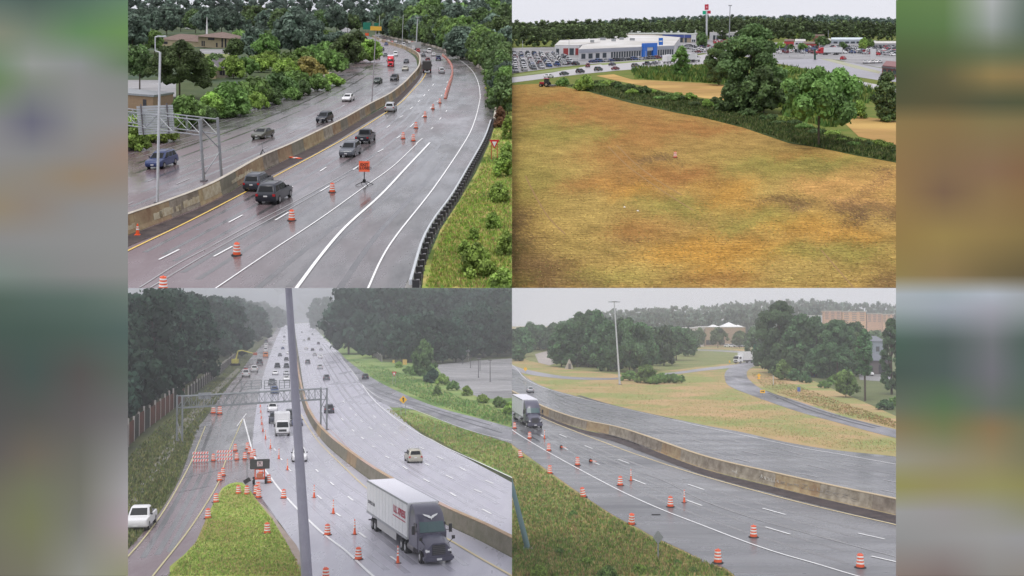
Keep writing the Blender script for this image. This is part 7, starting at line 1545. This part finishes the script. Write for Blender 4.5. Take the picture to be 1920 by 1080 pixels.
def hotel(x0, x1, yt0, yb0, lb, m):
    P = q.p(x0, 634); mp = q.mpp(P); W = (x1 - x0) * mp; h1 = q.top_h(P, yt0); r_ = root(q, 'hospital_building', P, lb, 'building', plumb=False)
    add('wall', B().box(0, W, 0, 22, 0, h1).mesh('wall'), m, r_); add('roof', B().box(-.3, W + .3, -.3, 22.3, h1, h1 + .6).mesh('roof'), M_CONC_W, r_)
    nf = 5; z00 = q.top_h(P, yb0 + 1); fh = (h1 - z00) / nf; nx = max(3, int(W / 6))
    for f in range(nf):
        for i in range(nx):
            add('window', B().box(W * (i + .2) / nx, W * (i + .8) / nx, -.12, .05, z00 + f * fh + fh * .3, z00 + f * fh + fh * .75).mesh('window'), mat('bronze_glass', (.2, .14, .13), .3), r_)
M_SAL = mat('salmon_brick', (.55, .33, .22), .85, c2=(.5, .29, .19), scale=.1)
hotel(1545, 1578, 584, 598, 'left block of the salmon hospital on the hill', M_SAL); hotel(1580, 1624, 585, 601, 'middle block of the salmon hospital on the hill', mat('orange_brick', (.6, .37, .22), .85)); hotel(1626, 1654, 589, 603, 'third block of the salmon hospital, slightly lower', M_SAL); hotel(1655, 1679, 590, 604, 'right end block of the salmon hospital', MATS['orange_brick'])
house(q, 1518, 1542, 640, 592, 592, 'pale grey block left of the salmon hospital', mat('pale_grey_block', (.5, .52, .54), .8), M_ROOFW, [], depth=14, hip=0, name='office_block')
house(q, 1608, 1672, 702, 676, 660, 'dark low house with garage doors under the right hand trees', mat('dark_siding', (.12, .1, .1), .85), mat('slate_roof', (.16, .17, .2), .8), [(.62, .8, .05, .7), (.1, .2, .1, .6), (.3, .45, .2, .6)], depth=12, name='house')
house(q, 1636, 1658, 672, 640, 630, 'blue-grey gabled house behind the dark one', mat('blue_grey_siding', (.22, .25, .3), .8), mat('slate_roof', (.16, .17, .2), .8), [(.3, .6, .4, .7)], depth=10)
o = root(q, 'portable_toilet', q.p(1523, 706), 'blue portable cabin under the big trees', 'cabin', plumb=True); add('cabin', B().box(-.9, .9, 0, 2, 0, 2.3).mesh('cabin', bevel=.1), mat('cabin_blue', (.03, .08, .3), .5), o); add('door', B().box(-.4, .4, -.08, .05, .1, 2.0).mesh('door'), M_DARKST, o)
for i, (x, y, c_) in enumerate(((1610, 692, 'silver'), (1626, 704, 'white'), (1549, 706, 'white'), (1640, 660, 'silver'), (1632, 656, 'red'))): car(q, 'suv', c_, x, y, x + 8, y + 1, '%s car parked by the houses under the trees, %s' % (names_[c_], ('left of the drive', 'on the drive', 'beside the blue cabin', 'behind the dark roof', 'farthest up')[i]), simple=True, sc=1.0)
for i in range(5): car(q, 'suv', ['white', 'silver', 'grey', 'white', 'red'][i], 1366 + i * 9, 651, 1372 + i * 9, 651.2, 'car parked in front of the tan store', 'cars parked in front of the tan store', simple=True)

def T_(*a, **k): return tree(BR, *a, **k)
def top_at(x, pts):
    for (a, ya), (b_, yb) in zip(pts, pts[1:]):
        if a <= x <= b_: return ya + (yb - ya) * (x - a) / (b_ - a)
    return pts[-1][1]
for x in range(950, 1310, 20): T_(x + random.uniform(-6, 6), (660 if not 985 < x < 1072 else 655) + random.uniform(-2, 2), np.interp(x, [930, 1000, 1030, 1080, 1120, 1160, 1300], [622, 606, 612, 594, 588, 606, 618]) + random.uniform(-4, 6), 58, G_EAST, 'round', 'dark tree in the back rank of the left wood of the east view', 'back rank of the east view wood', lift=0)
for x in [960, 975, 1072, 1089, 1106, 1123]: T_(x + random.uniform(-5, 5), 676 + (x - 960) * .07, 640 + random.uniform(-8, 8), 36, random.choice([G_EAST, G_DARK]), 'bush', 'bushy undergrowth along the foot of the left tree line', 'undergrowth of the left tree line')
L1 = [(930, 622), (960, 613), (1000, 603), (1030, 612), (1080, 592), (1120, 580), (1160, 600), (1200, 602), (1240, 614), (1295, 616)]
for x in range(945, 1130, 16): T_(x + random.uniform(-4, 4), (664 + (x - 945) * .1 if not 985 < x < 1070 else 656) + random.uniform(-3, 3), top_at(x, L1) + random.uniform(-5, 4), 40, G_EAST, 'round', 'dark tree of the left tree line behind the entry road', 'left tree line of the east view', lift=.04)
for x in range(1050, 1140, 18): T_(x + random.uniform(-4, 4), 688, 604 + random.uniform(-10, 10), 46, G_EAST, 'round', 'dark tree in front of the left tree line', 'front trees of the left tree line', lift=.05)
T_(1120, 690, 580, 50, G_EAST, 'round', 'tallest tree of the left tree line, yellow-green at its crown', lift=.05)
T_(1180, 698, 596, 84, G_EAST, 'fine1', 'big round dark tree directly right of the high mast', lift=.05)
T_(1155, 696, 640, 40, G_EAST, 'round', 'lower tree behind the foot of the high mast', lift=.02)
for x, y, yt, w in ((1140, 696, 600, 54), (1205, 694, 604, 60), (1245, 686, 610, 54), (1165, 690, 596, 60), (1290, 668, 616, 40), (1100, 686, 592, 54), (1075, 680, 600, 50)): T_(x, y, yt, w, G_EAST, 'round', 'dark tree closing the belt behind the high mast', 'dark belt behind the high mast', lift=0)
T_(1222, 682, 612, 54, G_EAST, 'round', 'round tree right of the big one', lift=.05)
T_(1268, 676, 610, 60, G_EAST, 'fine1', 'spreading dark tree at the edge of the green meadow', lift=.12)
for i, (x, y, yt, w) in enumerate(((1181, 714, 694, 34), (1212, 718, 682, 42), (1240, 718, 698, 36), (1262, 718, 700, 36), (1228, 720, 704, 30))): T_(x, y, yt, w, G_MID, 'bush', 'fresh green bush in the clump beside the high mast', 'bush clump beside the high mast')
for i, (x, y, yt, w, lb) in enumerate(((1346, 653, 613, 34, 'small round tree before the tan store, left one'), (1387, 653, 619, 28, 'small round tree before the tan store, right one'), (1313, 652, 614, 22, 'narrow tree before the whitish block'))): T_(x, y, yt, w, G_DARK, 'round', lb)
for i, (x, y, yt, w) in enumerate(((1432, 690, 640, 44), (1460, 704, 640, 50), (1495, 706, 650, 54), (1530, 708, 650, 44), (1560, 708, 650, 48), (1590, 706, 640, 46), (1415, 668, 612, 36), (1512, 700, 596, 60), (1578, 700, 600, 60))): T_(x, y, yt, w, G_EAST, 'bush' if yt > 630 else 'round', 'dark filling tree in the big clump right of the loop', 'filling trees of the big clump', lift=0)
T_(1462, 700, 562, 92, G_EAST, 'fine0', 'tallest tree of the east view, over the street lamp', lift=.03)
T_(1430, 672, 590, 50, G_EAST, 'round', 'dark tree left of the tallest one')
T_(1500, 704, 588, 60, G_EAST, 'round', 'dark tree right of the tallest one', lift=.05)
T_(1484, 700, 600, 70, G_EAST, 'round', 'broad dark tree filling the gap right of the tallest one', lift=.02)
T_(1548, 704, 606, 60, G_EAST, 'round', 'broad dark tree filling the gap beside the blue cabin', lift=.03)
T_(1604, 700, 600, 56, G_EAST, 'round', 'dark tree left of the thin sparse one', lift=.03)
T_(1530, 706, 592, 56, G_EAST, 'round', 'dark tree over the blue cabin', lift=.15)
T_(1570, 712, 598, 70, G_EAST, 'fine1', 'wide rounded tree below the hospital', lift=.2)
T_(1600, 706, 622, 44, G_DARK, 'round', 'lighter tree right of the wide rounded one', lift=.12)
T_(1622, 752, 618, 34, G_EAST, 'tall', 'thin sparse tree with a long bare trunk before the house', lift=.35)
T_(1586, 745, 692, 44, G_MID, 'round', 'small bright green tree at the foot of the slope', lift=.05)
T_(1672, 740, 598, 46, G_EAST, 'fine0', 'dark tree at the right border of the east view', lift=.05)
T_(1640, 660, 618, 40, G_DARK, 'round', 'tree behind the blue-grey house')
for i, (x, y, yt, w) in enumerate(((1468, 712, 672, 34), (1490, 714, 690, 26), (1450, 694, 668, 24), (1510, 718, 700, 24), (1545, 728, 712, 22), (1660, 768, 748, 34), (1680, 762, 742, 30), (1480, 700, 640, 44), (1560, 722, 704, 20))): T_(x, y, yt, w, G_EAST if i % 2 else G_MID, 'bush', 'shrub along the foot of the big trees above the slope', 'shrubs under the big trees')
spots = []
for yb, off, st in ((636, 0, 9), (626, -2, 9)):
    for x in np.arange(1120, 1740, st):
        P = q.p(x, yb + random.uniform(-1, 1)); yt = top_at(x, [(1100, 584), (1160, 578), (1210, 574), (1260, 572), (1300, 574), (1330, 570), (1400, 562), (1480, 562), (1540, 559), (1580, 562), (1640, 566), (1760, 570)]) + (12 if yb > 630 else 0) + random.uniform(-3, 3)
        if 1540 < x < 1685 and yb > 630: continue
        spots.append((P, q.top_h(P, yt), q.mpp(P) * random.uniform(22, 34)))
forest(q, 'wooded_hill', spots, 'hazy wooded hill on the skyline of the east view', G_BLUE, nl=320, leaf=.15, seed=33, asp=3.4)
forest(q, 'wood_edge', [(q.p(x, 648), q.mpp(q.p(x, 648)) * random.uniform(22, 32), q.mpp(q.p(x, 648)) * 22) for x in list(range(1230, 1300, 9)) + list(range(1400, 1740, 9))], 'lower edge of the wood around the hospital', G_EAST, nl=260, leaf=.14, seed=35, asp=2.4)
nb = [(960, 1080), (960, 842), (1005, 872), (1072, 920), (1147, 969), (1225, 1012), (1292, 1043), (1357, 1070), (1375, 1080)]
tufts(q, 'bank_grass', nb, 15000, .2, [(.2, .3, .07), (.38, .33, .14), (.27, .34, .09), (.44, .33, .16), (.16, .25, .07)], 'rough green and brown grass on the near bank', z=.05)
tufts(q, 'meadow_grass', [(990, 708), (1060, 716), (1160, 718), (1280, 702), (1355, 694), (1365, 728), (1430, 752), (1570, 798), (1680, 830), (1680, 850), (1560, 840), (1390, 806), (1185, 765), (1060, 735)], 9000, .16, [(.5, .38, .2), (.42, .37, .15), (.32, .36, .12), (.55, .37, .2)], 'tan and green mown grass of the meadow', z=.02, hpow=.6)
tufts(q, 'slope_grass', [(1408, 700), (1440, 705), (1500, 725), (1600, 762), (1680, 790), (1680, 803), (1570, 774), (1495, 749), (1432, 727)], 3000, .26, [(.36, .2, .1), (.3, .24, .08), (.22, .24, .07)], 'reddish brown grass on the slope right of the loop', z=.02, hpow=.6)
for i, (x, y, yt, w) in enumerate(((1075, 968, 956, 16), (1200, 1075, 1056, 26), (1140, 1090, 1058, 40), (1010, 1085, 1058, 34), (1270, 1060, 1048, 18), (1146, 1000, 988, 10), (1050, 1040, 1026, 18), (1100, 1060, 1044, 22), (1300, 1075, 1062, 16))): T_(x, y, yt, w, G_BRIGHT if i % 2 else G_MID, 'bush', 'leafy weed clump on the near bank', 'weed clumps on the near bank')
CURQ = None
# ================================================================== added glowing side bars, sky, haze
LEFT = [(0, [(100,125,115),(85,110,100),(90,125,105),(105,150,110)]), (60, [(150,150,125),(125,145,120),(105,155,95),(115,165,85)]), (120, [(110,150,100),(160,165,160),(150,155,155),(110,140,100)]), (150, [(105,150,80),(140,150,135),(150,150,150),(140,145,140)]),
 (230, [(150,150,150),(112,112,135),(150,150,150),(155,150,150)]), (290, [(150,148,150),(145,145,145),(152,145,140),(170,140,120)]), (330, [(150,145,135),(155,145,130),(165,140,110),(160,140,125)]), (390, [(165,145,110),(155,140,125),(150,148,148),(155,153,153)]), (450, [(148,146,146),(150,150,150),(152,152,152),(154,154,154)]),
 (515, [(130,150,140),(135,145,140),(145,145,145),(150,150,148)]), (560, [(85,110,95),(90,115,105),(95,120,110),(110,130,120)]), (620, [(75,100,90),(75,100,90),(80,105,95),(85,110,105)]), (700, [(85,88,85),(75,95,90),(95,90,88),(95,110,100)]), (780, [(90,90,90),(95,95,90),(105,100,100),(120,118,120)]),
 (850, [(100,95,95),(120,110,95),(115,115,105),(150,148,150)]), (920, [(120,115,95),(125,130,95),(125,125,110),(175,170,175)]), (980, [(125,125,100),(130,135,90),(130,130,120),(185,165,175)]), (1080, [(125,120,100),(130,128,105),(155,155,145),(160,160,120)])]
RIGHT = [(0, [(105,150,75),(110,150,80),(185,190,190),(80,105,85)]), (50, [(95,135,70),(100,140,75),(160,170,165),(75,100,80)]), (100, [(90,110,60),(95,115,65),(110,125,85),(100,115,75)]), (140, [(85,95,60),(110,105,65),(170,140,75),(160,130,75)]), (190, [(95,95,60),(100,95,60),(90,95,65),(85,95,60)]), (230, [(160,130,70),(155,125,70),(150,130,75),(145,125,75)]),
 (320, [(165,125,70),(150,115,75),(155,115,80),(150,105,65)]), (360, [(170,130,70),(140,105,75),(160,125,75),(155,115,65)]), (440, [(170,135,65),(175,145,70),(165,135,70),(150,125,65)]), (515, [(165,140,70),(160,130,75),(130,110,65),(110,95,60)]), (550, [(180,190,200),(170,185,195),(185,195,210),(165,170,175)]), (580, [(165,180,185),(165,175,190),(170,170,185),(150,165,165)]),
 (640, [(80,110,95),(85,105,100),(120,125,130),(70,100,85)]), (700, [(80,100,90),(85,105,100),(120,120,130),(80,110,95)]), (760, [(110,120,100),(95,130,85),(110,120,110),(90,115,90)]), (800, [(150,130,85),(125,135,80),(155,125,80),(120,130,90)]), (860, [(165,160,140),(160,150,120),(160,145,100),(130,130,90)]), (910, [(165,160,80),(165,155,90),(165,160,90),(155,150,80)]),
 (960, [(165,165,165),(165,160,160),(160,158,145),(150,150,110)]), (1010, [(155,155,155),(160,158,158),(165,163,163),(160,160,165)]), (1080, [(150,130,120),(140,120,115),(150,145,140),(155,145,135)])]
def sidebar(name, xa, xb, table, label, dist=26.0):  # added emissive panel for a blurred side bar; no display stands here
    Rw = Matrix.Rotation(PITCH_UP, 4, 'X'); rt = bpy.data.objects.new(name, None); COL.objects.link(rt)
    cx = (xa + xb) / 2; s = dist / F
    rt.matrix_basis = Matrix.Translation((0, 0, CAM_H)) @ Rw @ Matrix.Translation(((cx - 960) * s, dist, 0)); props(rt, label, 'screen')
    nx, ny = 12, 90; V, Fc, C = [], [], []
    ys = np.array([t[0] for t in table], float); cols = np.array([t[1] for t in table], float)
    for j in range(ny + 1):
        y = 1080 * j / ny
        row = np.stack([[np.interp(y, ys, cols[:, k, c]) for c in range(3)] for k in range(4)])
        for i in range(nx + 1):
            x = xa + (xb - xa) * i / nx; f = i / nx * 3
            c = [np.interp(f, range(4), row[:, c_]) for c_ in range(3)]
            V.append(((x - cx) * s, 0, (540 - y) * s)); g_ = sum(c) / 3; c = [(g_ + (v - g_) * .72) * .93 for v in c]; C += [*srgb(*c), 1]
    for j in range(ny):
        for i in range(nx): a = j * (nx + 1) + i; Fc.append((a, a + nx + 1, a + nx + 2, a + 1))
    me = mesh_from(V, Fc, 'display_surface'); at = me.attributes.new('picture', 'FLOAT_COLOR', 'POINT'); at.data.foreach_set('color', np.array(C, dtype=np.float32))
    m = bpy.data.materials.new('screen_picture'); m.use_nodes = True; N = m.node_tree.nodes; b = N['Principled BSDF']; b.inputs['Base Color'].default_value = (.003, .003, .003, 1); b.inputs['Roughness'].default_value = 1; b.inputs['Specular IOR Level'].default_value = 0
    a = N.new('ShaderNodeAttribute'); a.attribute_name = 'picture'; m.node_tree.links.new(a.outputs['Color'], b.inputs['Emission Color']); b.inputs['Emission Strength'].default_value = 2 ** -EXPO
    me.materials.append(m); add('display_surface', me, None, rt)
    w = (xb - xa) / 2 * s; add('housing', B().box(-w + .06, w - .06, .02, .06, -545 * s, 545 * s).mesh('housing'), M_DKPL, rt)
sidebar('side_screen', -30, 240, LEFT, 'tall glowing screen blurring from grey road above to dark green below')
sidebar('side_screen', 1680, 1950, RIGHT, 'tall glowing screen blurring from ochre field above to grey road below')

# ------------------------------------------------------------------ trim what crosses the joint between two views
CAMP = Vector((0, 0, CAM_H)); RC = Matrix.Rotation(math.pi / 2 + PITCH_UP, 3, 'X')
def plane_n(kind):
    return RC @ (Vector((1, 0, 0)) if kind == 'x' else Vector((0, 1, 0)))
bpy.context.view_layer.update()
Minv = (Matrix.Translation(CAMP) @ RC.to_4x4()).inverted()
def quarter_of(o):
    r = o
    while r.parent: r = r.parent
    return r
for o in list(COL.objects):
    if o.type != 'MESH': continue
    r = quarter_of(o)
    if r.name.startswith('side_screen'): continue
    M = o.matrix_world
    bb = [Minv @ (M @ Vector(b)) for b in o.bound_box]
    top = VIEW[o.name] if o.name in VIEW else None
    if top is None: continue
    q = top
    z = [max(1e-3, -b.z) for b in bb]; xs = [b.x / w for b, w in zip(bb, z)]; ys = [b.y / w for b, w in zip(bb, z)]
    sx = 1 if q.x0 >= 960 else -1; sy = 1 if q.top else -1
    e = 1e-5
    outx = all(x * sx < e for x in xs); outy = all(y * sy < e for y in ys); crossx = any(x * sx < -e for x in xs); crossy = any(y * sy < -e for y in ys)
    if outx or outy:
        bpy.data.objects.remove(o); continue
    if crossx or crossy:
        slots = [s.material for s in o.material_slots]
        me = o.data.copy(); bm = bmesh.new(); bm.from_mesh(me); Mi = M.inverted(); Nt = M.to_3x3().transposed()
        for on, sg, k in ((crossx, sx, 'x'), (crossy, sy, 'y')):
            if on:
                nw = plane_n(k) * sg
                bmesh.ops.bisect_plane(bm, geom=bm.verts[:] + bm.edges[:] + bm.faces[:], plane_co=Mi @ CAMP, plane_no=(Nt @ nw).normalized(), clear_inner=True, dist=1e-7)
        bm.to_mesh(me); n = len(bm.faces); bm.free()
        if n == 0: bpy.data.objects.remove(o); bpy.data.meshes.remove(me); continue
        o.data = me
        for i, m_ in enumerate(slots):
            if i < len(o.material_slots): o.material_slots[i].link = 'OBJECT'; o.material_slots[i].material = m_
for o in [o for o in COL.objects if o.type == 'EMPTY' and not o.children]: bpy.data.objects.remove(o)

# ------------------------------------------------------------------ added grey backdrop that darkens the northern sky
b = B(); rr = np.random.default_rng(3)
for i in range(60):
    x = -26000 + i * 420 + rr.uniform(-300, 300); z = rr.uniform(300, 2200); R_ = rr.uniform(900, 1700)
    b.lathe([(R_ * math.sin(math.pi * (k + .2) / 6.4), -R_ * .8 * math.cos(math.pi * (k + .2) / 6.4)) for k in range(7)], 12, (min(x, -1500 - R_), 62000 + rr.uniform(-800, 800), z))
co = add('rain_cloud', b.mesh('rain_cloud', smooth=True), mat('rain_cloud_grey', (.1, .11, .13), 1.0, 0.0)); props(co, 'low grey rain cloud over the end of the north road', None, None, 'stuff')

# ------------------------------------------------------------------ damp air
hz = B().box(-17000, 17000, -200, 56000, -60, 2400).mesh('haze')
ho = add('haze', hz); props(ho, 'thin grey rain haze filling the air', None, None, 'stuff')
hm = bpy.data.materials.new('rain_haze'); hm.use_nodes = True; nt = hm.node_tree; nt.nodes.clear()
vo = nt.nodes.new('ShaderNodeVolumePrincipled'); vo.inputs['Color'].default_value = (.96, .97, 1.0, 1); vo.inputs['Density'].default_value = HAZE; vo.inputs['Anisotropy'].default_value = 0.2
ou = nt.nodes.new('ShaderNodeOutputMaterial'); nt.links.new(vo.outputs[0], ou.inputs['Volume']); hz.materials.append(hm)
